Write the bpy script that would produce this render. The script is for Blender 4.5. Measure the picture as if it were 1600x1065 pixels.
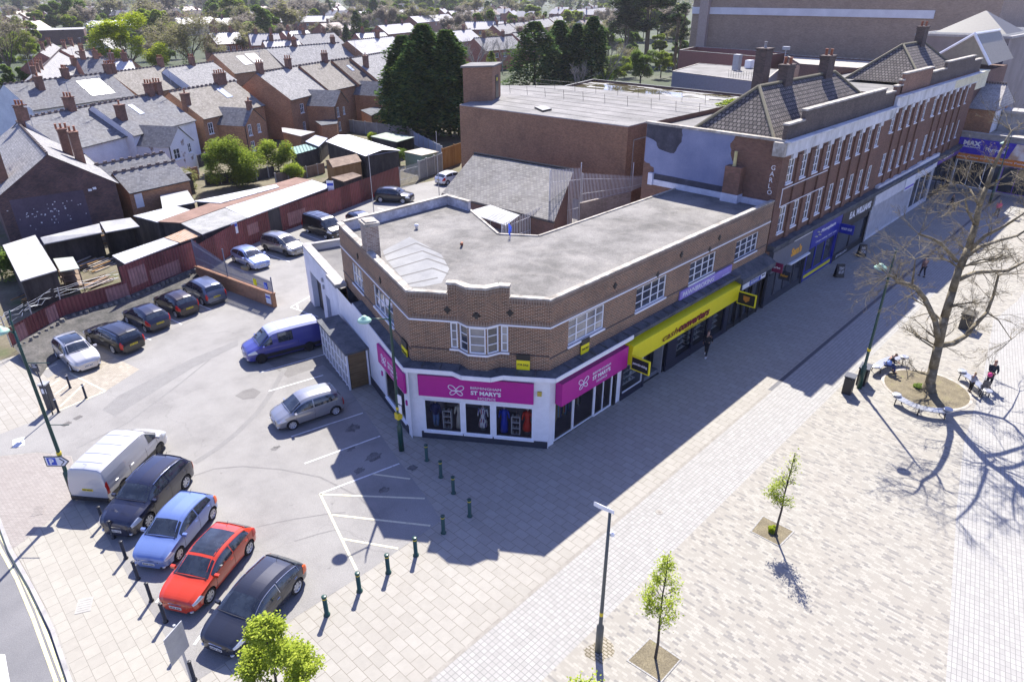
import bpy, bmesh, math, random
from mathutils import Vector, Matrix
for o in list(bpy.data.objects): bpy.data.objects.remove(o)
SC = bpy.context.scene
R = math.radians
# ---------------------------------------------------------------- camera, sky, sun, exposure
# world axes: X runs along the shopping street, Y runs in behind the shop fronts, metres
FOC, PITCH, YAW = 1067.0, math.atan(1067/2097.), R(46.4)
CAM = Vector((-22.3708, -18.7951, 21.0))
cd = bpy.data.cameras.new('camera'); cam = bpy.data.objects.new('camera', cd); SC.collection.objects.link(cam)
cam.location = CAM; cam.rotation_euler = (math.pi/2-PITCH, 0, -YAW)
cd.sensor_width = 36; cd.lens = 36*FOC/1600; cd.clip_start = .5; cd.clip_end = 6000
SC.camera = cam
SUN_AZ, SUN_EL = R(40.2), R(47.2)          # direction towards the sun, azimuth from +X
w = bpy.data.worlds.new('World'); SC.world = w; w.use_nodes = True
nt = w.node_tree; bg = nt.nodes['Background']
sky = nt.nodes.new('ShaderNodeTexSky'); sky.sky_type = 'NISHITA'; sky.sun_disc = False
sky.sun_elevation = SUN_EL; sky.sun_rotation = math.pi/2-SUN_AZ; sky.altitude = 100; sky.air_density = 1.0; sky.dust_density = .6; sky.ozone_density = 2.5
tint = nt.nodes.new('ShaderNodeMixRGB'); tint.blend_type = 'MULTIPLY'; tint.inputs[0].default_value = 1; tint.inputs[2].default_value = (1.02, .93, 1.30, 1)
nt.links.new(sky.outputs[0], tint.inputs[1]); nt.links.new(tint.outputs[0], bg.inputs[0]); bg.inputs[1].default_value = .094
sl = bpy.data.lights.new('sun', 'SUN'); sl.energy = 5; sl.angle = R(.5); sl.color = (1, .955, .88)
so = bpy.data.objects.new('sun', sl); SC.collection.objects.link(so)
sd = Vector((math.cos(SUN_EL)*math.cos(SUN_AZ), math.cos(SUN_EL)*math.sin(SUN_AZ), math.sin(SUN_EL)))
so.rotation_euler = sd.to_track_quat('Z', 'Y').to_euler(); so.location = (0, 0, 60)
SC.view_settings.view_transform = 'Standard'; SC.view_settings.look = 'None'
SC.view_settings.exposure = 1.14; SC.view_settings.gamma = 1
SC.render.engine = 'CYCLES'
SC.render.resolution_x = 1024; SC.render.resolution_y = 681
SC.cycles.max_bounces = 5; SC.cycles.transparent_max_bounces = 12; SC.cycles.diffuse_bounces = 2; SC.cycles.glossy_bounces = 2

# ---------------------------------------------------------------- helpers
_f = cam.rotation_euler.to_matrix()
def ray(x, y): return _f @ Vector((x-800, 532.5-y, -FOC))
def at(x, y, z=0.):
    "world point at height z seen at surveyed photo position"
    d = ray(x, y); return CAM + d*((z-CAM.z)/d.z)
def at2(x, y, z=0.):
    p = at(x, y, z); return (p.x, p.y)
def V(*a): return Vector(a)
MATS = {}
def mat(name, fn):
    if name not in MATS:
        m = bpy.data.materials.new(name); m.use_nodes = True
        fn(m.node_tree, m.node_tree.nodes['Principled BSDF']); MATS[name] = m
    return MATS[name]
def N(nt, t, **k):
    n = nt.nodes.new('ShaderNode'+t)
    for a, b in k.items():
        if a[0] == '_': n.inputs[a[1:].replace('_', ' ')].default_value = b
        else: setattr(n, a, b)
    return n
def c4(c): return (c[0], c[1], c[2], 1)
def mixc(nt, fac, a, b, mode='MIX'):
    n = N(nt, 'MixRGB', blend_type=mode)
    for i, v in enumerate((fac, a, b)):
        if hasattr(v, 'is_output'): nt.links.new(v, n.inputs[i])
        else: n.inputs[i].default_value = v if i == 0 else c4(v)
    return n.outputs[0]
def ramp(nt, src, stops, const=False):
    n = N(nt, 'ValToRGB'); cr = n.color_ramp
    if const: cr.interpolation = 'CONSTANT'
    while len(cr.elements) < len(stops): cr.elements.new(.5)
    for e, (p, c) in zip(cr.elements, stops): e.position = p; e.color = c4(c) if hasattr(c, '__len__') else (c, c, c, 1)
    nt.links.new(src, n.inputs[0]); return n.outputs[0]
def coords(nt, kind='UV', rot=0, scale=(1, 1, 1)):
    t = N(nt, 'TexCoord'); m = N(nt, 'Mapping'); nt.links.new(t.outputs[kind], m.inputs[0])
    m.inputs['Rotation'].default_value = (0, 0, rot); m.inputs['Scale'].default_value = scale
    return m.outputs[0]
def noise(nt, co, scale, detail=4, rough=.6):
    n = N(nt, 'TexNoise', _Scale=scale, _Detail=detail, _Roughness=rough); nt.links.new(co, n.inputs[0]); return n.outputs[0]
def bump(nt, bs, h, st=.3, dist=.02):
    b = N(nt, 'Bump', _Strength=st, _Distance=dist); nt.links.new(h, b.inputs['Height']); nt.links.new(b.outputs[0], bs.inputs['Normal'])
def plain(name, c, rough=.6, metal=0, spec=.5, var=.12, coat=0, nscale=3.):
    def fn(nt, b):
        b.inputs['Roughness'].default_value = rough; b.inputs['Metallic'].default_value = metal
        b.inputs['Specular IOR Level'].default_value = spec; b.inputs['Coat Weight'].default_value = coat
        if coat: b.inputs['Coat Roughness'].default_value = .04
        if var:
            n = noise(nt, coords(nt, 'Object'), nscale)
            col = ramp(nt, n, [(.3, [x*(1-var) for x in c]), (.7, [min(1, x*(1+var)) for x in c])])
            nt.links.new(col, b.inputs['Base Color'])
        else: b.inputs['Base Color'].default_value = c4(c)
    return mat(name, fn)
def bricks(name, c1, c2, mortar, bw=.225, bh=.075, ms=.011, off=.5, stain=.35, stainc=(.03, .025, .022), rough=.85, rot=0, patch=None, bumpy=.4, kind='UV', smooth=.1, freq=2, var3=None, blot=.5):
    "bond of rectangular units; optional dirt, optional third unit colour"
    def fn(nt, b):
        co = coords(nt, kind, rot)
        t = N(nt, 'TexBrick', offset=off, offset_frequency=freq, _Scale=1., _Mortar_Size=ms, _Mortar_Smooth=smooth, _Bias=0., _Brick_Width=bw, _Row_Height=bh)
        t.inputs['Color1'].default_value = (0, 0, 0, 1); t.inputs['Color2'].default_value = (1, 1, 1, 1); t.inputs['Mortar'].default_value = (.5, .5, .5, 1)
        nt.links.new(co, t.inputs[0])
        if var3: col = ramp(nt, t.outputs[0], [(0, var3[0]), (var3[1], c1), (.6, [(x+y)/2 for x, y in zip(c1, c2)]), (.8, c2)], True)
        else: col = ramp(nt, t.outputs[0], [(0, c1), (1, c2)])
        n2 = noise(nt, co, 3., 5, .65)
        col = mixc(nt, blot, col, ramp(nt, n2, [(.25, .62), (.75, 1.35)]), 'MULTIPLY')
        col = mixc(nt, t.outputs['Fac'], col, mortar)
        if stain:
            n1 = noise(nt, coords(nt, kind, rot, (.5, .5, .5)), .8, 6, .7)
            col = mixc(nt, ramp(nt, n1, [(.42, 0.), (.72, stain)]), col, stainc)
        if patch: col = mixc(nt, ramp(nt, noise(nt, co, patch[0], 5, .6), [(patch[1], 0.), (patch[1]+.03, 1.)]), col, patch[2])
        nt.links.new(col, b.inputs['Base Color']); b.inputs['Roughness'].default_value = rough
        b.inputs['Specular IOR Level'].default_value = .3
        if bumpy:
            inv = N(nt, 'Math', operation='SUBTRACT'); inv.inputs[0].default_value = 1; nt.links.new(t.outputs['Fac'], inv.inputs[1])
            bump(nt, b, inv.outputs[0], bumpy, .01)
    return mat(name, fn)
def mottled(name, stops, scale=1., detail=6, rough=.9, fine=30., fineamt=.25, kind='Object', bmp=0, scl=(1, 1, 1)):
    def fn(nt, b):
        co = coords(nt, kind, 0, scl)
        col = ramp(nt, noise(nt, co, scale, detail, .62), stops)
        if fineamt: col = mixc(nt, 1., col, ramp(nt, noise(nt, co, fine, 3, .7), [(.2, 1-fineamt), (.8, 1+fineamt)]), 'MULTIPLY')
        nt.links.new(col, b.inputs['Base Color']); b.inputs['Roughness'].default_value = rough; b.inputs['Specular IOR Level'].default_value = .3
        if bmp: bump(nt, b, noise(nt, co, fine*.5), bmp, .03)
    return mat(name, fn)
def corrugated(name, c1, c2, pitch=.15, rough=.6, rust=None, axis=0, metal=0, strength=.9):
    def fn(nt, b):
        co = coords(nt, 'UV')
        s = N(nt, 'SeparateXYZ'); nt.links.new(co, s.inputs[0])
        m = N(nt, 'Math', operation='MULTIPLY'); nt.links.new(s.outputs[axis], m.inputs[0]); m.inputs[1].default_value = 2*math.pi/pitch
        sn = N(nt, 'Math', operation='SINE'); nt.links.new(m.outputs[0], sn.inputs[0])
        pc = N(nt, 'Math', operation='MULTIPLY'); nt.links.new(s.outputs[axis], pc.inputs[0]); pc.inputs[1].default_value = .6
        fl = N(nt, 'Math', operation='FLOOR'); nt.links.new(pc.outputs[0], fl.inputs[0])
        wn = N(nt, 'TexWhiteNoise', noise_dimensions='1D'); nt.links.new(fl.outputs[0], wn.inputs['W'])
        col = ramp(nt, wn.outputs[0], [(0, c1), (1, c2)])
        col = mixc(nt, .6, col, ramp(nt, noise(nt, co, 1.6, 6, .7), [(.3, .55), (.75, 1.3)]), 'MULTIPLY')
        col = mixc(nt, .35, col, ramp(nt, sn.outputs[0], [(.0, .5), (1, 1.2)]), 'MULTIPLY')
        if rust: col = mixc(nt, ramp(nt, noise(nt, co, 1.1, 6, .7), [(rust[0], 0.), (rust[0]+.12, 1.)]), col, rust[1])
        nt.links.new(col, b.inputs['Base Color']); b.inputs['Roughness'].default_value = rough; b.inputs['Metallic'].default_value = metal
        bump(nt, b, sn.outputs[0], strength, .03)
    return mat(name, fn)

class MB:
    "collects faces (world metres) and links them as one mesh object"
    def __init__(s): s.v = []; s.f = []; s.m = []
    def add(s, vs, fs, mi=0):
        o = len(s.v); s.v += [tuple(p) for p in vs]
        for f in fs: s.f.append(tuple(i+o for i in f)); s.m.append(mi)
        return s
    def poly(s, pts, mi=0): return s.add(pts, [tuple(range(len(pts)))], mi)
    def box(s, x0, x1, y0, y1, z0, z1, mi=0):
        return s.add([(x0,y0,z0),(x1,y0,z0),(x1,y1,z0),(x0,y1,z0),(x0,y0,z1),(x1,y0,z1),(x1,y1,z1),(x0,y1,z1)],
                     [(0,3,2,1),(4,5,6,7),(0,1,5,4),(1,2,6,5),(2,3,7,6),(3,0,4,7)], mi)
    def hexa(s, b, t, mi=0):
        n = len(b)
        return s.add(list(b)+list(t), [tuple(range(n))[::-1], tuple(range(n, 2*n))]+[(i, (i+1) % n, n+(i+1) % n, n+i) for i in range(n)], mi)
    def prism(s, poly, z0, z1, mi=0, mtop=None):
        n = len(poly); b = [(p[0], p[1], z0) for p in poly]; t = [(p[0], p[1], z1) for p in poly]
        s.add(b+t, [tuple(range(n))[::-1]]+[(i, (i+1) % n, n+(i+1) % n, n+i) for i in range(n)], mi)
        o = len(s.v)-n; s.f.append(tuple(range(o, o+n))); s.m.append(mi if mtop is None else mtop); return s
    def obox(s, c, ux, sx, sy, z0, z1, mi=0):
        "box centred on c=(x,y), long axis direction ux, sizes sx, sy"
        u = Vector(ux).normalized(); v = Vector((-u.y, u.x)); c = Vector(c[:2])
        q = [c-u*sx/2-v*sy/2, c+u*sx/2-v*sy/2, c+u*sx/2+v*sy/2, c-u*sx/2+v*sy/2]
        return s.prism([(a.x, a.y) for a in q], z0, z1, mi)
    def tube(s, p, q, r0, r1=None, n=8, mi=0, cap=True):
        p, q = Vector(p), Vector(q); r1 = r0 if r1 is None else r1
        d = (q-p).normalized() if (q-p).length > 1e-6 else Vector((0, 0, 1))
        a = d.orthogonal().normalized(); b = d.cross(a)
        vs = [c+(a*math.cos(t)+b*math.sin(t))*r for c, r in ((p, r0), (q, r1)) for t in [2*math.pi*i/n for i in range(n)]]
        fs = [(i, (i+1) % n, n+(i+1) % n, n+i) for i in range(n)]
        if cap: fs += [tuple(range(n))[::-1], tuple(range(n, 2*n))]
        return s.add(vs, fs, mi)
    def path(s, pts, r0, r1=None, n=6, mi=0):
        r1 = r0 if r1 is None else r1; k = len(pts)-1
        for i in range(k): s.tube(pts[i], pts[i+1], r0+(r1-r0)*i/k, r0+(r1-r0)*(i+1)/k, n, mi)
        return s
    def lathe(s, c, prof, n=16, mi=0):
        "profile [(r,z)] about the vertical through c"
        vs = [(c[0]+r*math.cos(2*math.pi*i/n), c[1]+r*math.sin(2*math.pi*i/n), c[2]+z) for r, z in prof for i in range(n)]
        fs = [(k*n+i, k*n+(i+1) % n, (k+1)*n+(i+1) % n, (k+1)*n+i) for k in range(len(prof)-1) for i in range(n)]
        fs += [tuple(range(n))[::-1], tuple(range((len(prof)-1)*n, len(prof)*n))]
        return s.add(vs, fs, mi)
    def build(s, name, m, parent=None, smooth=False, local=False, uv=True):
        me = bpy.data.meshes.new(name)
        off = Vector((0, 0, 0)) if local else wloc(parent)
        me.from_pydata([Vector(p)-off for p in s.v], [], s.f)
        for x in (m if isinstance(m, (list, tuple)) else [m]): me.materials.append(x)
        for p, i in zip(me.polygons, s.m): p.material_index = i; p.use_smooth = smooth
        me.update()
        if uv:
            l = me.uv_layers.new(name='UVMap').data; vv = s.v
            for p in me.polygons:
                n = p.normal
                if abs(n.z) > .97: t = Vector((1, 0, 0)); b = Vector((0, 1, 0))
                else:
                    t = Vector((-n.y, n.x, 0)).normalized(); b = n.cross(t)
                for li, vi in zip(p.loop_indices, p.vertices):
                    q = Vector(vv[vi]); l[li].uv = (q.dot(t), q.dot(b))
        o = bpy.data.objects.new(name, me); SC.collection.objects.link(o)
        if parent: o.parent = parent
        return o
def wloc(o):
    v = Vector((0, 0, 0))
    while o: v = v + o.location; o = o.parent
    return v
def tag(o, label=None, cat=None, group=None, kind=None):
    if label: o['label'] = label
    if cat: o['category'] = cat
    if group: o['group'] = group
    if kind: o['kind'] = kind
    return o
def thing(name, loc, label, cat, group=None, rz=0):
    o = bpy.data.objects.new(name, None); SC.collection.objects.link(o); o.empty_display_size = .3
    o.location = loc; o.rotation_euler = (0, 0, rz); return tag(o, label, cat, group)
def setting(name, mb, m): return tag(mb.build(name, m), kind='structure')
def copy_tree(o, parent=None):
    c = o.copy(); SC.collection.objects.link(c)
    c.parent = parent
    for ch in o.children: copy_tree(ch, c)
    return c
class Fc:
    "vertical facade plane from p0 to p1; outward is to the right of travel"
    def __init__(s, p0, p1):
        s.p = Vector(p0[:2]); s.e = (Vector(p1[:2])-s.p); s.L = s.e.length; s.e.normalize(); s.n = Vector((s.e.y, -s.e.x))
    def pt(s, a, o, z): q = s.p+s.e*a+s.n*o; return Vector((q.x, q.y, z))
    def off(s, o): q = s.p+s.n*o; return Fc(q, q+s.e*s.L)
    def hit(s, x, y, o=0):
        d = ray(x, y); q0 = s.p+s.n*o; t = s.n.dot(q0-CAM.xy)/s.n.dot(d.xy); q = CAM+d*t
        return (q.xy-q0).dot(s.e), q.z
    def box(s, mb, a0, a1, o0, o1, z0, z1, mi=0):
        b = [s.pt(a, o, z0) for a, o in ((a0, o0), (a0, o1), (a1, o1), (a1, o0))]; t = [Vector((q.x, q.y, z1)) for q in b]
        return mb.hexa(b, t, mi)
    def wall(s, mb, a0, a1, z0, z1, holes=(), depth=.12, mi=0, ztop=None):
        "outer skin with real openings and reveals; holes=(a0,a1,z0,z1)"
        A = sorted({a0, a1}|{h[0] for h in holes}|{h[1] for h in holes}); Z = sorted({z0, z1}|{h[2] for h in holes}|{h[3] for h in holes})
        for i in range(len(A)-1):
            for j in range(len(Z)-1):
                ca, cz = (A[i]+A[i+1])/2, (Z[j]+Z[j+1])/2
                if any(h[0] < ca < h[1] and h[2] < cz < h[3] for h in holes): continue
                mb.poly([s.pt(A[i], 0, Z[j]), s.pt(A[i+1], 0, Z[j]), s.pt(A[i+1], 0, Z[j+1]), s.pt(A[i], 0, Z[j+1])], mi)
        for h in holes:
            q = [(h[0], h[2]), (h[1], h[2]), (h[1], h[3]), (h[0], h[3])]
            for k in range(4):
                (a, b), (c, d) = q[k], q[(k+1) % 4]
                mb.poly([s.pt(a, 0, b), s.pt(c, 0, d), s.pt(c, -depth, d), s.pt(a, -depth, b)], mi)
def window(F, parent, a0, a1, z0, z1, cols=2, rows=3, fm=None, gm=None, o=-.08, fw=.07, mw=.04, sill=True, name='window', widths=None, glass='pane'):
    mb = MB(); t = .05
    for q in ((a0, a0+fw, z0, z1), (a1-fw, a1, z0, z1), (a0+fw, a1-fw, z0, z0+fw), (a0+fw, a1-fw, z1-fw, z1)): F.box(mb, q[0], q[1], o-t, o+.03, q[2], q[3])
    xs = widths or [k/cols for k in range(1, cols)]
    for k in xs: x = a0+(a1-a0)*k; F.box(mb, x-mw/2-.01, x+mw/2+.01, o-t, o+.02, z0+fw, z1-fw)
    for k in range(1, rows): z = z0+(z1-z0)*k/rows; F.box(mb, a0+fw, a1-fw, o-t, o+.01, z-mw/2, z+mw/2)
    if sill: F.box(mb, a0-.06, a1+.06, o-.02, .09, z0-.09, z0-.003)
    wd = mb.build(name, fm, parent)
    g = MB(); g.poly([F.pt(a0+.02, o-.02, z0+.02), F.pt(a1-.02, o-.02, z0+.02), F.pt(a1-.02, o-.02, z1-.02), F.pt(a0+.02, o-.02, z1-.02)])
    g.build(glass, gm, wd); return wd
_fc = {}
def text(F, parent, s, a0, a1, z0, z1, m, o=.02, bold=0, shear=0, name='lettering', rise=0, depth=.012):
    "word(s) as solid letters fitted to the rectangle a0..a1, z0..z1 of facade F"
    cu = bpy.data.curves.new('t', 'FONT'); cu.body = s; cu.align_x = 'LEFT'; cu.shear = shear; cu.offset = bold; cu.extrude = .02; cu.resolution_u = 2; cu.space_line = .9
    ob = bpy.data.objects.new('t', cu); SC.collection.objects.link(ob)
    dg = bpy.context.evaluated_depsgraph_get(); dg.update(); me = bpy.data.meshes.new_from_object(ob.evaluated_get(dg))
    bpy.data.objects.remove(ob); bpy.data.curves.remove(cu)
    xs = [v.co.x for v in me.vertices]; ys = [v.co.y for v in me.vertices]; x0, x1, y0, y1 = min(xs), max(xs), min(ys), max(ys)
    off = wloc(parent)
    for v in me.vertices:
        u = (v.co.x-x0)/(x1-x0); ww = (v.co.y-y0)/(y1-y0)
        v.co = F.pt(a0+(a1-a0)*u, o+(depth if v.co.z > 0 else 0), z0+(z1-z0)*ww+rise*u)-off
    me.materials.clear(); me.materials.append(m); me.name = name
    r = bpy.data.objects.new(name, me); SC.collection.objects.link(r)
    if parent: r.parent = parent
    return r

# ---------------------------------------------------------------- common materials
WHITE = plain('white_paint', (.78, .78, .80), .45, var=.06)
UPVC = plain('white_upvc', (.82, .83, .85), .3, var=.03)
BLACK = plain('black_trim', (.015, .015, .018), .45, var=.1)
DGREY = plain('dark_grey_paint', (.035, .04, .055), .5, var=.15)
LGREY = plain('light_grey_metal', (.35, .36, .38), .45, .3)
GALV = plain('galvanised_steel', (.42, .44, .47), .4, .5)
GREEN = plain('dark_green_paint', (.012, .055, .042), .35, var=.1)
LAMPG = plain('pale_green_lamp_hood', (.35, .55, .42), .4, var=.05)
YELLOW = plain('yellow_paint', (.80, .70, .01), .5, var=.04)
MAGENTA = plain('magenta_sign_panel', (.44, .008, .24), .45, var=.05)
def _gl(nt, b):
    b.inputs['Base Color'].default_value = (.03, .035, .045, 1); b.inputs['Roughness'].default_value = .04; b.inputs['Specular IOR Level'].default_value = .9
    n = noise(nt, coords(nt, 'Object'), .35, 2); nt.links.new(ramp(nt, n, [(.3, (.012, .014, .02)), (.7, (.07, .08, .10))]), b.inputs['Base Color'])
GLASS = mat('dark_window_glass', _gl)
def _gl2(nt, b):
    n = noise(nt, coords(nt, 'Object'), .5, 3); nt.links.new(ramp(nt, n, [(.35, (.10, .10, .12)), (.65, (.42, .40, .36))]), b.inputs['Base Color'])
    b.inputs['Roughness'].default_value = .08
CURTAIN = mat('curtained_window_glass', _gl2)
def _gl3(nt, b):
    tr = N(nt, 'BsdfTransparent'); tr.inputs[0].default_value = (.86, .88, .9, 1); g = N(nt, 'BsdfGlossy'); g.inputs['Roughness'].default_value = .02
    fr = N(nt, 'Fresnel', _IOR=1.5); mx = N(nt, 'MixShader'); nt.links.new(fr.outputs[0], mx.inputs[0]); nt.links.new(tr.outputs[0], mx.inputs[1]); nt.links.new(g.outputs[0], mx.inputs[2])
    nt.links.new(mx.outputs[0], nt.nodes['Material Output'].inputs[0])
SHOPGLASS = mat('clear_shop_glass', _gl3)
BRK = bricks('brown_red_brick', (.085, .032, .013), (.25, .102, .042), (.42, .33, .24), ms=.015, stain=.35)
BRK_D = bricks('dark_red_brick', (.085, .035, .028), (.17, .07, .05), (.22, .17, .15), ms=.012, stain=.35)
BRK_B = bricks('plum_brown_brick', (.22, .105, .055), (.35, .18, .10), (.32, .24, .17), ms=.010, stain=.3)
BRK_O = bricks('orange_terrace_brick', (.27, .11, .045), (.46, .20, .085), (.42, .32, .24), ms=.010, stain=.35)
BRK_S = bricks('sooty_purple_brick', (.06, .035, .035), (.15, .075, .06), (.16, .12, .12), ms=.012, stain=.7, stainc=(.02, .018, .022))
CHIM = bricks('chimney_brick', (.20, .09, .055), (.32, .15, .10), (.2, .15, .12), stain=.6)
SLATE = bricks('grey_slate', (.12, .12, .13), (.21, .21, .22), (.10, .10, .105), bw=.3, bh=.22, ms=.012, stain=.4, stainc=(.20, .185, .16), bumpy=.6)
SLATE_L = bricks('pale_slate', (.20, .195, .195), (.34, .33, .32), (.12, .12, .12), bw=.3, bh=.22, ms=.010, stain=.3, stainc=(.16, .155, .15), bumpy=.5)
SLATE_M = bricks('mossy_brown_slate', (.19, .17, .145), (.31, .285, .25), (.11, .10, .09), bw=.3, bh=.22, ms=.011, stain=.55, stainc=(.13, .115, .085), bumpy=.5)
TILE_B = bricks('brown_concrete_tile', (.14, .115, .10), (.26, .22, .185), (.045, .04, .038), bw=.3, bh=.33, ms=.045, stain=.3, bumpy=.9)
RIDGE = plain('ridge_tile', (.13, .10, .09), .8)
TERRA = plain('terracotta_pot', (.30, .115, .06), .8)
RENDER = mottled('white_render', [(.3, (.62, .62, .65)), (.7, (.80, .80, .82))], .7, fine=6, fineamt=.08)
FELT = mottled('grey_roof_felt', [(.3, (.12, .115, .11)), (.7, (.23, .22, .205))], .5, fine=9, fineamt=.2)
COPING = mottled('pale_coping_stone', [(.3, (.20, .18, .15)), (.55, (.42, .385, .33)), (.72, (.58, .545, .48))], 1.9, fine=12, fineamt=.25)
LEAD = mottled('lead_grey_felt', [(.3, (.05, .055, .065)), (.7, (.14, .145, .155))], 1.2, fine=8, fineamt=.3)
TIMBER = mottled('weathered_timber', [(.3, (.14, .10, .075)), (.7, (.27, .20, .15))], 2., fine=14, scl=(1, 1, .15))
TIMBER_O = mottled('orange_timber', [(.3, (.26, .14, .05)), (.7, (.40, .24, .10))], 2., fine=14, scl=(1, 1, .15))
CONC = mottled('grey_concrete', [(.3, (.26, .25, .24)), (.7, (.44, .42, .40))], 1.5, fine=15, fineamt=.15)
WSHEET = corrugated('white_sheet_roof', (.42, .42, .42), (.58, .58, .575), .3, .5, strength=.35)
RUST = corrugated('rusty_sheet_roof', (.36, .24, .15), (.46, .40, .33), .2, .7, rust=(.5, (.30, .12, .04)), strength=.5)
BROWNROOF = mottled('brown_felt_roof', [(.3, (.17, .10, .075)), (.7, (.27, .17, .13))], .8, fine=10)
FENCE_R = corrugated('red_brown_corrugated_steel', (.15, .032, .034), (.27, .07, .068), .28, .5)
EMI = None

# ================================================================ GROUND
def sheet(name, pts, z, m, zf=None):
    mb = MB(); mb.poly([(p[0], p[1], z) for p in pts]); return setting(name, mb, m)
def px(pts, z=0.): return [at2(x, y, z) for x, y in pts]
FARG = mottled('far_ground', [(.3, (.022, .040, .010)), (.55, (.04, .055, .02)), (.75, (.10, .09, .07))], .03, fine=.6, fineamt=.4)
def _asph(nt, b):
    co = coords(nt, 'Object'); col = ramp(nt, noise(nt, co, .3, 7, .68), [(.28, (.19, .182, .172)), (.5, (.25, .24, .225)), (.72, (.29, .28, .262))])
    col = mixc(nt, 1., col, ramp(nt, noise(nt, co, 26., 3, .75), [(.2, .68), (.8, 1.32)]), 'MULTIPLY')
    v = N(nt, 'TexVoronoi', feature='DISTANCE_TO_EDGE', _Scale=.13); w_ = N(nt, 'VectorMath', operation='MULTIPLY_ADD')
    nc = N(nt, 'TexNoise', _Scale=.6, _Detail=6.); nt.links.new(co, nc.inputs[0]); nt.links.new(nc.outputs['Color'], w_.inputs[0]); w_.inputs[1].default_value = (2.2, 2.2, 0); nt.links.new(co, w_.inputs[2]); nt.links.new(w_.outputs[0], v.inputs[0])
    col = mixc(nt, ramp(nt, v.outputs[0], [(.001, .28), (.004, 0.)]), col, (.11, .105, .10))
    col = mixc(nt, ramp(nt, noise(nt, co, 1.7, 3, .5), [(.70, 0.), (.76, .45)]), col, (.12, .115, .11))
    nt.links.new(col, b.inputs['Base Color']); b.inputs['Roughness'].default_value = .9; b.inputs['Specular IOR Level'].default_value = .3; bump(nt, b, noise(nt, co, 14.), .3, .03)
ASPH = mat('pale_worn_asphalt', _asph)
ROADM = mottled('road_asphalt', [(.3, (.15, .148, .15)), (.7, (.20, .196, .195))], .5, fine=25, fineamt=.3, bmp=.25)
SLAB = bricks('buff_paving_slabs', (.30, .282, .243), (.335, .316, .275), (.17, .15, .12), bw=.62, bh=.45, ms=.010, rot=R(90), stain=.2, stainc=(.23, .20, .165), bumpy=.2, blot=.2)
SETT = bricks('white_granite_setts', (.305, .295, .27), (.36, .347, .32), (.18, .175, .165), bw=.2, bh=.2, ms=.011, off=0, blot=.2, stain=.15, stainc=(.27, .26, .24), bumpy=.25)
PLAZA = bricks('mottled_plaza_blocks', (.285, .268, .228), (.345, .328, .28), (.27, .245, .21), bw=.24, bh=.11, ms=.006, rot=R(90), stain=.2, stainc=(.29, .25, .20), var3=((.21, .20, .18), .15), bumpy=.1, blot=.15)
REDPAV = bricks('pinkish_brick_paving', (.27, .24, .215), (.32, .29, .26), (.18, .165, .15), bw=.2, bh=.1, ms=.008, rot=R(45), blot=.2, stain=.25, stainc=(.2, .17, .15), bumpy=.15)
SOIL = mottled('pebbly_soil', [(.3, (.12, .10, .065)), (.6, (.19, .16, .10)), (.75, (.17, .17, .06))], 1.5, fine=20, fineamt=.5, bmp=.5)
sheet('ground', [(-4000, -4000), (5000, -4000), (5000, 5000), (-4000, 5000)], -.16, FARG)
kerb = [(-90, 700), (-40, 750), (0, 808), (19, 857), (52, 914), (85, 981), (114, 1065), (150, 1200)]
K = px(kerb)
pv = MB(); pv.prism(K+[(-20, -60), (330, -60), (330, 12), (60, 60), (-20, 45), (-40, 40)], -.3, 0)
setting('pavement', pv, SLAB)
kb = MB()
for a, b in zip(K[:-1], K[1:]):
    d = (Vector(b)-Vector(a)).normalized(); n = Vector((d.y, -d.x))
    q = [Vector(a), Vector(b), Vector(b)+n*.14, Vector(a)+n*.14]
    kb.prism([(p.x, p.y) for p in q], -.3, .004)
setting('kerb', kb, CONC)
rd = MB(); rd.poly([(p[0], p[1], -.12) for p in K]+[(-60, -60, -.12), (-120, -20, -.12), (-120, 60, -.12), (-40, 60, -.12)][::1]); setting('road', rd, ROADM)
cpk = [(300, 1068), (284, 1038), (243, 966), (201, 901), (168, 839), (134, 790), (112, 712), (60, 706), (0, 712), (-60, 718), (-60, 690), (0, 678), (60, 655), (80, 625), (75, 590), (20, 545), (101, 493), (198, 463), (314, 414), (440, 359), (523, 330), (625, 290)]
CP = px(cpk)+[(38, 51), (38, 22), (24, 11), (24, 7), (3, 22)]+px([(506, 555), (547, 609), (615, 708), (676, 790), (689, 813), (581, 888), (467, 960)])
sheet('car_park', CP, .004, ASPH)
sheet('brick_paving', px([(-60, 720), (0, 713), (60, 707), (111, 713), (128, 785), (100, 795), (23, 855), (19, 855), (0, 806), (-38, 750)]), .004, REDPAV)
sheet('service_yard', [(24, 7), (60, 7), (60, 24), (38, 24)], .008, CONC)
sheet('hatched_bay_paving', px([(150, 545), (218, 577), (165, 611), (91, 642), (60, 655), (60, 600)]), .008, bricks('buff_bay_blocks', (.33, .29, .23), (.42, .38, .31), (.25, .22, .18), bw=.2, bh=.1, stain=.2))
sheet('sett_band', [(-30, -5.98), (300, -5.6), (300, -8.4), (-30, -8.8)], .004, SETT)
sheet('drain_strip', [(-30, -5.86), (13.4, -5.86), (13.4, -6.02), (-30, -6.02)], .008, mottled('grey_drain', [(.3, (.22, .2, .17)), (.7, (.32, .3, .26))], 3))
sheet('shaded_drain_strip', [(13.4, -5.75), (120, -5.6), (120, -5.8), (13.4, -5.98)], .008, plain('drain_shade_tone', (.05, .05, .06)))  # same drain further on, its shade put into a darker colour
RB = px([(1474, 1120), (1495, 790), (1506, 690), (1534, 600), (1552, 500), (1590, 470)])
sheet('plaza', [(-30, -8.82), (300, -8.42), (300, -60), (-30, -60)], .004, PLAZA)
bd = Vector(RB[1])-Vector(RB[0]); ang = math.atan2(bd.y, bd.x)
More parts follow.
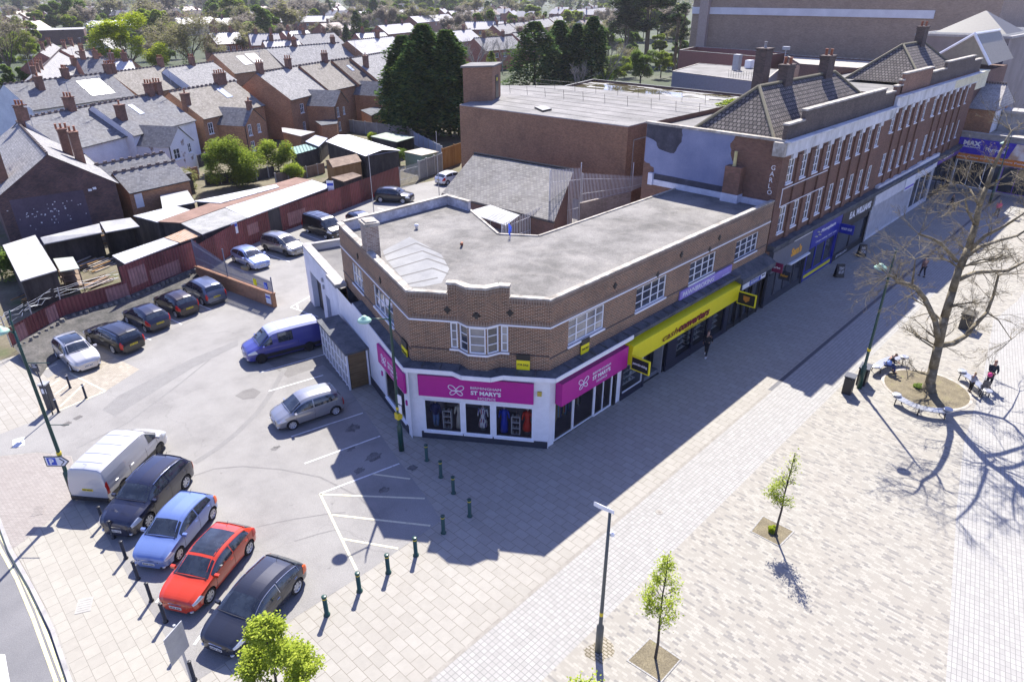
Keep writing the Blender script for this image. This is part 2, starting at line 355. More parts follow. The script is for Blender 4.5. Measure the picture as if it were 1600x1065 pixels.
sheet('plaza_sett_area', RB+[(150, -12), (150, -60), (10, -60)], .008, bricks('grid_granite_setts', (.31, .30, .275), (.36, .348, .32), (.19, .185, .175), bw=.26, bh=.16, ms=.010, off=0, blot=.2, rot=-ang, stain=.1, stainc=(.3, .28, .26), bumpy=.25))
cc = at(1447, 607)
sheet('tree_bed', [(cc.x+2.25*math.cos(t), cc.y+2.25*math.sin(t)) for t in [i*math.pi/24 for i in range(48)]], .016, SOIL)
eb = MB()
for i in range(48):
    a, b = i*math.pi/24, (i+1)*math.pi/24
    eb.prism([(cc.x+r*math.cos(t), cc.y+r*math.sin(t)) for r, t in ((2.25, a), (2.42, a), (2.42, b), (2.25, b))], -.05, .022)
setting('tree_bed_edging', eb, COPING)
def pit(q):
    P4 = [Vector(p) for p in px(q)]; c = sum(P4, Vector((0, 0)))/4
    sheet('tree_pit', P4, .016, SOIL)
    m = MB()
    for i in range(4):
        a, b = P4[i], P4[(i+1) % 4]; ao = c+(a-c)*1.09; bo = c+(b-c)*1.09
        m.prism([(p.x, p.y) for p in (a, ao, bo, b)][::-1], -.02, .020)
    setting('tree_pit_edging', m, SETT)
pit([(1015.6, 998), (1062, 1030), (1032, 1064), (982, 1031.5)]); pit([(1192.5, 807), (1238.7, 830), (1217, 852), (1174.5, 830)])
_d = Vector(at2(284, 1038))-Vector(at2(134, 790)); _ra = -math.atan2(_d.y, _d.x)
SLAB2 = bricks('pale_corner_slabs', (.315, .295, .25), (.345, .325, .275), (.19, .175, .145), bw=.55, bh=.5, ms=.009, rot=_ra, stain=.18, stainc=(.25, .22, .185), bumpy=.2, blot=.2)
sheet('corner_pavement', px([(25, 856), (100, 796), (130, 787), (134, 792), (168, 841), (201, 903), (243, 968), (284, 1040), (300, 1070), (330, 1120), (160, 1200), (116, 1062), (88, 981), (55, 914), (22, 859)]), .0035, SLAB2)
# painted markings
def line(mb, p, q, w=.1, z=.012):
    a, b = Vector(at2(*p)), Vector(at2(*q)); d = (b-a).normalized(); n = Vector((-d.y, d.x))*w/2
    mb.poly([(v.x, v.y, z) for v in (a-n, b-n, b+n, a+n)])
LINEW = mottled('worn_white_line', [(.3, (.40, .40, .39)), (.5, (.66, .66, .65))], 6, fine=40, fineamt=.2)
LINEY = mottled('worn_cream_line', [(.3, (.42, .39, .28)), (.5, (.62, .58, .42))], 6, fine=40, fineamt=.2)
m = MB()
for p, q in [((455, 682), (567, 645)), ((476, 724), (594, 681)), ((500, 771), (624, 724)), ((406, 582), (509, 553)), ((420, 611), (505, 586)), ((404, 393), (453, 409)), ((471, 365), (500, 375)),
             ((454, 480), (499, 455)), ((454, 480), (497, 495)), ((464, 475), (466, 484)), ((223, 526), (236, 531)), ((266, 498), (284, 507)), ((309, 475), (330, 484)), ((590, 325), (610, 331)),
             ((209, 865), (225, 848)), ((244, 941), (262, 918)), ((303.5, 1007), (338, 958))]: line(m, p, q)
setting('bay_lines', m, LINEW)
m = MB()
for p, q in [((582.5, 740.5), (641, 748)), ((501, 772), (663.6, 778.5)), ((519, 804), (672.5, 821)), ((535.6, 841.6), (622, 856.6)), ((500, 771), (557.5, 890.7)),
             ((91, 642), (165, 611)), ((165, 611), (109, 583)), ((86, 616), (109, 599)), ((94, 635), (132, 599)), ((78, 603), (92, 593)), ((60, 582), (89, 568))]: line(m, p, q, .11)
setting('hatched_bay_lines', m, LINEY)
YL = mottled('yellow_road_line', [(.3, (.62, .56, .27)), (.6, (.72, .67, .38))], 5)
m = MB()
for L in ([(-12, 830), (0, 856), (26, 904), (52, 966), (88, 1065), (120, 1180)], [(-10, 812), (0, 834), (28, 888), (57, 950), (98, 1058), (135, 1180)]):
    for p, q in zip(L[:-1], L[1:]):
        a, b = at(*p, -.12), at(*q, -.12); d = (b-a).xy.normalized(); n = Vector((-d.y, d.x))*.06; e = d*.01
        m.poly([(v.x, v.y, -.112) for v in (a.xy-n-e, b.xy-n+e, b.xy+n+e, a.xy+n-e)])
setting('double_yellow_lines', m, YL)
m = MB(); m.poly([(p[0], p[1], -.110) for p in px([(-30, 1020), (8, 1022), (20, 1090), (-30, 1090)], -.12)]); m.poly([(p[0], p[1], .012) for p in px([(20, 687), (38, 682), (39, 695), (20, 700)])])
setting('white_road_blocks', m, LINEW)
def band(name, pts, w, m, z=.009):
    mb = MB(); P_ = [Vector(at2(*p)) for p in pts]; L_, R_ = [], []
    for i, p in enumerate(P_):
        d = (P_[min(i+1, len(P_)-1)]-P_[max(i-1, 0)]).normalized(); n = Vector((-d.y, d.x))*w/2; L_.append(p+n); R_.append(p-n)
    for i in range(len(P_)-1): mb.poly([(v.x, v.y, z) for v in (R_[i], R_[i+1], L_[i+1], L_[i])])
    return setting(name, mb, m)
TYRE = mottled('rubbed_tyre_mark', [(.3, (.18, .173, .165)), (.7, (.22, .21, .20))], 2, fine=25, fineamt=.3)
TYRE2 = mottled('faint_tyre_mark', [(.3, (.195, .187, .178)), (.7, (.225, .218, .208))], 2, fine=25, fineamt=.3)
band('tyre_mark', [(304, 723), (340, 700), (370, 676), (402, 645), (425, 612), (445, 575)], .32, TYRE2)
band('tyre_mark', [(303, 743), (335, 732), (380, 728), (440, 733), (500, 745), (560, 775), (600, 815)], .09, TYRE)
band('tyre_mark', [(400, 823), (450, 812), (508, 803), (540, 800)], .06, TYRE); band('tyre_mark', [(460, 845), (500, 833), (530, 826)], .06, TYRE)
band('tyre_mark', [(120, 700), (200, 660), (280, 600), (330, 560), (360, 540)], .10, TYRE2)
PATCH = mottled('asphalt_patch', [(.3, (.15, .142, .136)), (.7, (.205, .195, .18))], 1.2, fine=22, fineamt=.4, bmp=.3)
sheet('asphalt_patch', px([(367, 618), (380, 610), (395, 606), (408, 612), (398, 622), (380, 624)]), .008, PATCH)
sheet('asphalt_patch', px([(160, 640), (185, 618), (240, 590), (300, 560), (350, 540), (372, 530), (372, 540), (300, 575), (220, 625), (180, 650)]), .008, TYRE2)
sheet('asphalt_patch', px([(400, 552), (450, 590), (505, 570), (548, 608), (506, 555), (470, 560)]), .0085, PATCH)
STAIN = mottled('oil_stain', [(.35, (.10, .095, .09)), (.6, (.17, .163, .155))], 3, fine=14, fineamt=.5)
random.seed(4)
for (x, y, r) in ((552, 668, .5), (583, 715, .5), (548, 700, .3), (560, 735, .35), (645, 730, .3), (430, 700, .25), (600, 765, .3)):
    c = at(x, y); sheet('oil_stain', [(c.x+r*random.uniform(.5, 1.2)*math.cos(t), c.y+r*random.uniform(.4, 1.)*math.sin(t)) for t in [i*math.pi/8 for i in range(16)]], .010, STAIN)
GRATE = plain('iron_cover', (.14, .13, .12), .6, .3)
def cover(x, y, sx, sy, rz=0., m=None, name='manhole_cover', lab='', cat='manhole cover'):
    c = at(x, y); mb = MB(); u = Vector((math.cos(rz), math.sin(rz)))
    if sy: mb.obox((c.x, c.y), u, sx, sy, -.02, .016); 
    else: mb.prism([(c.x+sx*math.cos(t), c.y+sx*math.sin(t)) for t in [i*math.pi/12 for i in range(24)]], -.02, .016)
    for k in range(-2, 3):
        o_ = u*k*sx*.17; mb.obox((c.x+o_.x, c.y+o_.y), (-u.y, u.x), (sy or sx)*.8, .02, .0165, .022)
    o = mb.build(name, m or GRATE); return tag(o, lab, cat)
cover(104, 662, .45, .3, .3, lab='dark rectangular drain grating at the car park entrance beside the parking machine', name='drain_grating', cat='drain')
cover(122, 652, .4, .3, .3, lab='small drain grating right of the longer one at the car park entrance', name='drain_grating', cat='drain')
cover(1376, 687, .001, 0, lab='', name='x', cat='x') if False else None
cover(1030, 800, .16, 0, lab='small round dark cover in the white sett band above the camera post')
cover(60, 797, .7, .5, 1.1, REDPAV, lab='recessed brick-filled cover in the pinkish paving near the road')
cover(132, 945, .75, .55, 1.1, plain('pale_cover', (.33, .315, .28)), lab='pale rectangular cover in the buff slabs left of the black bollards')
cover(980, 610, .5, .4, 0, lab='dark square cover in the slabs outside the yellow shop front')

# ================================================================ CORNER SHOP BUILDING
B0 = Vector((-3.95, 5.7)); A0 = Vector((-.1, 17.32))
ST = Fc((0, 0), (23.5, 0)); FR = Fc(B0, (0, 0)); LF = Fc(A0, B0)
hero = thing('corner_shop_building', (0, 0, 0), 'two-storey brown brick corner building with flat roof and magenta charity shop front', 'building')
TOP = 8.25; RZ = 7.72
mb = MB()
sw = [(1.4, 4.33, 5.33, 6.73), (7.22, 10.25, 5.27, 6.69), (12.85, 15.95, 5.22, 6.62), (18.65, 21.85, 5.17, 6.52)]
ST.wall(mb, 0, 23.5, 4.3, TOP, sw)
b0, b1 = 2.0, 4.95                                     # the raised, bowed panel on the corner
bow = [(b0, 0), (2.45, 0), (3.02, .45), (3.93, .45), (4.5, 0), (b1, 0)]
FR.wall(mb, 0, b0, 4.3, TOP); FR.wall(mb, b1, FR.L, 4.3, TOP)
bz = (5.38, 6.78); bayF = []
for (a, o1), (c, o2) in zip(bow[:-1], bow[1:]):
    p, q = FR.pt(a, o1, 0), FR.pt(c, o2, 0); f = Fc(p, q); bayF.append(f)
    f.wall(mb, 0, f.L, 4.3, 8.78, [(.04 if f.L > .5 else .03, f.L-.04, bz[0], bz[1])], .1)
for s_, in ((b0,), (b1,)): FR.box(mb, s_-.003 if s_ == b0 else s_-.25, s_+.25 if s_ == b0 else s_+.003, -.24, -.003, TOP, 8.78)
lw = [(2.3, 4.45, 5.2, 6.58), (6.45, 9.75, 5.27, 6.64)]
LF.wall(mb, 0, LF.L, 4.3, TOP, lw)
LF.wall(mb, 0, .3, 0, 4.3)
HB = Fc((8.9, 17.3), A0)
mb.build('wall', BRK, hero)
mb = MB()                                               # inner parapets, pale rendered, and back walls
plan = [(23.5, 0), (23.5, 7.8), (7.9, 7.8), (6.5, 9.8), (8.9, 14.9), (8.9, 17.3), A0, B0, (0, 0)]
plan = [tuple(p) for p in plan]
bk = Fc((23.5, 7.8), (7.9, 7.8)); b2 = Fc((7.9, 7.8), (6.5, 9.8)); b3 = Fc((6.5, 9.8), (8.9, 14.9)); b4 = Fc((8.9, 14.9), (8.9, 17.3)); b5 = HB
for f in (bk, b2, b3, b4, b5): f.wall(mb, 0, f.L, 0, RZ)
b5.box(mb, 0, b5.L, -.22, 0, RZ, 8.3); b4.box(mb, 0, b4.L-.22, -.22, 0, RZ, 8.3)
mb.build('rear_wall', mottled('stained_pale_render', [(.3, (.30, .29, .31)), (.6, (.58, .57, .60))], 1., fine=5, fineamt=.3), hero)
mb = MB()
mb.poly([(p[0], p[1], RZ) for p in plan])
def _rf(nt, b):
    co = coords(nt, 'Object'); col = ramp(nt, noise(nt, co, .33, 7, .7), [(.28, (.085, .08, .072)), (.45, (.145, .137, .125)), (.52, (.185, .175, .16)), (.72, (.26, .247, .225))])
    n = noise(nt, coords(nt, 'Object', .4), .22, 4, .5); col = mixc(nt, ramp(nt, n, [(.44, 0.), (.46, .16), (.49, .0), (.56, 0.), (.58, .14), (.62, .03)]), col, (.36, .33, .285))
    col = mixc(nt, 1., col, ramp(nt, noise(nt, co, 11., 4, .8), [(.2, .55), (.8, 1.4)]), 'MULTIPLY'); col = mixc(nt, ramp(nt, noise(nt, co, 2.3, 5, .7), [(.60, 0.), (.72, .7)]), col, (.085, .08, .07))
    nt.links.new(col, b.inputs['Base Color']); b.inputs['Roughness'].default_value = .95; bump(nt, b, noise(nt, co, 9.), .6, .03)
ROOFM = mat('gritty_flat_roof', _rf)
mb.build('roof', ROOFM, hero)
mb = MB(); fr_in = [at2(x, y, RZ) for x, y in ((598, 392), (640, 370), (668, 385), (690, 398), (702, 420), (690, 442), (660, 448), (640, 448), (603, 405))]
mb.poly([(p[0], p[1], RZ+.004) for p in fr_in]); mb.build('roof_patch', mottled('smooth_grey_repair', [(.35, (.21, .21, .21)), (.65, (.28, .28, .275))], .6, fine=8, fineamt=.1), hero)
mb = MB()
for q in ([(598, 400), (650, 380), (690, 396)], [(606, 408), (660, 392), (696, 406)], [(614, 420), (668, 404), (702, 416)], [(622, 433), (676, 419), (701, 428)], [(632, 445), (684, 434)]):
    for p, r in zip(q[:-1], q[1:]):
        a, b = Vector(at2(*p, RZ)), Vector(at2(*r, RZ)); d = (b-a).normalized(); n = Vector((-d.y, d.x))*.07; mb.poly([(v.x, v.y, RZ+.008) for v in (a-n, b-n, b+n, a+n)])
mb.build('roof_seam', plain('bitumen_seam', (.10, .095, .09), .8), hero)
# copings
mb = MB()
ST.box(mb, -.1, 23.5, -.24, .05, TOP, TOP+.09)
FR.box(mb, -.05, b0-.06, -.24, .05, TOP, TOP+.092); FR.box(mb, b1+.06, FR.L+.05, -.24, .05, TOP, TOP+.092)
LF.box(mb, 0, 5.0, -.30, .07, TOP, TOP+.114); LF.box(mb, 6.1, LF.L+.05, -.30, .07, TOP, TOP+.114)
HB.box(mb, -.04, HB.L-.3, -.26, .06, 8.3, 8.4); b4.box(mb, -.03, b4.L-.3, -.26, .06, 8.3, 8.4)
for i, f in enumerate(bayF): f.box(mb, -.05, f.L+.05, -.30, .09, 8.78+.001*i, 8.90+.001*i)
for f in (bk, b2, b3): f.box(mb, 0, f.L, -.12, .04, RZ, RZ+.07)
mb.build('coping', COPING, hero)
mb = MB(); mb2 = MB()
for f in (ST, FR, LF):
    S = [(0, f.L)] if f is not FR else [(0, b0), (b1, f.L)]
    for a, b in S: f.box(mb, a, b, -.01, .035, 6.80, 6.88); f.box(mb2, a, b, -.01, .03, 5.14 if f is not FR else 5.27, 5.22 if f is not FR else 5.33)
for i, f in enumerate(bayF): f.box(mb, -.01, f.L+.01, -.01, .04, 6.80+.001*i, 6.88+.001*i); f.box(mb, -.02, f.L+.02, -.02, .06, 5.28+.001*i, 5.37+.001*i)
mb.build('string_course', WHITE, hero)
SOLD = bricks('soldier_course_brick', (.07, .032, .02), (.19, .09, .05), (.38, .31, .24), bw=.24, bh=.075, ms=.016, rot=R(90), off=0, stain=.4)
q = MB()
for f in (ST, FR, LF):
    for z0_, z1_ in ((7.98, 8.22), (6.9, 7.13)):
        for a, b in ([(0, f.L)] if f is not FR else [(0, b0), (b1, f.L)]): q.poly([f.pt(a, .008, z0_), f.pt(b, .008, z0_), f.pt(b, .008, z1_), f.pt(a, .008, z1_)])
for f in bayF:
    for z0_, z1_ in ((8.5, 8.74), (6.9, 7.13), (5.02, 5.26)): q.poly([f.pt(0, .008, z0_), f.pt(f.L, .008, z0_), f.pt(f.L, .008, z1_), f.pt(0, .008, z1_)])
tag(q.build('soldier_course', SOLD, hero), kind='stuff'); mb2.build('lower_string_course', plain('dark_string', (.07, .05, .05)), hero)
for i, (a, b, c, d) in enumerate(sw): window(ST, hero, a, b, c, d, 4, 3, UPVC, CURTAIN if i == 0 else GLASS, widths=[.24, .52, .77])
window(LF, hero, *lw[0], 3, 2, UPVC, CURTAIN); window(LF, hero, *lw[1], 4, 2, UPVC, GLASS)
for i, f in enumerate(bayF): window(f, hero, .045, f.L-.045, bz[0], bz[1], 1, 3, UPVC, CURTAIN if i in (0, 2, 4) else GLASS, sill=False)
# soldier course over the bay and iron tie plates
mb = MB()
for f, s_, z in ((ST, 5.1, 7.5), (ST, 11.6, 7.5), (ST, 16.1, 7.45), (FR, 1.95, 7.45), (FR, 5.0, 7.5), (LF, 3.9, 7.4), (LF, 8.0, 7.35), (ST, 9.2, 6.95), (ST, 15.0, 6.95)):
    mb = MB(); f.box(mb, s_-.17, s_+.17, 0, .04, z-.04, z+.04); f.box(mb, s_-.04, s_+.04, 0, .045, z-.18, z+.18); f.box(mb, s_-.1, s_+.1, 0, .05, z-.1, z+.1); mb.build('tie_plate', BLACK, hero)
mb = MB(); bayF[2].box(mb, .25, .65, 0, .05, 7.4, 7.46); bayF[2].box(mb, .38, .52, 0, .055, 7.3, 7.6); bayF[2].box(mb, .3, .6, 0, .05, 7.5, 7.56)
mb.build('tie_plate', BLACK, hero)
# chimney on the left wall
ch = MB(); c0 = LF.pt(5.55, -.38, 0); ch.obox(c0, LF.e, 1.0, .72, RZ, 9.72); chm = ch.build('chimney', bricks('whitened_chimney_brick', (.24, .15, .11), (.42, .33, .27), (.5, .46, .4), stain=.35), hero)
ch = MB(); ch.obox(c0, LF.e, 1.16, .88, 9.72, 9.9); ch.obox(c0, LF.e, .9, .62, 9.9, 9.97); ch.build('chimney_cap', COPING, chm)
# canopy
mb = MB(); me_ = MB()
outer = [ST.pt(18.7, .62, 0), ST.pt(-.42, .62, 0), FR.pt(5.2, .62, 0), FR.pt(4.75, .62, 0), FR.pt(4.2, .95, 0), FR.pt(2.75, .95, 0), FR.pt(2.2, .62, 0), FR.pt(-.42, .62, 0), LF.pt(3.6, .55, 0)]
outer[1] = V(-.24, -.62, 0); outer[-2] = V(-4.62, 5.55, 0)
inner = [ST.pt(18.7, 0, 0), ST.pt(0, 0, 0), FR.pt(5.2, 0, 0), FR.pt(4.5, 0, 0), FR.pt(3.93, .3, 0), FR.pt(3.02, .3, 0), FR.pt(2.45, 0, 0), FR.pt(0, 0, 0), LF.pt(3.6, 0, 0)]
for i in range(8):
    a, b, c, d = inner[i], inner[i+1], outer[i+1], outer[i]
    zi = 4.52; mb.hexa([V(p.x, p.y, 4.22) for p in (a, b, c, d)], [V(a.x, a.y, zi), V(b.x, b.y, zi), V(c.x, c.y, 4.42), V(d.x, d.y, 4.42)])
    e = (c-d).normalized(); n = Vector((e.y, -e.x, 0)) if i >= 0 else None; n = Vector((-e.y, e.x, 0))
    if n.dot(d-a) < 0: n = -n
    if i == 0: d = V(6.3, d.y, 0)
    me_.hexa([V(p.x, p.y, 4.2) for p in (d, c, c+n*.05, d+n*.05)], [V(p.x, p.y, 4.43) for p in (d, c, c+n*.05, d+n*.05)])
can = mb.build('canopy', LEAD, hero); me_.build('canopy_edge', WHITE, can)
mb = MB()
for k in range(18): ST.box(mb, 1+k*1.0, 1.03+k*1.0, .01, .6, 4.40, 4.535)
for k in range(7): FR.box(mb, .6+k*.95, .63+k*.95, .01, .55, 4.40, 4.535)
mb.build('canopy_joint', plain('lead_roll', (.08, .085, .095)), can)
# ---------- ground storey, corner shop
FG = Fc(FR.pt(0, .14, 0)-Vector((FR.e.x, FR.e.y, 0))*.25, FR.pt(FR.L, .14, 0)+Vector((FR.e.x, FR.e.y, 0))*.08)
fo = .25
mb = MB()
FG.wall(mb, 0, FG.L, .0, 4.2, [(fo+.5, fo+2.47, .46, 2.4), (fo+2.64, fo+4.04, .46, 2.38), (fo+4.24, fo+6.2, .42, 2.36)], .12)
mb.build('shop_wall', WHITE, hero)
mb = MB(); FG.box(mb, fo+.3, FG.L-.05, .0, .05, 0, .40); mb.build('stall_riser', DGREY, hero)
for a, b in ((.5, 2.47), (2.64, 4.04), (4.24, 6.2)): window(FG, hero, fo+a, fo+b, .46, 2.38, 1, 1, UPVC, SHOPGLASS, fw=.06, sill=True, o=-.02, name='shop_window')
def signboard(F, parent, a0, a1, z0, z1, m, o0=.02, o1=.14, name='fascia_sign'):
    q = MB(); F.box(q, a0, a1, o0, o1, z0, z1); return q.build(name, m, parent)
def butterfly(F, parent, a, z, r, o, sh=0.):
    "looped four-petal line emblem"
    q = MB()
    for th, k in ((R(35), 1.), (R(145), 1.), (R(215), .82), (R(325), .82)):
        pts = []
        for i in range(15):
            t = i/14*2*math.pi; u = (1-math.cos(t))/2*r*k; v = math.sin(t)*r*k*.32*(.6+.4*(1-math.cos(t))/2)
            pts.append(F.pt(a+u*math.cos(th)-v*math.sin(th), o, z+u*math.sin(th)+v*math.cos(th)+sh*(u*math.cos(th))))
        q.path(pts, .022, n=5)
    return q.build('emblem', WHITE, parent)
def hospice(F, parent, a0, z0, k, o):
    butterfly(F, parent, a0+.22*k, z0+.36*k, .37*k, o); a0 -= .14*k; k0 = k; A = lambda v: a0+v*k*1.22
    text(F, parent, 'BIRMINGHAM', A(.78), A(1.78), z0+.50*k, z0+.61*k, WHITE, o)
    text(F, parent, "ST MARY'S", A(.78), A(1.78), z0+.24*k, z0+.43*k, WHITE, o, bold=.035)
    text(F, parent, 'HOSPICE', A(1.02), A(1.60), z0+.04*k, z0+.15*k, WHITE, o)
sg = signboard(FG, hero, fo+.3, fo+6.22, 2.66, 3.86, MAGENTA); hospice(FG, sg, fo+2.0, 2.66, 1.27, .145)
mb = MB(); FG.box(mb, fo+6.4, fo+6.62, .02, .1, 3.15, 3.4); mb.build('alarm_box', plain('brass_yellow', (.5, .38, .06)), hero)
# interior of the charity shop
mb = MB(); SI = Vector
flo = [FG.pt(.3, -.14, .4), FG.pt(FG.L-.3, -.14, .4), V(4.8, .4, .4), V(4.8, 4, .4), V(-1.6, 9.0, .4), FG.pt(.3, -2.5, .4)]
mb.poly(flo); FG.box(mb, .3, FG.L-.4, -2.7, -2.6, .0, 4.1)
mb.poly([V(p.x, p.y, 3.2) for p in flo][::-1]); mb.build('shop_interior', plain('dim_interior', (.26, .21, .22)), hero)
def label_garm(kind, s, m, lab, F=FG, o=-.55, h=1.4, base=.45):
    t = thing('mannequin', F.pt(s, o, base), lab, 'mannequin')
    p = F.pt(s, o, base); q = MB()
    q.lathe(p, [(.14, 0), (.14, .02), (.015, .03), (.015, .35)], 10); q.build('stand', LGREY, t)
    q = MB(); q.lathe(p+V(0, 0, h-.02), [(.04, 0), (.05, .06), (.075, .13), (.07, .22), (.02, .27)], 10); q.build('head', plain('mannequin_skin', (.5, .38, .3)), t, True)
    q = MB()
    if kind == 'dress': q.lathe(p, [(.26, .25), (.24, .5), (.13, .85), (.17, 1.1), (.19, 1.28), (.06, h)], 14)
    elif kind == 'long': q.lathe(p, [(.22, .02), (.2, .5), (.14, .9), (.17, 1.15), (.18, 1.3), (.06, h)], 14)
    else: q.lathe(p, [(.17, .75), (.19, .9), (.2, 1.2), (.2, 1.3), (.07, h)], 14)
    F2 = F
    for sg_ in (-1, 1):
        a = p+V(F2.e.x, F2.e.y, 0)*sg_*.2+V(0, 0, 1.28); q.tube(a, a+V(F2.e.x, F2.e.y, 0)*sg_*.08-V(0, 0, .45), .055, .04, 8)
    q.build('garment', m, t, True)
    if kind == 'top':
        q = MB()
        for sg_ in (-1, 1):
            a = p+V(F2.e.x, F2.e.y, 0)*sg_*.09; q.tube(a+V(0, 0, .8), a+V(0, 0, .05), .1, .075, 8)
        q.build('jeans', plain('denim', (.12, .2, .38)), t, True)
label_garm('top', fo+.95, plain('navy_cloth', (.03, .03, .12)), 'mannequin in navy top and blue jeans at the left of the charity shop window')
label_garm('long', fo+2.25, plain('cream_cloth', (.62, .58, .48)), 'mannequin in long cream dress behind the left window of the charity shop')
label_garm('dress', fo+3.5, bricks('union_flag_cloth', (.5, .03, .05), (.03, .04, .3), (.8, .8, .8), bw=.12, bh=.1, ms=.025, stain=0, kind='Object'), 'mannequin in red white and blue patterned dress in the middle shop window')
label_garm('long', fo+4.62, plain('blue_cloth', (.02, .05, .5)), 'mannequin in long royal blue dress in the right charity shop window')
label_garm('dress', fo+5.85, plain('red_cloth', (.65, .03, .01)), 'mannequin in bright red dress in the right charity shop window')
for s, lab in ((fo+1.6, 'white cube shelf unit with shoes between navy top and cream dress mannequins'), (fo+5.25, 'white cube shelf unit with folded goods between blue and red dress mannequins')):
    t = thing('shelf_unit', FG.pt(s, -.5, .42), lab, 'shelf'); q = MB()
    for a in (-.23, .2): FG.box(q, s+a, s+a+.03, -.65, -.35, .42, 1.5)
    for z in (.42, .78, 1.14, 1.47): FG.box(q, s-.2, s+.2, -.64, -.36, z, z+.03)
    q.build('frame', WHITE, t); q = MB(); random.seed(3)
    for z in (.45, .81, 1.17, 1.5):
        for k in (-.12, .05): FG.box(q, s+k, s+k+.12, -.55, -.42, z, z+random.uniform(.06, .18))
    q.build('goods', bricks('mixed_goods', (.3, .1, .05), (.5, .45, .4), (.1, .1, .12), bw=.08, bh=.06, stain=0, kind='Object'), t)
# street side of the charity shop
SG = ST.off(.06)
mb = MB(); SG.wall(mb, 0, .45, 0, 4.2); SG.wall(mb, 5.85, 6.4, 0, 4.2); SG.wall(mb, .45, 5.85, 2.5, 4.2); mb.build('shop_wall', WHITE, hero)
mb = MB(); SG.box(mb, 5.62, 5.84, .01, .05, 0, 2.6); mb.build('drainpipe', BLACK, hero)
for a, b, z in ((.45, 1.98, .12), (2.02, 3.8, .12)): window(SG, hero, a, b, z, 2.5, 1, 1, UPVC, SHOPGLASS, fw=.05, o=-.02, sill=False, name='shop_window')
dr = window(SG, hero, 3.86, 5.5, .02, 2.5, 2, 1, UPVC, SHOPGLASS, fw=.09, o=-.05, sill=False, name='shop_door')
sg = signboard(SG, hero, .45, 6.12, 2.45, 3.75, MAGENTA, .02, .45); hospice(SG, sg, 1.9, 2.62, 1.28, .455)
mb = MB(); mb.box(.5, 5.9, 2.6, 2.7, 0, 4); mb.box(5.9, 6.0, .2, 2.7, 0, 4); mb.box(.3, 6, .2, 2.6, .003, .02); mb.build('shop_interior', plain('dim_interior', (.26, .21, .22)), hero)
random.seed(8)
rl = thing('clothes_rail', (2.2, .9, 0), 'rail of hanging clothes behind the street-side window of the charity shop', 'clothes rail')
q = MB(); q.path([V(.8, .9, .02), V(.8, .9, 1.7), V(3.7, .9, 1.7), V(3.7, .9, .02)], .02); q.build('rail', LGREY, rl)
for k in range(26):
    x = .9+k*.105; q = MB(); q.box(x, x+.07, .66, 1.14, random.uniform(.5, .9), 1.62); c = random.choice([(.03, .05, .2), (.35, .33, .3), (.05, .12, .06), (.25, .2, .1), (.02, .02, .02), (.3, .06, .05), (.12, .25, .4)])
    q.build('hanging_garment', plain('garment_%d_%d' % (c[0]*100, c[1]*100), c, .9), rl)
# left side, ground storey: white wall with magenta sign
LG0 = V(-4.34, 5.62, 0); LG = Fc((1.76, 25.5), LG0); L2 = LG.L
def ls(y): return (25.5-y)/(25.5-5.62)*L2
mb = MB()
s1, s2 = L2-3.85, L2-.75
LG.wall(mb, ls(17.3), L2, 0, 4.2, [(s1, s2, .55, 2.4)], .12); mb.build('shop_wall', WHITE, hero)
mb = MB(); LG.box(mb, ls(12), L2-.5, .0, .04, 0, .5); mb.build('stall_riser', DGREY, hero)
window(LG, hero, s1, s2, .55, 2.4, 2, 1, UPVC, SHOPGLASS, fw=.06, o=-.02, name='shop_window')
sg = signboard(LG, hero, L2-4.35, L2-.35, 2.6, 3.75, MAGENTA); hospice(LG, sg, L2-3.6, 2.72, 1.15, .145)
for q_, zz in ((L2-.45, 2.), (L2-4.2, 1.9)):
    mb = MB(); LG.box(mb, q_-.06, q_+.06, .0, .07, zz-.15, zz+.12); mb.build('alarm_bell', MAGENTA, hero)
mb = MB(); LG.box(mb, L2-4.6, L2-.6, -2.2, -2.1, 0, 4); mb.build('shop_interior', plain('dim_interior', (.26, .21, .22)), hero)
# ---------- yellow shop front
YS = ST.off(.1); DK = plain('navy_black_shopfront', (.02, .022, .04), .35)
mb = MB()
for a, b in ((6.3, 6.36), (8.42, 8.62), (11.0, 12.1), (13.95, 14.1), (15.9, 16.45), (18.2, 18.75)): YS.box(mb, a, b, -.1, .06, 0, 3.0)
YS.box(mb, 6.36, 8.42, -.1, .04, 0, .42); YS.box(mb, 12.1, 13.95, -.1, .04, 0, .5); YS.box(mb, 14.1, 15.9, -.1, .04, 0, .5); YS.box(mb, 16.45, 18.2, -.1, .04, 0, .35)
YS.box(mb, 6.3, 18.75, -.2, .03, 2.55, 4.2)
mb.build('shopfront_frame', DK, hero)
for a, b, z in ((6.36, 8.42, .42), (12.1, 13.95, .5), (14.1, 15.9, .5), (16.45, 18.2, .35)): window(YS, hero, a, b, z, 2.5, 1, 1, WHITE if a < 7 else DK, SHOPGLASS, fw=.05, o=-.02, sill=False, name='shop_window')
mb = MB(); YS.box(mb, 8.62, 11.0, -1.2, -1.1, 0, 2.6); YS.box(mb, 8.62, 11.0, -1.1, -.1, .001, .02); mb.build('recessed_entrance', BLACK, hero)
mb = MB(); YS.box(mb, 9.2, 10.1, -1.09, -1.05, .05, 2.2); YS.box(mb, 10.55, 10.6, -.6, .0, .05, 2.4); mb.build('entrance_shutter', LGREY, hero)
mb = MB(); mb.box(6.4, 18.6, 1.3, 1.4, 0, 3); mb.box(6.4, 18.6, .1, 1.3, .003, .3); mb.build('shop_interior', plain('dim_interior2', (.14, .15, .17)), hero)
random.seed(5); q = MB(); qs = MB()
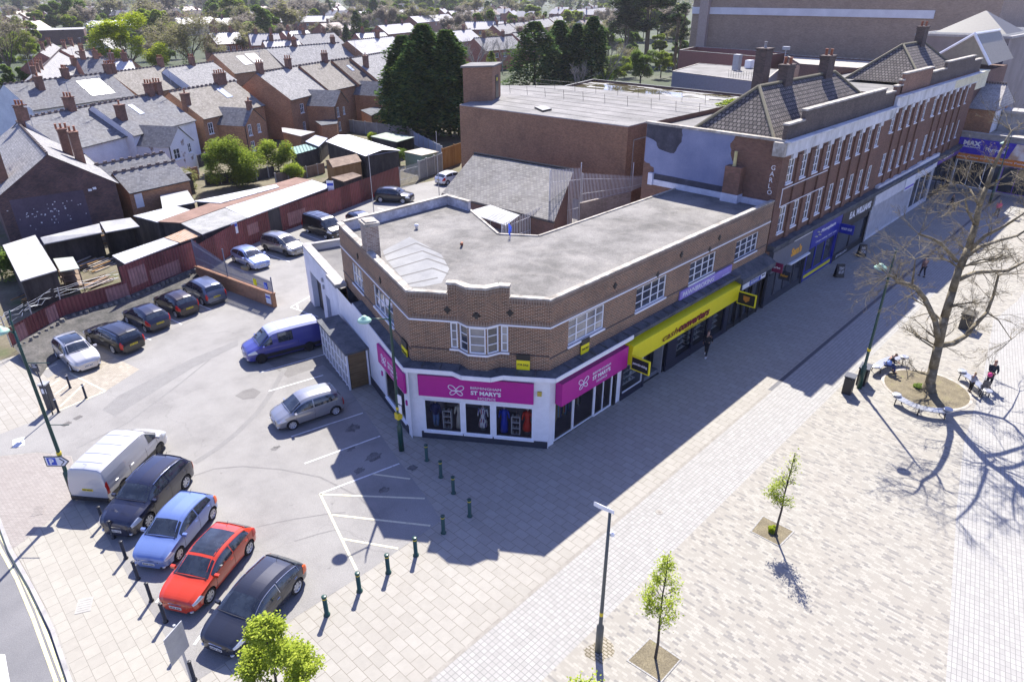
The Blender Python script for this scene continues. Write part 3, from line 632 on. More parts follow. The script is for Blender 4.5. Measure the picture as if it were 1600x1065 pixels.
for a, b in ((6.5, 8.3), (12.2, 13.9), (14.2, 15.8), (16.5, 18.1)):
    for z in (.6, 1.0, 1.4, 1.8, 2.2):
        qs.box(a, b, .25, .6, z-.02, z)
        x = a+.05
        while x < b-.2:
            w_ = random.uniform(.08, .25); q.box(x, x+w_, .3, .5, z, z+random.uniform(.06, .22)); x += w_+random.uniform(.03, .2)
sh = qs.build('display_shelf', WHITE, hero); q.build('display_goods', bricks('display_goods', (.04, .05, .07), (.55, .6, .6), (.2, .25, .3), bw=.12, bh=.09, stain=0, kind='Object'), sh)
q = MB(); a0_, a1_ = 6.28, 18.75
q.hexa([YS.pt(a0_, .5, 2.55), YS.pt(a0_, .02, 2.5), YS.pt(a1_, .02, 2.5), YS.pt(a1_, .5, 2.55)], [YS.pt(a0_, .62, 3.75), YS.pt(a0_, .02, 3.9), YS.pt(a1_, .02, 3.9), YS.pt(a1_, .62, 3.75)])
sgy = q.build('fascia_sign', YELLOW, hero)
RED = plain('dark_red_lettering', (.16, .005, .01)); FY = Fc(YS.pt(a0_, .56, 0), YS.pt(a1_, .56, 0))
text(FY, sgy, 'cash', 3.1, 4.75, 2.86, 3.30, RED, .03, shear=.3); text(FY, sgy, 'converters', 4.82, 8.5, 2.86, 3.36, RED, .03, bold=.045, shear=.3)
text(FY, sgy, 'www.cashconverters.co.uk', 5.6, 8.3, 2.66, 2.76, RED, .0)
q = MB(); YS.box(q, 13.95, 14.0, .03, .05, .8, 2.5); q.build('light_strip', WHITE, hero)
def hanging(F, a, o0, o1, z0, z1, fm, pm, nm, lab, txt=None, tm=None, parent=None, t=.05):
    P0 = F.pt(a, o0, 0); P1 = F.pt(a, o1, 0); g = Fc(P0, P1)      # faces the camera side (-X)
    g = Fc(P1, P0) if g.n.x > 0 else g
    r = MB(); g.box(r, 0, g.L, -t, t, z0, z1); r_ = r.build(nm, fm, parent)
    p = MB()
    for s_ in (1, -1): g.box(p, .07, g.L-.07, min(s_*t, s_*(t+.006)), max(s_*t, s_*(t+.006)), z0+.07, z1-.07)
    pp = p.build('sign_panel', pm, r_)
    if txt: text(g, r_, txt, .14, g.L-.14, (z0+z1)/2-.1, (z0+z1)/2+.1, tm, t+.008, bold=.02)
    return r_, g
hanging(YS, 6.3, .55, 1.75, 2.35, 3.2, YELLOW, BLACK, 'projecting_sign', '', 'pawnbroking', WHITE, hero)
r_, g = hanging(YS, 18.78, .5, 1.8, 2.35, 3.25, YELLOW, BLACK, 'projecting_sign', '', None, None, hero)
q = MB(); q.hexa([g.pt(.45, .06, 2.72), g.pt(.45, .075, 2.72), g.pt(.85, .075, 2.72), g.pt(.85, .06, 2.72)], [g.pt(.42, .06, 3.02), g.pt(.42, .075, 3.02), g.pt(.88, .075, 3.02), g.pt(.88, .06, 3.02)])
q.add([g.pt(.5, .075, 2.72), g.pt(.8, .075, 2.72), g.pt(.65, .075, 2.58)], [(0, 1, 2)]); q.build('shield_emblem', plain('orange_shield', (.5, .2, .03)), r_)
pb = signboard(ST, hero, 11.85, 18.25, 4.55, 5.1, plain('lilac_sign_panel', (.28, .22, .55)), .02, .12); text(ST, pb, 'PAWNBROKING', 12.15, 15.9, 4.66, 4.98, WHITE, .125, bold=.01)
text(ST, pb, 'cash converters', 17.0, 18.0, 4.62, 4.72, WHITE, .125)
# for sale boards
def forsale(F, a, z0, lab, w=.66, parent=None):
    q = MB(); F.box(q, a, a+w, .06, .10, z0+.28*w/.66, z0+.8*w/.66); b = q.build('for_sale_board', YELLOW, parent); 
    q = MB(); F.box(q, a-.005, a+w+.005, .055, .105, z0+.801*w/.66, z0+1.12*w/.66); q.build('agent_panel', BLACK, b)
    text(F, b, 'FOR SALE', a+.06, a+w-.06, z0+.5*w/.66, z0+.62*w/.66, BLACK, .102, bold=.01); text(F, b, 'Halls & Co', a+.08, a+w-.08, z0+.93*w/.66, z0+1.03*w/.66, YELLOW, .107) if False else None
    return tag(b, lab, 'sign')
forsale(FR, 5.33, 4.24, 'for sale board on the corner front, below and right of the bay window')
forsale(ST, 2.38, 4.22, 'yellow and black for sale board on the street wall under the first long window')
forsale(LF, 11.0, 3.95, 'for sale board on the left wall near the corner, behind the lamp post', .8)
# dark shop 1 between the yellow shop and the tall block
mb = MB()
mb.hexa([ST.pt(18.6, 0, 4.0), ST.pt(18.6, .9, 3.75), ST.pt(23.5, .9, 3.75), ST.pt(23.5, 0, 4.0)], [ST.pt(18.6, 0, 4.55), ST.pt(18.6, .9, 4.1), ST.pt(23.5, .9, 4.1), ST.pt(23.5, 0, 4.55)])
mb.build('canopy', LEAD, hero)
mb = MB(); ST.box(mb, 18.85, 23.5, .0, .3, 2.7, 4.0)
for a in (18.85, 19.9, 20.9, 22.0, 23.3): ST.box(mb, a, a+.16, 0, .14, 0, 2.7)
ST.box(mb, 18.85, 23.5, 0, .1, 0, .35); mb.build('shopfront_frame', BLACK, hero)
for a in (18.95, 20.0, 21.0, 22.1): window(ST, hero, a+.06, a+.95 if a < 22 else 23.3, .35, 2.6, 1, 1, BLACK, GLASS, o=.02, sill=False, name='shop_window')
sgd = signboard(ST, hero, 19.9, 23.4, 2.85, 3.45, UPVC, .3, .36); q = MB(); ST.box(q, 20.9, 22.6, .36, .37, 2.87, 3.43); q.build('blue_panel', plain('blue_panel', (.05, .1, .45)), sgd)
text(ST, sgd, 'MORTGAGE &\nINSURANCE', 21.05, 22.45, 2.95, 3.35, WHITE, .37, bold=.01); text(ST, sgd, 'finance', 22.75, 23.25, 3.05, 3.2, BLACK, .36)
mb = MB(); mb.box(19, 23.4, .05, .12, 0, 4); mb.build('inner_wall', BRK, hero)
# white side annex
an = thing('side_annex', (0, 20, 0), 'single-storey white rendered garage annex on the left of the corner building', 'building')
mb = MB(); AZ = 4.45
e1 = ls(17.3)
LG.wall(mb, 0, e1, 0, AZ, [(1.3, 4.2, 0, 2.9), (5.2, 6.3, 0, 2.5)], .5)
K2 = Fc((5.2, 24.4), (1.76, 25.5)); K2.wall(mb, 0, K2.L, 0, AZ); K3 = Fc((5.2, 17.3), (5.2, 24.4)); K3.wall(mb, 0, K3.L, 0, AZ)
mb.build('wall', RENDER, an)
mb = MB(); mb.poly([V(1.7, 25.2, 4.0), V(-.6, 17.35, 4.0), V(5.1, 17.35, 4.0), V(5.1, 24.3, 4.0)]); mb.build('roof', FELT, an)
mb = MB(); LG.box(mb, -.1, e1-.6, -.55, .05, AZ, AZ+.12); K2.box(mb, 0, K2.L-.5, -.3, .05, AZ, AZ+.11); LG.box(mb, e1-1.5, e1+.6, -.5, .25, AZ-.05, AZ+.2); mb.build('coping', CONC, an)
mb = MB(); LG.box(mb, 2.5, 4.2, -.45, -.4, 0, 2.9); LG.box(mb, 5.2, 6.3, -.45, -.4, 0, 2.5); mb.build('garage_door', LGREY, an)
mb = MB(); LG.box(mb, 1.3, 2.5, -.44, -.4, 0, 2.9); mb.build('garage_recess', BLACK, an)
mb = MB()
for s_, z in ((5.0, 3.4), (5.05, 2.9)): LG.box(mb, s_, s_+.2, 0, .12, z, z+.25)
mb.build('vent', LGREY, an)
# timber lean-to
sh = thing('timber_shelter', (-2.3, 14.3, 0), 'flat-felted timber lean-to with lattice side against the white annex wall', 'shed')
cs = [V(-3.75, 12.2, 0), V(-2.55, 11.9, 0), V(-1.15, 16.9, 0), V(-2.35, 17.2, 0)]
mb = MB(); mb.hexa([V(p.x, p.y, 2.38) for p in (cs[0]+V(-.15, -.15, 0), cs[1]+V(.1, -.15, 0), cs[2]+V(.1, .1, 0), cs[3]+V(-.15, .1, 0))], [V(p.x, p.y, 2.5) for p in (cs[0]+V(-.15, -.15, 0), cs[1]+V(.1, -.15, 0), cs[2]+V(.1, .1, 0), cs[3]+V(-.15, .1, 0))])
mb.build('roof', LEAD, sh)
f1 = Fc(cs[0], cs[1]); f2 = Fc(cs[3], cs[0])
mb = MB()
for k in range(15): f1.box(mb, .1, f1.L-.08, -.03, .02+.004*(k % 2), .08+k*.15, .08+k*.15+.135)
mb.build('boarded_end', mottled('brown_boards', [(.3, (.13, .085, .04)), (.7, (.22, .15, .08))], 4., fine=9, scl=(.2, .2, 3)), sh)
mb = MB(); f2.box(mb, .05, f2.L, -.05, -.02, 0, 2.35); mb.build('side_panel', LGREY, sh)
mb = MB()
for k in range(9): f2.box(mb, k*f2.L/8-.03, k*f2.L/8+.03, -.02, .03, 0, 2.38)
for z in (.1, .8, 1.5, 2.2): f2.box(mb, 0, f2.L, -.015, .02, z, z+.06)
for s_ in (0, f1.L): f1.box(mb, s_-.05, s_+.05, -.05, .05, 0, 2.38)
mb.build('lattice_frame', WHITE, sh)
# small things on the roof
for x, y, k, lab in ((651, 358, 0, 'small white vent cap on the flat roof near its back parapet'), (722, 383, 1, 'short brown flue pipe lying over on the middle of the flat roof'), (797, 372, 2, 'blue and white plastic bag snagged on the flat roof edge')):
    c = at(x, y, RZ); q = MB()
    if k == 0: q.lathe((c.x, c.y, RZ), [(.09, 0), (.09, .2), (.14, .22), (.14, .3), (.03, .36)], 12); tag(q.build('roof_vent', WHITE, None, True), lab, 'vent')
    elif k == 1: q.path([V(c.x, c.y, RZ), V(c.x, c.y, RZ+.15), V(c.x-.35, c.y-.3, RZ+.22)], .07, n=10); tag(q.build('flue_pipe', TERRA, None, True), lab, 'pipe')
    else:
        random.seed(2)
        for i in range(7): a = V(c.x+random.uniform(-.12, .12), c.y+random.uniform(-.12, .12), RZ+.1+i*.09); q.poly([a, a+V(.15, .1, .1), a+V(.1, .2, .25), a+V(-.08, .1, .2)])
        q.tube((c.x, c.y, RZ), (c.x, c.y, RZ+.6), .02); tag(q.build('plastic_bag', plain('blue_plastic', (.03, .1, .6)), None), lab, 'bag')
for x, y, z0, x2, y2, lab, r in ((585, 262+6, 0, 0, 0, '', 0),):
    pass
for px_, top, lab in (((585, 340), 268, 'tall thin rusty pole standing in the yard behind the corner building chimney'), ((686, 300), 245, 'thin white pole at the back parapet of the corner building')):
    c = at(px_[0], px_[1], 2); q = MB(); q.tube((c.x, c.y, 0), (c.x, c.y, 8.3 if px_[0] > 600 else 9.0), .045, .03); tag(q.build('pole', CONC), lab, 'pole')

# ================================================================ VEHICLES
CG = plain('car_glass', (.022, .028, .036), .04, spec=1., var=.6, nscale=2.2)  # tone noise stands in for patchy reflections, painted into the glass colour
TY = plain('tyre_rubber', (.014, .014, .015), .85); RIM = plain('alloy_rim', (.55, .56, .58), .35, .4, var=0); RIMD = plain('dark_rim', (.05, .05, .055), .4, .4, var=0)
HL = plain('headlamp_glass', (.62, .66, .70), .12, .2, var=0); TLM = plain('tail_lamp_red', (.48, .02, .015), .15, var=0); TLO = plain('tail_lamp_orange', (.75, .13, .03), .2, var=0)
PLW = plain('white_number_plate', (.72, .72, .70), .4, var=0); PLY = plain('yellow_number_plate', (.75, .58, .02), .4, var=0); CHR = plain('chrome_trim', (.6, .62, .65), .12, 1, var=0); PLB = plain('plate_characters', (.02, .02, .02))
def paint(name, c, metal=.0, rough=.28): return plain('car_paint_'+name, c, rough, metal, .5, var=0, coat=.8)
def lerp(tab, x):
    if x <= tab[0][0]: return tab[0][1]
    for (a, va), (b, vb) in zip(tab[:-1], tab[1:]):
        if x <= b:
            t = (x-a)/(b-a); return va+(vb-va)*t
    return tab[-1][1]
def smooth_tab(tab, it=2):
    for _ in range(it):
        r = [tab[0]]
        for (a, va), (b, vb) in zip(tab[:-1], tab[1:]):
            r += [(a*.75+b*.25, va*.75+vb*.25), (a*.25+b*.75, va*.25+vb*.75)]
        tab = r+[tab[-1]]
    return tab
# silhouettes: (distance from nose / length, height / full height); hood, windscreen foot, roof front, roof rear, glass foot, tail
TYPES = {
 'hatch': dict(top=[(0, .36), (.012, .46), (.05, .53), (.13, .60), (.235, .66), (.40, .93), (.52, 1.), (.68, .985), (.86, .90), (.93, .74), (.975, .62), (1, .50)], cowl=.24, hdr=.415, rh=.87, rf=.955, belt=[(0, .5), (.25, .62), (.9, .68), (1, .6)], s0=.30, s1=.86, b=.60, tail=.9),
 'estate': dict(top=[(0, .36), (.012, .46), (.05, .54), (.13, .61), (.26, .67), (.40, .93), (.52, 1.), (.72, .99), (.91, .93), (.955, .76), (.985, .62), (1, .48)], cowl=.26, hdr=.415, rh=.91, rf=.965, belt=[(0, .5), (.25, .62), (.9, .67), (1, .6)], s0=.31, s1=.90, b=.57, tail=.95),
 'mpv': dict(top=[(0, .34), (.012, .43), (.05, .50), (.12, .57), (.20, .64), (.37, .93), (.48, 1.), (.72, .995), (.91, .945), (.955, .76), (.985, .6), (1, .45)], cowl=.20, hdr=.38, rh=.915, rf=.965, belt=[(0, .46), (.2, .57), (.9, .62), (1, .55)], s0=.25, s1=.90, b=.54, tail=.96),
 'suv': dict(top=[(0, .38), (.012, .48), (.05, .56), (.13, .62), (.25, .67), (.39, .94), (.52, 1.), (.72, .985), (.88, .93), (.94, .76), (.98, .62), (1, .45)], cowl=.255, hdr=.405, rh=.89, rf=.955, belt=[(0, .52), (.25, .62), (.9, .69), (1, .6)], s0=.30, s1=.87, b=.58, tail=.93),
 'van': dict(top=[(0, .33), (.01, .42), (.04, .48), (.10, .53), (.17, .60), (.30, .90), (.36, .965), (.45, .99), (.75, 1.), (.96, .985), (.985, .93), (.995, .6), (1, .4)], cowl=.165, hdr=.31, rh=.97, rf=.99, belt=[(0, .44), (.2, .55), (1, .55)], s0=.20, s1=.39, b=.9, tail=1.),
}
def make_car(name, typ, L, Wd, Hh, pm, wb, fo, label, cat='car', r=.31, rim=None, rail=None, roofglass=False, doors=2, sideglass=None, tl=None, rearwin=True, plate_f=True, group=None, roof=None, chromewin=False, rear_tall=False):
    T = TYPES[typ]; top = smooth_tab(T['top'], 2); belt = T['belt']; van = typ == 'van'
    gw = .84 if van else (.745 if typ != 'mpv' else .78)
    plan_ = smooth_tab([(0, .60), (.012, .80), (.05, .92), (.14, .985), (.3, 1.), (.8, 1.), (.93, .975), (.985, .88 if not van else .96), (1, .72 if not van else .93)], 2)
    t_ = thing(name, (0, 0, 0), label, cat, group)
    def sec(u):
        w_ = Wd/2*lerp(plan_, u); zt = lerp(top, u)*Hh; zb = min(lerp(belt, u)*Hh, zt-.05*Hh*.9); z0 = .17+.03*(u < .03)+.05*(u > .98)
        z0 = min(z0, zt-.2); g = max(0., min(1., (zt-zb)/(Hh*.30))); wr = w_*(.93+(gw-.93)*g)
        zr = zt-(.035+.03*g)*Hh
        return [(0, z0), (w_*.86, z0), (w_*.965, z0+.10), (w_, .36*Hh), (w_*.985, zb), (wr, zr), (wr*.80, zt-.008*Hh), (0, zt+.012*Hh)]
    def S(u, t, off=0., side=1):
        p = sec(u); i = min(6, int(t)); f = t-i; y = p[i][0]*(1-f)+p[i+1][0]*f; z = p[i][1]*(1-f)+p[i+1][1]*f
        if i == 3: y += .018*math.sin(f*math.pi)
        if i == 4: y += .02*math.sin(f*math.pi)*min(1, (p[5][1]-p[4][1])*3)
        v = Vector((L/2-u*L, y*side, z))
        if off:
            a = S(min(1, u+.004), t, 0, side)-S(max(0, u-.004), t, 0, side); b = S(u, min(6.99, t+.03), 0, side)-S(u, max(0, t-.03), 0, side)
            n = a.cross(b); n = n.normalized() if n.length > 1e-9 else Vector((0, 0, 1))
            c = Vector((v.x, 0, .45*Hh)); n = n if n.dot(v-c) > 0 else -n; v = v+n*off
        return v
    us = sorted(set([i/44 for i in range(45)]+[.006, .012, .03, .985, .994, T['cowl'], T['hdr'], T['rh'], T['rf']]))
    ts = [0, .5, 1, 1.5, 2, 2.33, 2.66, 3, 3.33, 3.66, 4, 4.2, 4.5, 4.8, 5, 5.25, 5.5, 6, 6.5, 7]
    mb = MB(); wx = [L/2-fo, L/2-fo-wb]; ra = r*1.17
    for side in (1, -1):
        g = [[S(u, t, 0, side) for t in ts] for u in us]
        def inside(v): return any((v.x-x)**2+(v.z-r)**2 < ra*ra for x in wx)
        for i in range(len(us)-1):
            for j in range(len(ts)-1):
                q = [g[i][j], g[i+1][j], g[i+1][j+1], g[i][j+1]]
                arch = ts[j+1] <= 4.0
                if arch:
                    ins = [inside(v) for v in q]
                    if all(ins): continue
                    if any(ins):
                        nq = []
                        for v, k in zip(q, ins):
                            if k:
                                x = min(wx, key=lambda x_: abs(x_-v.x)); d = Vector((v.x-x, 0, v.z-r)); d = d.normalized()*ra if d.length > 1e-4 else Vector((0, 0, ra)); nq.append(Vector((x+d.x, v.y, max(.12, r+d.z))))
                            else: nq.append(v)
                        q = nq
                if side < 0: q = q[::-1]
                mb.poly(q, 1 if ts[j+1] <= (2.0 if not rear_tall else 2.0) else (2 if (roof and T['hdr'] <= us[i] < T['rh'] and ts[j] >= 5) else 0))
        for u in (0, 1):
            p = [S(u, t, 0, side) for t in ts]
            p = p if (u == 0) == (side < 0) else p[::-1]
            mb.poly(p, 0)
        for x in wx:                                            # dark arch lining
            pr = [(x+ra*math.cos(a), r+ra*math.sin(a)) for a in [math.pi*k/10 for k in range(11)]]
            yo = Wd/2*.97*side; yi = Wd/2*.60*side
            for (ax, az), (bx, bz) in zip(pr[:-1], pr[1:]): mb.poly([V(ax, yo, az), V(bx, yo, bz), V(bx, yi, bz), V(ax, yi, az)], 1)
            mb.poly([V(ax, yi, az) for ax, az in pr], 1)
    body = mb.build('body', [pm, BLACK, roof or BLACK], t_, True, local=True, uv=False)
    def patch(pname, m, u0, u1, t0, t1, side, off=.006, nu=6, nt_=4, parent=None, thick=0):
        q = MB(); G = [[None]*(nt_+1) for _ in range(nu+1)]
        for i in range(nu+1):
            for j in range(nt_+1):
                f = j/nt_; t = t0+(t1-t0)*f; a = u0[0]+(u0[1]-u0[0])*f if isinstance(u0, tuple) else u0; b = u1[0]+(u1[1]-u1[0])*f if isinstance(u1, tuple) else u1
                G[i][j] = S(a+(b-a)*i/nu, t, off, side)
        for i in range(nu):
            for j in range(nt_):
                f_ = [G[i][j], G[i+1][j], G[i+1][j+1], G[i][j+1]]; q.poly(f_ if side > 0 else f_[::-1])
        return q.build(pname, m, parent or t_, True, local=True, uv=False)
    def cap(pname, m, u0, u1, t0, off=.006, nu=6):
        q = MB(); tt = [t0+(7-t0)*k/4 for k in range(5)]
        row = [[S(u0+(u1-u0)*i/nu, t, off, 1) for t in tt]+[S(u0+(u1-u0)*i/nu, t, off, -1) for t in tt[::-1][1:]] for i in range(nu+1)]
        for i in range(nu):
            for j in range(len(row[0])-1): q.poly([row[i][j], row[i+1][j], row[i+1][j+1], row[i][j+1]])
        return q.build(pname, m, t_, True, local=True, uv=False)
    ws = cap('windscreen', CG, T['cowl']+.012, T['hdr']-.008, 5.12)
    q = MB(); c1_, c2_ = S(T['cowl']+.006, 5.4, .02, 1), S(T['cowl']+.006, 5.4, .02, -1); q.path([c1_, S(T['cowl']-.004, 7, .02, 1), c2_], .018, n=5); q.build('wiper', BLACK, ws, local=True)
    if rearwin: cap('rear_window', CG, T['rh']+.006, T['rf']-.004, 5.15)
    if roofglass: cap('glass_roof', CG, T['hdr']+.02, .76, 5.7)
    # side glass with pillars
    a, b, s1 = T['s0'], T['b'], T['s1']
    rng_ = [(a, min(b, s1)-.008)]+([(b+.008, s1)] if s1 > b+.05 else [])
    if sideglass is not None: rng_ = sideglass
    for side in (1, -1):
        for k, (p, q_) in enumerate(rng_):
            lean = .02 if k == len(rng_)-1 and typ in ('hatch', 'suv') else .0
            w_ = patch('side_window', CG, p, (q_, q_-lean), 4.10, 4.90, side, .008, 8, 3)
            if chromewin:
                q2 = MB(); pts = [S(p+(q_-p)*i/8, 4.93, .014, side) for i in range(9)]+[S(q_, 4.05, .014, side)]; q2.path(pts, .012, n=4); q2.build('window_trim', CHR, w_, local=True)
        for u in ([a+.02, b, s1-.03] if not van else [a+.02, .40, .66]):   # shut lines and handles
            q2 = MB(); q2.path([S(u, t, .003, side) for t in (2.1, 2.6, 3, 3.5, 4.0)], .006, n=4); q2.build('door_seam', BLACK, body, local=True)
        for u in (b-.045, s1-.06 if not van else .62):
            q2 = MB(); q2.path([S(u-.018, 3.75, .018, side), S(u+.018, 3.75, .018, side)], .014, n=5); q2.build('door_handle', pm if not chromewin else CHR, t_, local=True)
        m_ = S(T['s0']+.015, 4.1, 0, side); q2 = MB(); cc_ = m_+V(.0, side*.12, .02)
        q2.hexa([cc_+V(-.05, -.10, -.06), cc_+V(.05, -.10, -.06), cc_+V(.07, .10, -.05), cc_+V(-.05, .10, -.05)], [cc_+V(-.05, -.10, .07), cc_+V(.05, -.10, .06), cc_+V(.06, .10, .06), cc_+V(-.05, .10, .07)])
        q2.build('wing_mirror', pm, t_, local=True)
        patch('headlight', HL, .020, (.135, .10), 3.30 if not van else 3.1, 4.25, side, .010, 6, 3)
        patch('tail_light', tl or TLM, (T['tail'], T['tail']+.02) if typ == 'hatch' else .965, .994, 3.2 if typ == 'hatch' else 2.9, 4.35 if typ in ('hatch', 'suv') else (4.9 if typ != 'van' else 4.3), side, .012, 4, 6)
        if rail:
            q2 = MB(); q2.path([S(u, 5.15, .035, side) for u in (T['hdr']+.02, .55, .7, T['rh']-.03)], .02, n=5); q2.build('roof_rail', rail, t_, local=True)
    # nose and tail details
    def slab(nm, m, x, y, z0, z1, d=.02, par=None):
        q = MB(); q.box(min(x, x+d), max(x, x+d), -y, y, z0, z1); return q.build(nm, m, par or t_, local=True)
    xf = L/2-.004*L; xr = -L/2
    slab('grille', BLACK, xf-.02, Wd*.26, .29*Hh, .36*Hh, .035); slab('lower_grille', BLACK, xf-.02, Wd*.30, .15*Hh, .22*Hh, .03)
    slab('front_badge_strip', CHR, xf+.004, Wd*.16, .375*Hh, .39*Hh, .02)
    for side in (1, -1):
        q = MB(); q.lathe((xf-.05, side*Wd*.36, .20*Hh), [(.07, -.03), (.07, .03)], 10); q.build('fog_lamp', HL, t_, local=True)
    if plate_f:
        p_ = slab('number_plate', PLW, xf+.005, .26, .23*Hh, .23*Hh+.115, .03); 
    slab('number_plate', PLY, xr-.012, .26, .40*Hh, .40*Hh+.115, .015)
    for xx, z_, d_ in ([(xf+.036, .23*Hh, .004)] if plate_f else [])+[(xr-.0165, .40*Hh, .004)]:
        q = MB()
        for k in (-3.2, -2.2, -1.2, -.2, 1.2, 2.2, 3.2): q.box(xx, xx+d_, k*.065-.02, k*.065+.02, z_+.025, z_+.09)
        tag(q.build('plate_characters', PLB, t_, local=True), kind='stuff')
    slab('rear_bumper_strip', BLACK, xr-.01, Wd*.30, .17*Hh, .22*Hh, .03)
    if van:
        slab('rear_bumper', BLACK, xr-.05, Wd*.47, .13*Hh, .23*Hh, .08)
        for u in (.45, .60, .75, .88):
            q = MB(); q.path([S(u, 6.0, .006, 1), S(u, 7, .006, 1), S(u, 6.0, .006, -1)], .012, n=4); q.build('roof_rib', body.data.materials[0] if not roof else roof, body, local=True)
        for side in (1, -1): patch('side_rubbing_strip', BLACK, .18, .95, 2.15, 2.75, side, .008, 10, 1)
    for x in wx:
        for side in (1, -1):
            tr = MB(); yo = side*(Wd/2-.015); yi = side*(Wd/2-.215)
            prof = [(r*.70, 0), (r*.96, .0), (r, .03), (r, .17), (r*.96, .2), (r*.70, .2)]; n = 24; vs = []
            for rr, d in prof:
                for k in range(n): vs.append((x+rr*math.cos(2*math.pi*k/n), yo-side*d, r+rr*math.sin(2*math.pi*k/n)))
            fs = [(k*n+i, k*n+(i+1) % n, (k+1)*n+(i+1) % n, (k+1)*n+i) for k in range(5) for i in range(n)]
            tr.add(vs, fs); wh = tr.build('wheel', TY, t_, True, local=True, uv=False)
            rm = MB(); yc = yo-side*.035
            rm.add([(x+r*.70*math.cos(2*math.pi*k/n), yo-side*.005, r+r*.70*math.sin(2*math.pi*k/n)) for k in range(n)]+[(x+r*.60*math.cos(2*math.pi*k/n), yo-side*.03, r+r*.60*math.sin(2*math.pi*k/n)) for k in range(n)], [(i, (i+1) % n, n+(i+1) % n, n+i) for i in range(n)])
            for k in range(7):
                a_ = 2*math.pi*k/7; d1 = V(math.cos(a_), 0, math.sin(a_)); d2 = V(-math.sin(a_), 0, math.cos(a_)); c = V(x, yc, r)
                rm.poly([c+d2*.035, c-d2*.035, c+d1*r*.62-d2*.05, c+d1*r*.62+d2*.05])
            rm.add([(x+.06*math.cos(k*math.pi/5), yo-side*.02, r+.06*math.sin(k*math.pi/5)) for k in range(10)], [tuple(range(10))])
            rm.build('rim', rim or RIM, wh, local=True, uv=False)
            dk = MB(); dk.add([(x+r*.70*math.cos(2*math.pi*k/n), yo-side*.08, r+r*.70*math.sin(2*math.pi*k/n)) for k in range(n)], [tuple(range(n))]); dk.build('brake_disc', BLACK, wh, local=True, uv=False)
    q = MB(); ap_ = S(T['rh']-.05, 7, .0, 1); q.path([ap_, ap_+V(-.16, 0, .16)], .008, n=4); q.build('aerial', BLACK, t_, local=True)
    if not van:
        q = MB(); sp_ = [S(T['rh']-.002, t, .02, sd) for t, sd in ((5.3, 1), (6, 1), (7, 1), (6, -1), (5.3, -1))]; q.path(sp_, .02, n=5); q.build('roof_spoiler', pm, t_, local=True)
    return t_, S
def place(t, front, rear, side, wb, fo, L, Wd):
    "front/rear: surveyed ground contact of the wheels on the visible side; side=+1 left wheels, -1 right wheels"
    f = Vector(at2(*front)); r_ = Vector(at2(*rear)); d = (f-r_).normalized(); n = Vector((-d.y, d.x)); mid = (f+r_)/2
    c = mid-n*side*(Wd/2-.1)
    off = (L/2-fo-wb/2)           # body centre relative to the middle of the wheelbase
    c = c-d*off
    t.location = (c.x, c.y, .008); t.rotation_euler = (0, 0, math.atan2(d.y, d.x))
    print('CAR', t.name, 'wb %.2f vs %.2f' % ((f-r_).length, wb))
NAVY = paint('navy', (.010, .012, .03)); BLK = paint('black', (.006, .006, .008)); RED_ = paint('red', (.52, .040, .008)); SKY_ = paint('sky_blue', (.15, .22, .46), .3); SIL = paint('silver', (.36, .36, .37), .6)
WHT = paint('white', (.70, .70, .71)); BLUE = paint('mid_blue', (.055, .06, .27), .2); CHAR = paint('charcoal', (.022, .024, .034), .3); GMPV = paint('taupe_silver', (.24, .235, .23), .6); GB = paint('grey_blue', (.11, .13, .19), .5); PLUM = paint('plum_black', (.018, .010, .014), .3); LBL = paint('pale_blue', (.26, .33, .56), .4)
def car(nm, typ, L, Wd, Hh, pm, wb, fo, f, r_, side, label, cat='car', **k):
    t, S = make_car(nm, typ, L, Wd, Hh, pm, wb, fo, label, cat, group=None, **k); place(t, f, r_, side, wb, fo, L, Wd); return t
car('parked_car', 'hatch', 4.25, 1.80, 1.42, CHAR, 2.58, .86, (393, 1008), (466, 923), 1, 'charcoal hatchback nosing towards the black bollards, partly behind the leafy young tree', r=.33, tl=TLO, chromewin=True)
car('parked_car', 'hatch', 4.25, 1.78, 1.44, RED_, 2.63, .88, (327, 941), (391, 862), 1, 'bright red hatchback with a dark glass roof', r=.32, roofglass=True)
car('parked_car', 'hatch', 3.95, 1.72, 1.47, SKY_, 2.49, .81, (280, 874), (333, 809), 1, 'sky blue small hatchback parked between the red car and the black one', r=.30, tl=TLO)
car('parked_car', 'suv', 4.52, 1.84, 1.68, NAVY, 2.69, .95, (232, 824), (293, 760), 1, 'navy black tall crossover with silver roof rails next to the silvery white van', r=.35, rail=CHR, tl=TLO)
car('parked_van', 'van', 4.97, 1.98, 1.98, paint('silvery_white', (.50, .50, .51), .3), 2.93, 1.0, (258, 702), (186, 777), -1, 'silvery white panel van with its rear doors towards the parking sign', 'van', r=.34, rim=RIMD, rearwin=False, sideglass=[(.20, .335)])
car('parked_car', 'mpv', 3.83, 1.68, 1.53, SIL, 2.45, .78, (456, 671), (527, 647), 1, 'silver small hatchback standing out in the middle bays', r=.29)
car('parked_van', 'van', 4.95, 1.94, 1.97, BLUE, 3.10, .83, (407, 568), (487, 547), 1, 'blue van with dark side windows beside the timber shelter', 'van', r=.33, rim=BLACK, sideglass=[(.20, .335), (.41, .60)], roof=paint('roof_reflection', (.40, .42, .60)))  # roof colour carries a painted whitish-lavender reflection over the blue
car('parked_car', 'suv', 4.16, 1.72, 1.52, paint('silver_white', (.50, .49, .49), .4), 2.60, .82, (117, 583), (88.5, 556), -1, 'white crossover with black roof, front towards the camera at the left end of the bays', r=.32, roofglass=True)
car('parked_car', 'estate', 4.75, 1.82, 1.49, BLK, 2.70, .95, (143, 536), (180, 552), 1, 'black estate with silver rails parked nose to the stone bank, next to the white car', r=.32, rail=CHR)
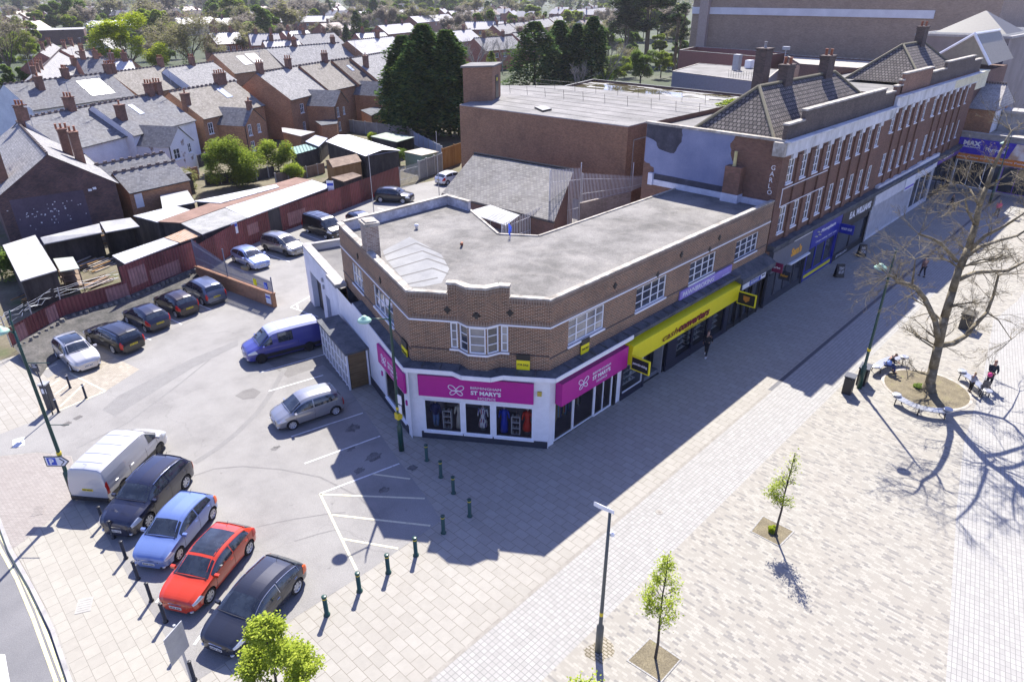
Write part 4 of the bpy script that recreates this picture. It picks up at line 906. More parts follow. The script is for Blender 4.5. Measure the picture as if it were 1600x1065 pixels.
car('parked_car', 'hatch', 4.0, 1.74, 1.46, NAVY, 2.5, .84, (200, 504), (231, 520), 1, 'dark blue hatchback second from the white car along the red fence', r=.30)
car('parked_car', 'hatch', 3.9, 1.72, 1.50, PLUM, 2.48, .8, (247, 482), (279, 497), 1, 'plum black hatchback between the dark blue one and the grey people carrier', r=.30, tl=TLM)
car('parked_car', 'mpv', 4.3, 1.77, 1.60, GB, 2.65, .85, (290, 461), (321, 478), 1, 'grey blue people carrier parked beside the low brick wall', r=.31)
car('parked_car', 'hatch', 4.2, 1.78, 1.45, LBL, 2.6, .85, (404, 428), (355, 404), -1, 'pale blue hatchback behind the grey railings of the low brick wall', r=.31)
car('parked_car', 'mpv', 4.4, 1.78, 1.66, GMPV, 2.70, .87, (452, 402), (413, 391), -1, 'taupe silver people carrier between the railings and the black van', r=.31, rim=RIMD)
car('parked_van', 'van', 4.85, 1.90, 1.90, BLK, 2.95, .95, (516, 376), (477, 362), -1, 'black van parked below the sign post at the red fence', 'van', r=.33, sideglass=[(.20, .335)])
car('parked_car', 'hatch', 4.3, 1.78, 1.45, NAVY, 2.6, .87, (575, 366), (538, 348), -1, 'dark car mostly hidden behind the white roof parapet, right of the black van', r=.31)
car('parked_car', 'suv', 4.4, 1.82, 1.60, CHAR, 2.65, .88, (629, 318.5), (596, 316.5), -1, 'dark crossover at the far end of the red fence', r=.33)
car('parked_car', 'hatch', 4.2, 1.78, 1.46, WHT, 2.6, .85, (725, 283), (697, 290), -1, 'white car half hidden by the slate roofed shed', r=.31)

# ================================================================ STREET FURNITURE
YB = plain('yellow_band', (.65, .50, .02), .5)
def bollard(p, m, h, r, band_, label, group):
    b = thing('bollard', (p[0], p[1], 0), label, 'bollard', group); q = MB()
    q.lathe((p[0], p[1], 0), [(r*1.5, 0), (r*1.5, .04), (r, .06), (r, h*.93), (r*.85, h*.935), (r*.85, h*.95), (r*1.2, h*.955), (r*1.2, h*.985), (r*.7, h)], 14)
    q.build('post', m, b, True)
    if band_: q = MB(); q.lathe((p[0], p[1], 0), [(r*1.03, h*.86), (r*1.03, h*.90)], 14); q.build('reflective_band', YB, b, True)
    return b
gb = [(667, 719), (689, 745), (708.5, 770), (734, 806), (693, 832), (650, 867), (607, 894), (562, 923), (511, 960)]
gl = ['green bollard right below the corner of the charity shop', 'green bollard second from the charity shop corner', 'green bollard third from the charity shop corner', 'green bollard standing furthest right, at the bend of the row', 'green bollard at the tip of the hatched bay, in the shade', 'green bollard in full sun just past the shadow edge', 'green bollard between the shadow edge and the end of the hatched bay line', 'green bollard with yellow band at the foot of the cream bay line', 'last green bollard of the row, nearest the leafy young tree']
for (x, y), l in zip(gb, gl): bollard(at2(x, y), GREEN, .98, .085, True, l, 'green bollards round the paved corner')
bb = [(162, 817), (178, 840), (197, 872), (216, 904), (237, 938), (259, 971), (283, 1011), (304, 1062)]
bl = ['black bollard at the back of the silvery white van', 'black bollard in front of the navy crossover', 'black bollard between the navy crossover and the sky blue car', 'black bollard in front of the sky blue car', 'black bollard left of the red car nose', 'black bollard between the red car and the charcoal car', 'black bollard just left of the back of the tilted notice board', 'nearest black bollard, at the bottom edge by the notice board post']
for (x, y), l in zip(bb, bl): bollard(at2(x, y), BLACK, .95, .065, False, l, 'black bollards along the car park edge')
for (x, y), l in zip([(110, 606), (135, 622), (92, 644)], ['black bollard with white band in the hatched bay, nearest the white car', 'black bollard with white band at the right tip of the hatched bay', 'black bollard with white band beside the parking machine']):
    b = bollard(at2(x, y), BLACK, .95, .06, False, l, 'banded bollards at the car park entrance'); q = MB(); p = at2(x, y); q.lathe((p[0], p[1], 0), [(.064, .84), (.064, .90)], 12); q.build('reflective_band', WHITE, b)
def lamp(base, h, armdir, label, arm=.95, r=.085, hood=True):
    c = at(*base); t = thing('street_lamp', (c.x, c.y, 0), label, 'street lamp', 'green street lamps'); q = MB()
    q.lathe((c.x, c.y, 0), [(.14, 0), (.14, 1.5), (.10, 1.56), (r, 1.6), (r*.72, h*.8), (r*.6, h-.9)], 12)
    a = V(*armdir, 0).normalized()
    tip = V(c.x, c.y, h)
    q.path([V(c.x, c.y, h-.9), V(c.x, c.y, h-.45)-a*.02, tip-a*.10], r*.6, .025, 8); q.build('column', GREEN, t, True)
    q = MB(); s = V(c.x, c.y, h-1.05); e = s+a*arm+V(0, 0, .25); q.tube(s, e, .035, .03); q.build('arm', GREEN, t, True)
    q = MB(); e = e+a*.25; q.lathe((e.x, e.y, e.z), [(.10, -.12), (.30, -.1), (.33, -.04), (.26, .04), (.14, .10), (.11, .17), (.03, .2)], 20); q.build('lamp_hood', LAMPG, t, True)
    q = MB(); q.lathe((c.x, c.y, 0), [(.105, 2.5), (.105, 2.65)], 12); q.build('yellow_collar', YB, t)
    return t, c
CR = Vector((math.cos(YAW*-1), math.sin(YAW*-1)))      # roughly leftwards in the photograph is -CR
lf = (-math.cos(YAW), math.sin(YAW))
lamp((1342, 606), 8.75, (-.92, .18), 'green street lamp between the litter bins, its pale hood reaching over the shaded street')
tL, cL = lamp((627.5, 703), 8.5, (-.75, .25), 'green street lamp in front of the charity shop corner, with small signs on its post')
q = MB(); q.box(cL.x-.02, cL.x+.02, cL.y-.35, cL.y+.1, 2.9, 3.4); q.box(cL.x-.02, cL.x+.02, cL.y-.3, cL.y+.05, 2.35, 2.8); q.build('notice_plate', WHITE, tL)
q = MB(); q.box(cL.x-.14, cL.x+.14, cL.y-.14, cL.y+.14, 1.95, 2.3); q.build('yellow_box', YB, tL)
tP, cP = lamp((118, 778), 9.6, (-.9, .3), 'tall green lamp column at the car park entrance, carrying the blue parking arrow sign', .2)
pf = Fc((cP.x-.45*math.cos(YAW), cP.y+.45*math.sin(YAW)), (cP.x+.7*math.cos(YAW), cP.y-.7*math.sin(YAW))).off(.12)
BLU = plain('sign_blue', (.03, .08, .50), .4); ps = thing('parking_sign', (cP.x, cP.y, 1.9), 'white arrow-shaped sign with a blue letter P on the tall green column', 'sign')
sp = MB(); z0 = 1.95
sp.hexa([pf.pt(a, 0, z) for a, z in ((-.2, z0), (.62, z0), (.9, z0+.28), (.62, z0+.56), (-.2, z0+.56))], [pf.pt(a, .03, z) for a, z in ((-.2, z0), (.62, z0), (.9, z0+.28), (.62, z0+.56), (-.2, z0+.56))]); sp.build('board', DGREY, ps)
sp = MB(); sp.hexa([pf.pt(a, .031, z) for a, z in ((-.15, z0+.05), (.60, z0+.05), (.83, z0+.28), (.60, z0+.51), (-.15, z0+.51))], [pf.pt(a, .035, z) for a, z in ((-.15, z0+.05), (.60, z0+.05), (.83, z0+.28), (.60, z0+.51), (-.15, z0+.51))]); sp.build('white_face', WHITE, ps)
sp = MB(); pf.box(sp, -.08, .32, .036, .042, z0+.08, z0+.48); sp.build('blue_square', BLU, ps); text(pf, ps, 'P', .02, .23, z0+.13, z0+.43, WHITE, .043, bold=.04)
sp = MB(); sp.path([pf.pt(.5, .045, z0+.1), pf.pt(.68, .045, z0+.28), pf.pt(.5, .045, z0+.46)], .02); sp.build('chevron', DGREY, ps)
q = MB(); p2 = pf.off(-.1); q.tube(V(cP.x, cP.y, 7.2), V(cP.x, cP.y, 7.2)+V(math.cos(YAW), -math.sin(YAW), 0)*1.0, .02); q.tube(V(cP.x, cP.y, 4.1), V(cP.x, cP.y, 4.1)+V(math.cos(YAW), -math.sin(YAW), 0)*.9, .02); q.build('banner_bracket', GREEN, tP)
# second thin post by the upper left
c = at(60, 640); 
# CCTV post
c = at(935, 1016); t = thing('camera_post', (c.x, c.y, 0), 'grey steel camera post with yellow collar on the plaza edge', 'camera post'); q = MB()
q.lathe((c.x, c.y, 0), [(.13, 0), (.13, 1.25), (.07, 1.35), (.06, 3.5), (.05, 6.35)], 12); q.build('column', plain('dark_steel', (.09, .10, .09), .5), t, True)
q = MB(); q.lathe((c.x, c.y, 0), [(.068, 1.75), (.068, 1.95)], 12); q.build('yellow_collar', YB, t)
q = MB(); u = V(-math.cos(YAW), math.sin(YAW), 0); e = V(c.x, c.y, 6.35); q.hexa([e+u*a+V(0, b, zz) for a, b, zz in ((-.05, -.1, .0), (.45, -.1, .25), (.45, .1, .25), (-.05, .1, 0))], [e+u*a+V(0, b, zz) for a, b, zz in ((-.05, -.1, .14), (.45, -.1, .42), (.45, .1, .42), (-.05, .1, .14))]); q.build('camera_housing', WHITE, t)
q = MB(); q.lathe((c.x+.12, c.y-.08, 5.35), [(.03, 0), (.08, .05), (.08, .15), (.03, .2)], 10); q.tube((c.x, c.y, 5.5), (c.x+.12, c.y-.08, 5.5), .02); q.build('dome_camera', WHITE, t)
sheet('bare_patch', [(c.x+.55*math.cos(a)*random.uniform(.7, 1.3), c.y+.45*math.sin(a)*random.uniform(.7, 1.3)) for a in [i*math.pi/7 for i in range(14)]], .007, bricks('sandy_blocks', (.30, .26, .19), (.38, .345, .28), (.15, .13, .08), bw=.2, bh=.12, rot=R(90), ms=.02))
# parking ticket machine, sign and notice boards
def board(base, h, w_, hb, yaw_dir, m_post, m_b, lab, name='notice_board', txt=None, cat='sign', extra=None, tilt=0, back=False):
    c = at(*base); t = thing(name, (c.x, c.y, 0), lab, cat); q = MB(); q.tube((c.x, c.y, 0), (c.x, c.y, h), .035); q.build('post', m_post, t, True)
    d = Vector(yaw_dir).normalized(); F = Fc((c.x-d.x*w_/2, c.y-d.y*w_/2), (c.x+d.x*w_/2, c.y+d.y*w_/2)).off(.05)
    q = MB(); F.box(q, 0, w_, 0, .03, h-hb, h); b = q.build('board', m_b, t)
    if extra: q = MB(); F.box(q, .04, w_-.04, .031, .034, h-hb*extra[0], h-hb*extra[1]); q.build('printed_panel', extra[2], t)
    if txt: text(F, t, txt[0], .06, w_-.06, h-hb*txt[1], h-hb*txt[2], txt[3], .035)
    return t, F
XR = (math.cos(YAW), -math.sin(YAW))
board((83, 648), 3.3, .34, .5, XR, DGREY, DGREY, 'small dark pay here sign on a post above the ticket machine', txt=('PAY\nHERE', .45, .08, WHITE))
c = at(82, 638); t = thing('ticket_machine', (c.x, c.y, 0), 'tall dark parking ticket machine beside the banded bollards', 'ticket machine'); q = MB(); q.obox((c.x, c.y), XR, .38, .35, 0, 1.6); q.build('cabinet', DGREY, t)
q = MB(); q.obox((c.x, c.y), XR, .44, .42, 1.6, 1.68); q.build('top', LGREY, t); q = MB(); F = Fc((c.x-.19*XR[0], c.y-.19*XR[1]), (c.x+.19*XR[0], c.y+.19*XR[1])).off(.18); F.box(q, .06, .32, 0, .01, 1.1, 1.4); q.build('screen', WHITE, t)
board((521, 330), 3.3, .75, 1.15, XR, GALV, WHITE, 'white parking notice with blue band on a post behind the black van', extra=(.45, .2, BLU))
# back of the big notice board low left
c = at(300, 1064); t = thing('notice_board', (c.x, c.y, 0), 'notice board seen from its plain grey back beside the nearest black bollards', 'sign'); q = MB(); q.tube((c.x, c.y, 0), (c.x, c.y, 2.75), .045); q.build('post', LGREY, t)
F = Fc((c.x-.5, c.y-.25), (c.x+.22, c.y+.12)); q = MB(); F.box(q, 0, F.L, .05, .08, 1.5, 2.7); q.build('board', LGREY, t); q = MB()
for z in (1.7, 2.1, 2.5): F.box(q, 0, F.L, .02, .05, z, z+.04)
q.build('rail', GALV, t)
# litter bins
def bin_(p, lab, two=False):
    c = at(*p); t = thing('litter_bin', (c.x, c.y, 0), lab, 'bin', 'black litter bins'); w_ = .56 if not two else .8
    q = MB(); q.obox((c.x, c.y), (1, .1), w_, .5, .0, 1.02); q.build('body', BLACK, t); q = MB(); q.obox((c.x, c.y), (1, .1), w_+.08, .58, 1.10, 1.18)
    for a in (-1, 1):
        for b in (-1, 1): q.obox((c.x+a*w_*.42, c.y+b*.2), (1, .1), .05, .05, 1.02, 1.10)
    q.build('hood', DGREY, t); q = MB(); q.obox((c.x, c.y), (1, .1), w_*.5, .52, .55, .8); q.build('posting_slot', DGREY, t)
bin_((1323, 613), 'narrow black litter bin left of the green street lamp'); bin_((1346, 598), 'wide black litter bin right behind the green street lamp', True)
# curved benches round the tree
def bench(pts, lab, dog):
    P_ = [Vector(at2(*p, .45)) for p in pts]; t = thing('bench', (P_[1].x, P_[1].y, 0), lab, 'bench', 'curved benches around the plane tree')
    # quadratic curve
    n = 14; C_ = []
    for i in range(n+1):
        u = i/n; C_.append(P_[0]*(1-u)**2+P_[1]*2*u*(1-u)+P_[2]*u*u)
    q = MB(); sl = MB()
    for i in range(n):
        a, b = C_[i], C_[i+1]; d = (b-a).normalized(); nn = Vector((-d.y, d.x))
        for k in range(6): o = -.25+k*.085; q.prism([(v.x, v.y) for v in (a+nn*o, b+nn*o, b+nn*(o+.07), a+nn*(o+.07))], .42, .46)
    q.build('seat', plain('bench_steel', (.42, .43, .45), .35, .6), t)
    for i in (1, n//2, n-1):
        a = C_[i]; d = (C_[min(n, i+1)]-C_[i-1]).normalized(); nn = Vector((-d.y, d.x)); l = MB()
        l.path([V(a.x+nn.x*.22, a.y+nn.y*.22, .42), V(a.x+nn.x*.26, a.y+nn.y*.26, 0)], .03); l.path([V(a.x-nn.x*.22, a.y-nn.y*.22, .42), V(a.x-nn.x*.26, a.y-nn.y*.26, 0)], .03); l.path([V(a.x+nn.x*.24, a.y+nn.y*.24, .38), V(a.x-nn.x*.24, a.y-nn.y*.24, .38)], .03)
        l.build('leg', BLACK, t)
    for i in (0, n):
        a = C_[i]; l = MB(); l.lathe((a.x, a.y, .46), [(.2, 0), (.24, .03), (.24, .10), (.2, .12)], 16); l.build('armrest', plain('bench_steel', (.42, .43, .45)), t)
bench([(1401, 618), (1435, 642), (1481, 641)], 'curved steel bench on the near side of the tree bed, empty', 0)
bench([(1368, 574), (1388, 556), (1413, 559)], 'curved steel bench left behind the tree where the hunched person sits', 0)
bench([(1503, 581), (1528, 596), (1543, 612)], 'curved steel bench right of the tree where two people stand with a buggy', 0)
# A-boards
def aboard(p, lab, txt, tm=WHITE):
    c = at(*p); t = thing('pavement_sign', (c.x, c.y, 0), lab, 'A-board', 'black pavement sign boards'); u = V(XR[0], XR[1], 0); v = V(XR[1]*-1, XR[0], 0)*.28
    for sgn in (1, -1):
        q = MB(); b = [V(c.x, c.y, .05)-v*sgn-u*.32, V(c.x, c.y, .05)-v*sgn+u*.32, V(c.x, c.y, 1.1)-v*sgn*.2+u*.32, V(c.x, c.y, 1.1)-v*sgn*.2-u*.32]; o_ = V(v.x, v.y, 0)*.1*sgn
        q.hexa(b, [x+o_ for x in b]); q.build('panel', BLACK, t)
    F = Fc((c.x-u.x*.28, c.y-u.y*.28), (c.x+u.x*.28, c.y+u.y*.28)).off(.26); text(F, t, txt, .06, .5, .35, .95, tm, .0)
    q = MB(); q.obox((c.x, c.y), XR, .75, .5, 0, .05); q.build('base', BLACK, t)
aboard((1310, 432), 'black and white pavement sign board in front of the blue shop', 'TODAY\n10% OFF'); aboard((1345, 400), 'dark pavement sign board by the black shop front, further up the street', 'OPEN\nSPECIAL')

# ================================================================ THREE-STOREY SHOPPING PARADE
DKCH = bricks('sooty_stack_brick', (.06, .045, .04), (.15, .10, .08), (.17, .14, .12), stain=.5)
SOOTW = bricks('sooty_parapet_brick', (.075, .055, .048), (.14, .105, .09), (.17, .145, .125), ms=.011, stain=.5)
UPW = bricks('dark_plum_parade_brick', (.11, .045, .030), (.20, .088, .058), (.24, .175, .135), ms=.011, stain=.3)
STONE = mottled('weathered_white_stone', [(.25, (.20, .21, .19)), (.42, (.56, .56, .56)), (.7, (.74, .74, .75))], .9, fine=5, fineamt=.15, scl=(1, 1, .35))
CREAM = mottled('cream_painted_stone', [(.3, (.62, .58, .40)), (.7, (.78, .73, .52))], .9, fine=5)
GW = mat('parade_window_glass', _gl)  # same tones as the other dark window glass
def hip(mb, x0, x1, y0, y1, z0, zr, m0=0, ridge_inset=None):
    yc = (y0+y1)/2; i = ridge_inset or (y1-y0)/2
    a, b = V(x0+i, yc, zr), V(x1-i, yc, zr); c = [V(x0, y0, z0), V(x1, y0, z0), V(x1, y1, z0), V(x0, y1, z0)]
    mb.poly([c[0], c[1], b, a], m0); mb.poly([c[2], c[3], a, b], m0); mb.poly([c[1], c[2], b], m0); mb.poly([c[3], c[0], a], m0)
    return [(c[0], a), (c[3], a), (c[1], b), (c[2], b), (a, b)]
def stack(parent, x, y, z0, z1, sx, sy, pots=2, m=CHIM, u=(1, 0), pm=TERRA, name='chimney'):
    q = MB(); q.obox((x, y), u, sx, sy, z0, z1-.12); q.obox((x, y), u, sx+.1, sy+.1, z1-.3, z1-.2); q.obox((x, y), u, sx+.14, sy+.14, z1-.12, z1)
    c = q.build(name, m, parent); d = Vector(u).normalized()
    for k in range(pots):
        o = (k-(pots-1)/2)*.42; p = MB(); p.lathe((x+d.x*o, y+d.y*o, z1), [(.13, 0), (.11, .05), (.10, .4), (.13, .42), (.13, .48), (.09, .48)], 10); p.build('chimney_pot', pm, c, True)
    return c
def parade(name, lab, x0, x1, Y1, zc, zf, bays, wz, segs, roofx, rz, upm, friezem, stacks, groups=(), wwid=1.0, hy=(.8, 6.9), z0roof=12.0):
    t = thing(name, ((x0+x1)/2, 0, 0), lab, 'building'); F = Fc((x0, 0), (x1, 0)); L = x1-x0
    holes = []
    for b in bays:
        for (a, c) in wz: holes.append((b-x0, b-x0+wwid, a, c))
    mb = MB(); F.wall(mb, 0, L, 4.2, zf, holes, .14)
    E1 = Fc((x1, 0), (x1, Y1)); E1.wall(mb, 0, Y1, 0, z0roof+.13); E2 = Fc((x1, Y1), (x0, Y1)); E2.wall(mb, 0, L, 0, z0roof+.13); E3 = Fc((x0, Y1), (x0, 0)); E3.wall(mb, 0, Y1, 0, z0roof+.13); F.wall(mb, 0, L, zf, z0roof+.13)
    mb.build('wall', upm, t)
    for b in bays: pass
    pb = sorted(bays); m2 = MB()                       # projecting brick piers between the windows
    for i, b in enumerate(pb):
        if i and pb[i]-pb[i-1] < 3:
            m2 = MB(); F.box(m2, pb[i-1]-x0+wwid+.28, b-x0-.28, 0, .14, 4.6, wz[1][1]+.15); m2.build('brick_pier', upm, t)
    for i, h in enumerate(holes):
        w_ = window(F, t, h[0], h[1], h[2], h[3], 2, 3, UPVC, GW, o=-.06, fw=.09, mw=.05)
    m2 = MB()
    for b in bays:
        for (a, c) in wz[1:]: F.box(m2, b-x0+wwid*.15, b-x0+wwid*.85, 0, .16, c+.02, c+.42)
    m2.build('keystone', STONE, t)
    m2 = MB(); F.box(m2, -.05, L, 0, .10, wz[1][1]+.33, wz[1][1]+.45); F.box(m2, -.12, L, -.02, .22, zf-.02, zc); F.box(m2, -.18, L, 0, .5, zc, zc+.10)
    m2.build('frieze', friezem, t)
    for (a, b, za, zb, m_) in segs:
        q = MB(); q.box(a, b, .06, .34, za, zb-.12); p = q.build('parapet', m_, t); q = MB(); q.box(a-.05, b+.05, .0, .42, zb-.12, zb); q.build('coping', COPING, p)
    q = MB(); q.poly([V(x0, .1, z0roof-.25), V(x1, .1, z0roof-.25), V(x1, Y1, z0roof-.25), V(x0, Y1, z0roof-.25)]); q.build('flat_roof', FELT, t)
    q = MB(); ln = hip(q, roofx[0], roofx[1], hy[0], hy[1], z0roof, rz); rf = q.build('roof', TILE_B, t)
    q = MB()
    for a, b in ln: q.tube(a+V(0, 0, .03), b+V(0, 0, .03), .12, .12, 6)
    q.build('ridge_tiles', plain('mossy_ridge', (.24, .21, .13), .9), rf)
    for s in stacks: stack(t, *s)
    q = MB(); F.box(q, 0, L, 0, .62, 4.95, 5.05); F.box(q, 0, L, 0, .5, 4.6, 4.95); q.build('shop_cornice', LEAD, t)
    return t, F
bA = [24.85+2.19*k for k in range(9)]
pa, PF = parade('shopping_parade', 'three-storey plum brick parade next to the corner building, blue painted end wall', 23.7, 45.5, 10.9, 12.2, 11.35, bA, [(5.6, 7.55), (9.2, 10.9)],
    [(23.75, 26.4, 12.3, 13.36, SOOTW), (26.4, 42.65, 12.3, 14.0, SOOTW), (42.65, 45.2, 12.3, 13.58, SOOTW)], (23.85, 44.2), 15.1, UPW, STONE,
    [(31.3, 4.0, 13.2, 16.3, .7, 1.25, 2, DKCH, (0, 1)), (39.0, 4.0, 13.2, 16.5, .75, 1.35, 2, DKCH, (0, 1)), (36., 8.1, 11.5, 17., .9, 1.2, 1, DKCH, (0, 1), CONC)], hy=(.8, 7.2), z0roof=12.05)
bB = [45.75, 48.1, 50.4, 52.7, 55.0, 58.3, 60.75, 63.2, 65.7, 68.2, 70.7]
segB = [(45.3, 46.8, 13.2, 13.95, UPW), (46.8, 47.6, 13.2, 14.35, UPW), (47.0, 55.3, 13.2, 14.85, bricks('orange_parapet_brick', (.22, .10, .06), (.33, .17, .10), (.3, .22, .17), stain=.4)), (55.35, 60.0, 13.2, 14.4, SOOTW), (60.0, 71.0, 13.2, 15.0, SOOTW), (71.0, 74.4, 13.2, 14.5, SOOTW)]
segB[1] = (46.45, 46.95, 13.2, 14.35, UPW)
pb_, PG = parade('shopping_parade', 'further three-storey plum brick parade with white frieze turning cream at its far end', 45.5, 74.5, 10.9, 13.0, 12.1, bB, [(6.2, 8.1), (9.95, 11.6)],
    segB, (56.0, 70.2), 16.35, UPW, STONE, [(65.0, 4.4, 14.5, 17.9, .8, 1.4, 2, DKCH, (0, 1))], hy=(.8, 8.2), z0roof=13.1)
q = MB(); PG.box(q, 18.5, 29.05, .01, .235, 12.1, 12.98); q.build('cream_frieze', CREAM, pb_)
# end gable: stone coping, blue paint with a hole in it, chimney breast and graffiti
GF = Fc((23.7, 10.9), (23.7, 0))
q = MB(); GF.box(q, -.05, 10.9, -.3, .12, 12.18, 12.34); GF.box(q, 10.3, 11.1, -.4, .5, 11.3, 12.2); q.build('gable_coping', COPING, pa)
BLUEP = mottled('faded_blue_paint', [(.3, (.17, .195, .31)), (.7, (.25, .275, .40))], .5, fine=9, fineamt=.10); DKP = mottled('dark_bare_patch', [(.3, (.035, .035, .05)), (.6, (.07, .07, .09)), (.8, (.2, .2, .24))], .9, fine=8)
def jag(pts, amp=.07, step=.22):
    out = []
    for (a, b), (c, d) in zip(pts, pts[1:]):
        n = max(1, int(math.hypot(c-a, d-b)/step))
        for k in range(n): t = k/n; out.append((a+(c-a)*t+random.uniform(-amp, amp)*(k > 0), b+(d-b)*t+random.uniform(-amp, amp)*(k > 0)))
    return out
random.seed(11)
def patchm(pts, m, o, nm, f=GF):
    q = MB(); q.poly([f.pt(a, o, z) for a, z in pts]); return q.build(nm, m, pa)
patchm(jag([(7.3, 12.17), (7.0, 11.6), (7.3, 10.5), (7.6, 9.7), (7.4, 7.75), (1.0, 7.75), (.95, 9.0), (.05, 9.4)]) + [(.05, 9.4), (.05, 12.17)], BLUEP, .004, 'blue_paint')
patchm(jag([(3.1, 12.15), (3.15, 11.2), (2.75, 10.5), (2.6, 10.3), (2.1, 10.3), (1.2, 10.5), (1.0, 10.9), (.1, 11.2)])+[(.06, 11.2), (.06, 12.15)], DKP, .008, 'bare_patch')
q = MB(); GF.box(q, .9, 7.3, 0, .06, 8.1, 8.55); q.build('tar_band', DKP, pa)
q = MB(); GF.box(q, .7, 10.6, 0, .14, 7.7, 8.12); GF.box(q, .7, 1.1, 0, .3, 7.7, 8.6); q.build('white_upstand', BLUEP if False else mottled('flaking_white', [(.3, (.42, .43, .50)), (.6, (.62, .63, .70))], 1.), pa)
q = MB(); GF.box(q, 7.15, 8.45, 0, .75, 7.7, 8.3); q.build('breast_base', MATS['flaking_white'], pa); q = MB(); GF.box(q, 7.2, 8.4, 0, .7, 8.3, 10.2); cb = q.build('chimney_breast', CHIM, pa)
q = MB(); c = GF.pt(7.7, .35, 10.2); q.lathe(tuple(c), [(.14, 0), (.12, .1), (.11, .95), (.13, 1.0)], 12); q.build('chimney_pot', plain('pale_yellow_pot', (.55, .48, .22), .8), cb)
text(GF, pa, 'G\nA\nR\nL\nO', 10.2, 10.55, 8.6, 10.6, WHITE, .02, name='graffiti')
q = MB()
for z in (7.75, 9.0, 5.6): PF.box(q, .3, 8.2, .2, .24, z, z+.05) if z != 5.6 else None
q.tube(PF.pt(.4, .2, 7.8), PF.pt(.4, .2, 9.05), .03); q.build('pigeon_net_frame', WHITE, pa)
# shop fronts along the parade: (x0, x1, fascia material, text, text material, glazing top, options)
def shop(F, x0, x1, Fx, zf, fm, words, tm, frame, parent, z1=2.7, sub=None, riser=.45, riserm=None, shutter=None, n=2, wsp=None, o1=.32, bold=.02, tz=None, gl=None):
    a, b = x0-Fx, x1-Fx; q = MB(); F.box(q, a+.02, b-.02, .0, o1, zf[0], zf[1]); s = q.build('fascia_sign', fm, parent)
    if words: w0, w1 = wsp or (a+.25*(b-a), b-.25*(b-a)); zz = tz or (zf[0]+(zf[1]-zf[0])*.3, zf[0]+(zf[1]-zf[0])*.7); text(F, s, words, w0, w1, zz[0], zz[1], tm, o1+.004, bold=bold)
    q = MB(); F.box(q, a, a+.14, 0, .2, 0, zf[0]); F.box(q, b-.14, b, 0, .2, 0, zf[0]); F.box(q, a+.14, b-.14, 0, .12, z1, zf[0]); F.box(q, a+.14, b-.14, 0, .12, 0, riser); q.build('shopfront_frame', frame, parent)
    if riserm: q = MB(); F.box(q, a+.2, b-.2, .12, .13, riser*.35, riser*.8); q.build('riser_panel', riserm, parent)
    if shutter: q = MB(); F.box(q, a+.14, b-.14, .02, .10, riser, z1); q.build('roller_shutter', shutter, parent)
    else:
        for k in range(n): w_ = (b-a-.28)/n; window(F, parent, a+.14+k*w_, a+.14+(k+1)*w_, riser, z1, 1, 1, frame, gl or GLASS, o=.05, fw=.07, sill=False, name='shop_window')
    return s
BLUF = plain('deep_blue_sign', (.02, .03, .30), .35); GRYF = plain('grey_sign', (.12, .13, .16), .4); ORG = plain('orange_lettering', (.8, .38, .02), .4, var=0)
s = shop(PF, 24.3, 31.2, 23.7, (2.75, 4.4), GRYF, 'Sam\'s', ORG, DGREY, pa, n=4, wsp=(3.9, 5.8), tz=(3.2, 3.9), bold=.05)
q = MB(); q.lathe((27.2, -.33, 0), [(.0, 0)], 3) if False else None
q = MB(); PF.box(q, 4.0, 7.4, .33, .36, 4.42, 4.5); PF.box(q, 3.8, 7.4, .0, .5, 2.62, 2.74); q.build('white_trim', WHITE, pa)
s = shop(PF, 31.3, 37.5, 23.7, (2.95, 4.75), BLUF, 'Moneybarn', WHITE, BLUF, pa, n=3, riser=.6, riserm=YELLOW, wsp=(9.4, 12.4), tz=(3.75, 4.15))
text(PF, s, 'Cheque cashing  Gold  Loans', 8.6, 13.0, 3.1, 3.3, WHITE, .325)
for k in range(3): q = MB(); c = PF.pt(8.3+k*.35, .34, 3.8+.3*(k % 2)); q.lathe(tuple(c), [(.16, -.02), (.16, .02)], 12); q.build('coin_emblem', plain('pale_coin', (.7, .65, .4)), s)
s = shop(PF, 37.6, 45.2, 23.7, (3.2, 4.6), BLACK, 'E.A. WILLIAMS', WHITE, BLACK, pa, n=2, riser=.5, wsp=(15.6, 20.8), tz=(3.55, 4.2), bold=.05)
text(PF, s, 'JEWELLERS', 14.9, 17.5, .14, .40, WHITE, .125)
hanging(PF, 13.6, .35, 1.5, 2.9, 3.7, BLUF, BLUF, 'projecting_sign', '', 'WE BUY GOLD', WHITE, pa)
hanging(PF, .7, .35, 1.1, 3.0, 3.7, plain('maroon_sign', (.2, .01, .06)), MATS['maroon_sign'], 'projecting_sign', '', 'print', WHITE, pa)
hanging(PF, 2.2, .35, 1.2, 2.0, 2.7, DGREY, DGREY, 'projecting_sign', '', 'Baker', ORG, pa)
OW = mottled('grubby_white_board', [(.3, (.50, .50, .52)), (.7, (.66, .66, .68))], .8, fine=8)
s = shop(PG, 45.6, 58.0, 45.5, (3.4, 5.3), OW, None, None, OW, pb_, riser=.3, z1=3.3, shutter=corrugated('pale_roller_shutter', (.50, .50, .52), (.58, .58, .60), .12, .5, axis=1, strength=.5))
for k, (a, z, tx) in enumerate(((12.6, 3.6, 'TO LET'),)):
    q = MB(); PG.box(q, 8.7, 11.6, .34, .42, 3.2, 4.9); b_ = q.build('agent_board', UPVC, pb_); q = MB(); PG.box(q, 8.7, 11.6, .42, .43, 4.5, 4.75); PG.box(q, 8.7, 11.6, .42, .43, 3.35, 3.55); q.build('printed_band', plain('violet_band', (.18, .12, .5)), b_)
s = shop(PG, 58.1, 65.2, 45.5, (3.9, 5.4), UPVC, 'SHOP TO LET\nGROUND FLOOR', BLU, OW, pb_, n=3, riser=.4, z1=3.5)
